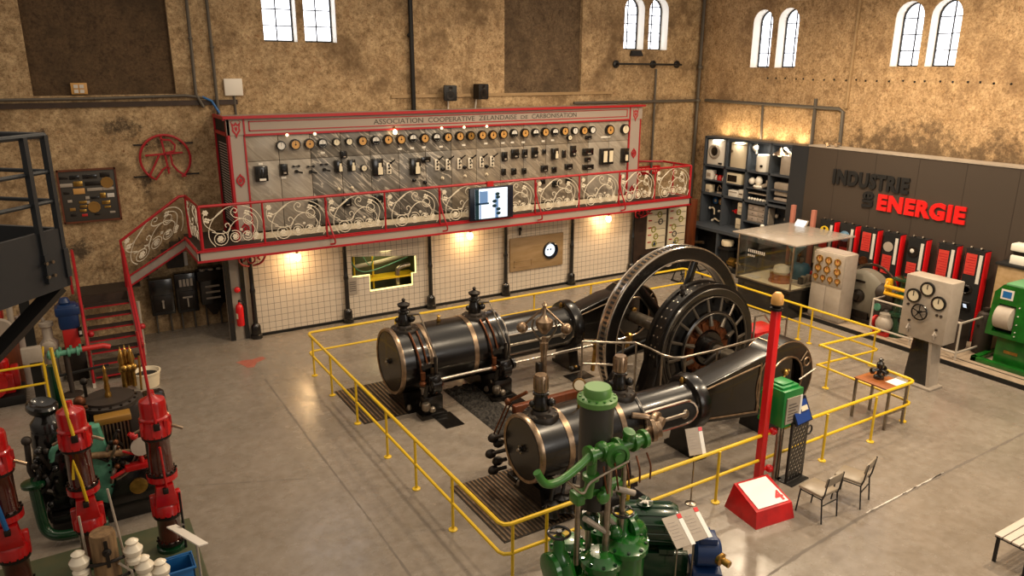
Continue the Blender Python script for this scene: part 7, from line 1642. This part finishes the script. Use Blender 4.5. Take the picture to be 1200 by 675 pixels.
q = MB(); q.sph((-.15, .05, 1.78), .09); q.ring((-.25, -.1, 1.72), (.3, -.2, 1), .15, .025, 18, 6); q.tube([(-.4, -.1, 1.72), (-.05, -.15, 1.75)], .03, 8); q.build('valve_gear', 'copper', t)
q = MB(); q.lathe([(.14, 0), (.14, .02), (0, .03)], (.55, -.82, 1.22), (.1, -1, .25), 20); q.build('white_disc', 'pale_grey', t)
q = MB(); q.bb((.62, -.8, 1.0), (.76, -.79, 1.25)); q.build('paper_tag', 'paper', t)
q = MB(); q.tube([(-.05, .3, 1.62), (-.05, .3, 1.95)], .025, 6); q.sph((-.05, .3, 2.0), .06); q.build('stud_post', 'iron', t)
# white bucket by the stairs
q = MB(); random.seed(31)
for k in range(16):
    x = random.uniform(.1, .62); z = random.uniform(.85, 1.5); y = -.58-random.uniform(0, .16); q.tube(bez([(x, y, z), (x+random.uniform(-.1, .1), y-.05, z-.1), (x+random.uniform(-.12, .12), y, z-.26)], 4), random.choice((.015, .022, .03)), 6, random.choice((0, 1, 2))); q.sph((x, y-.02, z), random.choice((.03, .045)), m=random.choice((0, 1)))
q.build('injector_lines', ['iron', 'copper', 'steel'], t)
t = thing('bucket', 'white bucket with dark contents at the foot of the red staircase', 'bucket', (1.13, 17.35, 0))
q = MB(); q.lathe([(.24, 0), (.28, .3), (.3, .31), (.3, .34), (.27, .34), (.23, .25), (0, .25)], (0, 0, 0), Z_, 26); q.build('shell', 'cream', t)
q = MB(); q.lathe([(.235, .26), (0, .28)], (0, 0, 0), Z_, 22); q.build('contents', 'lettering_black', t)
# raised platform, upper left
ca, sa = cos(radians(47.6)), sin(radians(47.6))
t = thing('steel_platform', 'raised black steel platform with a three bar railing at the upper left', 'platform', (0.0, 9.0, 4.55), radians(47.6))
# local x points along the railed side, towards the corner; local y away from the camera
q = MB(); q.bb((-4, -.0, .0), (0, .05, .62)); q.bb((-.05, 0, 0), (0, 3.0, .62)); q.build('fascia', mat('platform_grey', '#24262a', .5), t)
q = MB(); q.bb((-4, .05, .36), (-.05, 3.0, .4)); q.build('deck', 'grating', t)
q = MB(); q.bb((-4, 2.95, .4), (-.0, 3.0, .62)); q.build('kick_plate', 'lettering_black', t)
for z, r in ((1.56, .028), (1.2, .022), (.9, .022)):
    q = MB(); q.tube([(-4, .02, z), (-.02, .02, z), (-.02, 3.0, z)], r, 8); q.build('rail', 'platform_steel', t)
for p in ((-.3, .0), (-.02, .02), (-1.8, .0), (-3.3, 0), (-.02, 1.5), (-.02, 3.0)):
    q = MB(); q.bb((p[0]-.024, p[1]-.03, .1), (p[0]+.024, p[1]+.03, 1.56)); q.bb((p[0]-.03, p[1]-.045, .1), (p[0]+.03, p[1]+.0, .4)); q.build('post', 'platform_steel', t)
q = MB()
for x in (-.34, -.26):
    for z in (.18, .32): q.cyl((x, -.05, z), (x, -.075, z), .018, n=8)
q.build('bolts', 'steel', t)
t = thing('steel_column', 'black steel column with a pale block on it, standing by the low yellow railing', 'column', (-.87, 17.5, 0))
q = MB(); q.bb((-.09, -.07, 0), (.09, .07, 3.6)); q.build('shaft', 'wall_black_metal', t)
q = MB(); q.bb((-.16, -.16, 0), (.16, .16, .03)); q.build('foot_plate', 'wall_black_metal', t)
q = MB(); q.bb((-.2, -.22, .95), (.16, -.07, 1.28), bev=.02); q.build('pale_block', 'pale_grey', t)
q = MB(); q.bb((-.8, -.05, 2.3), (.0, .05, 2.45)); q.build('cross_beam', 'wall_black_metal', t)
t = [o for o in bpy.data.objects if o.name == 'steel_platform'][0]
q = MB(); q.tube([(-.05, .1, .0), (-1.2, .75, -1.12)], .09, 4); q.build('brace', 'wall_black_metal', t)
# machines under the platform
t = thing('red_engine', 'red flywheel engine behind the yellow rail under the platform at the left edge', 'engine', (-1.6, 18.0, 0))
q = MB(); q.lathe([(.2, -.1), (.32, -.08), (.33, 0), (.32, .08), (.2, .1), (0, .1)], (-.12, -.3, .5), -Y_, 28); q.build('flywheel', 'lacquer_red', t)
q = MB(); q.bb((-.25, -.2, .2), (.3, .35, .62), bev=.03); q.lathe([(.17, 0), (.17, .3), (.13, .34), (0, .34)], (.08, .1, .55), Z_, 18); q.bb((.25, -.15, .3), (.4, .2, .72), bev=.03); q.build('engine_body', 'lacquer_red', t)
q = MB(); q.bb((-.5, -.4, 0), (.45, .4, .2), bev=.01); q.build('skid', 'wall_black_metal', t)
t = thing('low_yellow_railing', 'low yellow railing in front of the red engine at the left edge', 'railing', (0, 0, 0))
for z in (.9, .48):
    q = MB(); q.tube([(-3, 17.3, z), (-.72, 17.3, z), (-.72, 18.4, z)], .026, 8); q.build('rail', 'safety_yellow', t)
for p in ((-.72, 17.3), (-2.4, 17.3)):
    q = MB(); q.tube([(*p, 0), (*p, .9)], .026, 8); q.build('post', 'safety_yellow', t)
t = thing('blue_compressor', 'dark blue upright compressor on a red base left of the staircase', 'compressor', (-.16, 18.6, 0))
q = MB(); q.bb((-.2, -.16, 1.18), (.2, .2, 1.75), bev=.06); q.bb((-.24, -.18, 1.5), (.24, .2, 1.7), bev=.04); q.lathe([(.1, 0), (.12, .05), (.08, .14), (0, .16)], (-.03, 0, 1.74), Z_, 14); q.build('blue_body', 'machine_blue', t)
q = MB(); q.bb((-.16, -.14, .7), (.16, .16, 1.2), bev=.03); q.build('red_base', 'tin_red', t)
q = MB(); q.bb((-.22, -.2, 0), (.22, .22, .7), bev=.02); q.bb((.14, -.19, 1.0), (.22, -.15, 1.22)); q.build('stand', 'iron', t)
q = MB(); q.bb((.16, -.2, 1.06), (.21, -.19, 1.14)); q.build('white_label', 'paper', t)
t = thing('pipe_bench', 'green and rust coloured pipe run on a dark round footed post before the staircase', 'pipes', (-.3, 17.6, 0))
q = MB(); q.tube([(0, 0, 0), (0, 0, .9)], .05, 10); q.lathe([(.2, 0), (.2, .03), (.06, .06)], (0, 0, 0), Z_, 18); q.build('post', 'brown_dark', t)
q = MB(); q.tube([(-.35, 0, .95), (.3, 0, .98)], .06, 10)
for x in (-.3, -.15, .05, .22): q.lathe([(.07, -.03), (.1, -.02), (.1, .02), (.07, .03)], (x, 0, .96), X_, 14); q.tube([(x+.05, 0, .96), (x+.05, 0, 1.1)], .025, 6)
q.build('green_fittings', 'mint', t)
q = MB(); q.tube([(.3, 0, .98), (.7, .02, .98), (.82, .04, .92)], .06, 10); q.build('rusty_pipe', 'tin_red', t)
q = MB(); q.tube([(-.55, .0, .45), (.75, .1, .5)], .03, 6); q.build('lower_bar', 'wall_black_metal', t)
t = thing('pump_cluster', 'pale grey old pump bodies clustered left of the blue compressor', 'pump', (-.72, 18.7, 0))
q = MB(); q.lathe([(.2, 0), (.2, .08), (.13, .12), (.12, .7), (.18, .76), (.18, .9), (.1, 1.0), (.1, 1.25), (.14, 1.28), (.14, 1.36), (0, 1.4)], (.12, 0, 0), Z_, 18); q.lathe([(.1, -.2), (.14, -.17), (.14, .17), (.1, .2)], (.1, -.05, .85), Y_, 16); q.build('pump_body', 'pale_grey', t)
q = MB(); q.lathe([(.16, 0), (.16, 1.1), (.2, 1.12), (.2, 1.2), (.08, 1.3), (.08, 1.55), (0, 1.56)], (-.35, .1, 0), Z_, 18); q.build('side_cylinder', 'gallery_grey', t)
q = MB(); q.tube(bez([(-.35, .1, 1.5), (-.2, 0, 1.75), (.0, -.05, 1.6), (.1, 0, 1.35)]), .035, 8); q.build('bent_pipe', 'pale_grey', t)
t = thing('rust_machine', 'rust coloured belt machine at the left edge beneath the platform', 'machine', (-1.4, 18.9, 0))
q = MB(); q.bb((-.4, -.3, 0), (.25, .3, 1.1), bev=.03); q.build('housing', 'brown_wood', t)
q = MB(); q.lathe([(.25, -.08), (.28, 0), (.25, .08)], (-.05, -.32, 1.35), Y_, 24); q.tube([(.18, -.25, 1.1), (.2, -.25, 1.95)], .06, 10); q.build('pulley', 'pale_grey', t)
q = MB(); q.bb((-.15, -.2, 1.5), (.05, .2, 1.85), bev=.03); q.build('red_casing', 'tin_red', t)
# ================================================================== separate the pieces of parts that were modelled together
def islands(me, gap=.01):
    bm = bmesh.new(); bm.from_mesh(me); seen = set(); comps = []
    for v in bm.verts:
        if v.index in seen: continue
        st = [v]; seen.add(v.index); idx = []
        while st:
            a = st.pop(); idx.append(a.index)
            for e in a.link_edges:
                b = e.other_vert(a)
                if b.index not in seen: seen.add(b.index); st.append(b)
        P = [me.vertices[i].co for i in idx]
        comps.append(([min(p[k] for p in P) for k in range(3)], [max(p[k] for p in P) for k in range(3)], idx))
    bm.free(); n = len(comps); par = list(range(n))
    def root(x):
        while par[x] != x: x = par[x]
        return x
    for i in range(n):
        for j in range(i):
            a, b = comps[i], comps[j]
            if all(a[0][k]-gap <= b[1][k] and b[0][k]-gap <= a[1][k] for k in range(3)): par[root(i)] = root(j)
    G = {}
    for i in range(n): G.setdefault(root(i), set()).update(comps[i][2])
    return list(G.values())
DONE = {}
def split(o, name, parent):
    me = o.data
    if me.name not in DONE:
        parts = []; gs = islands(me)
        if len(gs) > 1:
            for g in gs:
                bm = bmesh.new(); bm.from_mesh(me); bm.verts.ensure_lookup_table()
                bmesh.ops.delete(bm, geom=[v for v in bm.verts if v.index not in g], context='VERTS')
                m2 = bpy.data.meshes.new(name); bm.to_mesh(m2); bm.free()
                for q in me.materials: m2.materials.append(q)
                parts.append(m2)
        DONE[me.name] = parts
    ps = DONE[me.name]
    if not ps: return
    for m2 in ps:
        c = bpy.data.objects.new(name, m2); COL.objects.link(c)
        c.parent = parent
        if o.parent == parent: c.matrix_local = o.matrix_local
    bpy.data.objects.remove(o)
NAMES = 'contact_clip phase_rod terminal_pin windings anchor_nut drain_pipe oiler small_pipes connecting_arm upper_treads wall_stay clamp hinge stretcher switch_lever wire_rod pipe conduit bolts flange fuse_strip oil_cup meter_window shaft stand base'.split()
REN = {'windings': 'winding', 'upper_treads': 'tread', 'small_pipes': 'small_pipe', 'bolts': 'bolt'}
for o in [o for o in bpy.data.objects if o.type == 'MESH' and o.parent and o.name.split('.')[0] in NAMES]:
    b = o.name.split('.')[0]; split(o, REN.get(b, b), o.parent)
for o in [o for o in bpy.data.objects if o.name.split('.')[0] == 'wall_lettering']:
    me = o.data; cs = [v.co for v in me.vertices]; c = sum(cs, V())/len(cs)
    t = thing('wall_word', o['label'], 'lettering', (SX, c.y, c.z))
    for v in me.vertices: v.co -= V((SX, c.y, c.z))
    o.parent = t; split(o, 'letter', t)
    for k in t.children:
        k.name = 'letter'
# ================================================================== LIGHT
wd = bpy.data.worlds.new('world'); scene.world = wd; wd.use_nodes = True
_n = wd.node_tree.nodes; _l = wd.node_tree.links
_tc = _n.new('ShaderNodeTexCoord'); _sp = _n.new('ShaderNodeSeparateXYZ'); _l.new(_tc.outputs['Generated'], _sp.inputs[0])
_rp = _n.new('ShaderNodeValToRGB'); _e = _rp.color_ramp.elements
_e[0].position = .0; _e[0].color = (.20, .16, .125, 1); _e[1].position = .85; _e[1].color = (1.1, .94, .76, 1)
_l.new(_sp.outputs['Z'], _rp.inputs[0]); _l.new(_rp.outputs[0], _n['Background'].inputs[0]); _n['Background'].inputs[1].default_value = .72
def pendant(x, y, z, label, power, shade=True, size=.5):
    t = thing('pendant_lamp', label, 'lamp', (x, y, z), 0, 'pendant hall lamps')
    q = MB(); q.lathe([(.05, .35), (.08, .32), (.1, .2), (.3, .05), (.42, -.06), (.4, -.06), (.28, .03), (.06, .17)], (0, 0, 0), Z_, 24); q.build('shade', 'white_paint', t)
    q = MB(); q.tube([(0, 0, .35), (0, 0, 1.6)], .015, 6); q.build('cable', 'wall_black_metal', t)
    q = MB(); q.sph((0, 0, .02), .1); q.build('bulb', 'glow_bulb', t)
    light('AREA', 'lamp_light', (0, 0, -.1), power, (1, .80, .56), size, t)
pendant(16, 12.97, 8.42, 'white shaded pendant lamp just showing at the top of the right wall', 420)
pendant(10, 6, 9.2, 'white shaded pendant lamp high over the engine hall', 420)
pendant(15, 5, 9.2, 'white shaded pendant lamp high over the bench side of the hall', 650)
pendant(7, 13, 9.6, 'white shaded pendant lamp high over the rear engine', 330)
pendant(1, 12, 9.8, 'white shaded pendant lamp high over the insulator row', 70)
light('AREA', 'side_fill', (12, -6, 6), 420, (1, .93, .84), 6, rot=(radians(-75), 0, radians(180)))  # added fill lamp that brightens the walls, no window behind it
pendant(12, 15.5, 9.6, 'added unseen pendant lamp with white shade, lighting the wall high before the switchboard', 300)  # unseen lamp added to spread light over the back wall
pendant(17.5, 10.5, 9.6, 'added unseen pendant lamp with white shade, high before the brown exhibition wall', 260)  # another unseen lamp, added to light the right wall
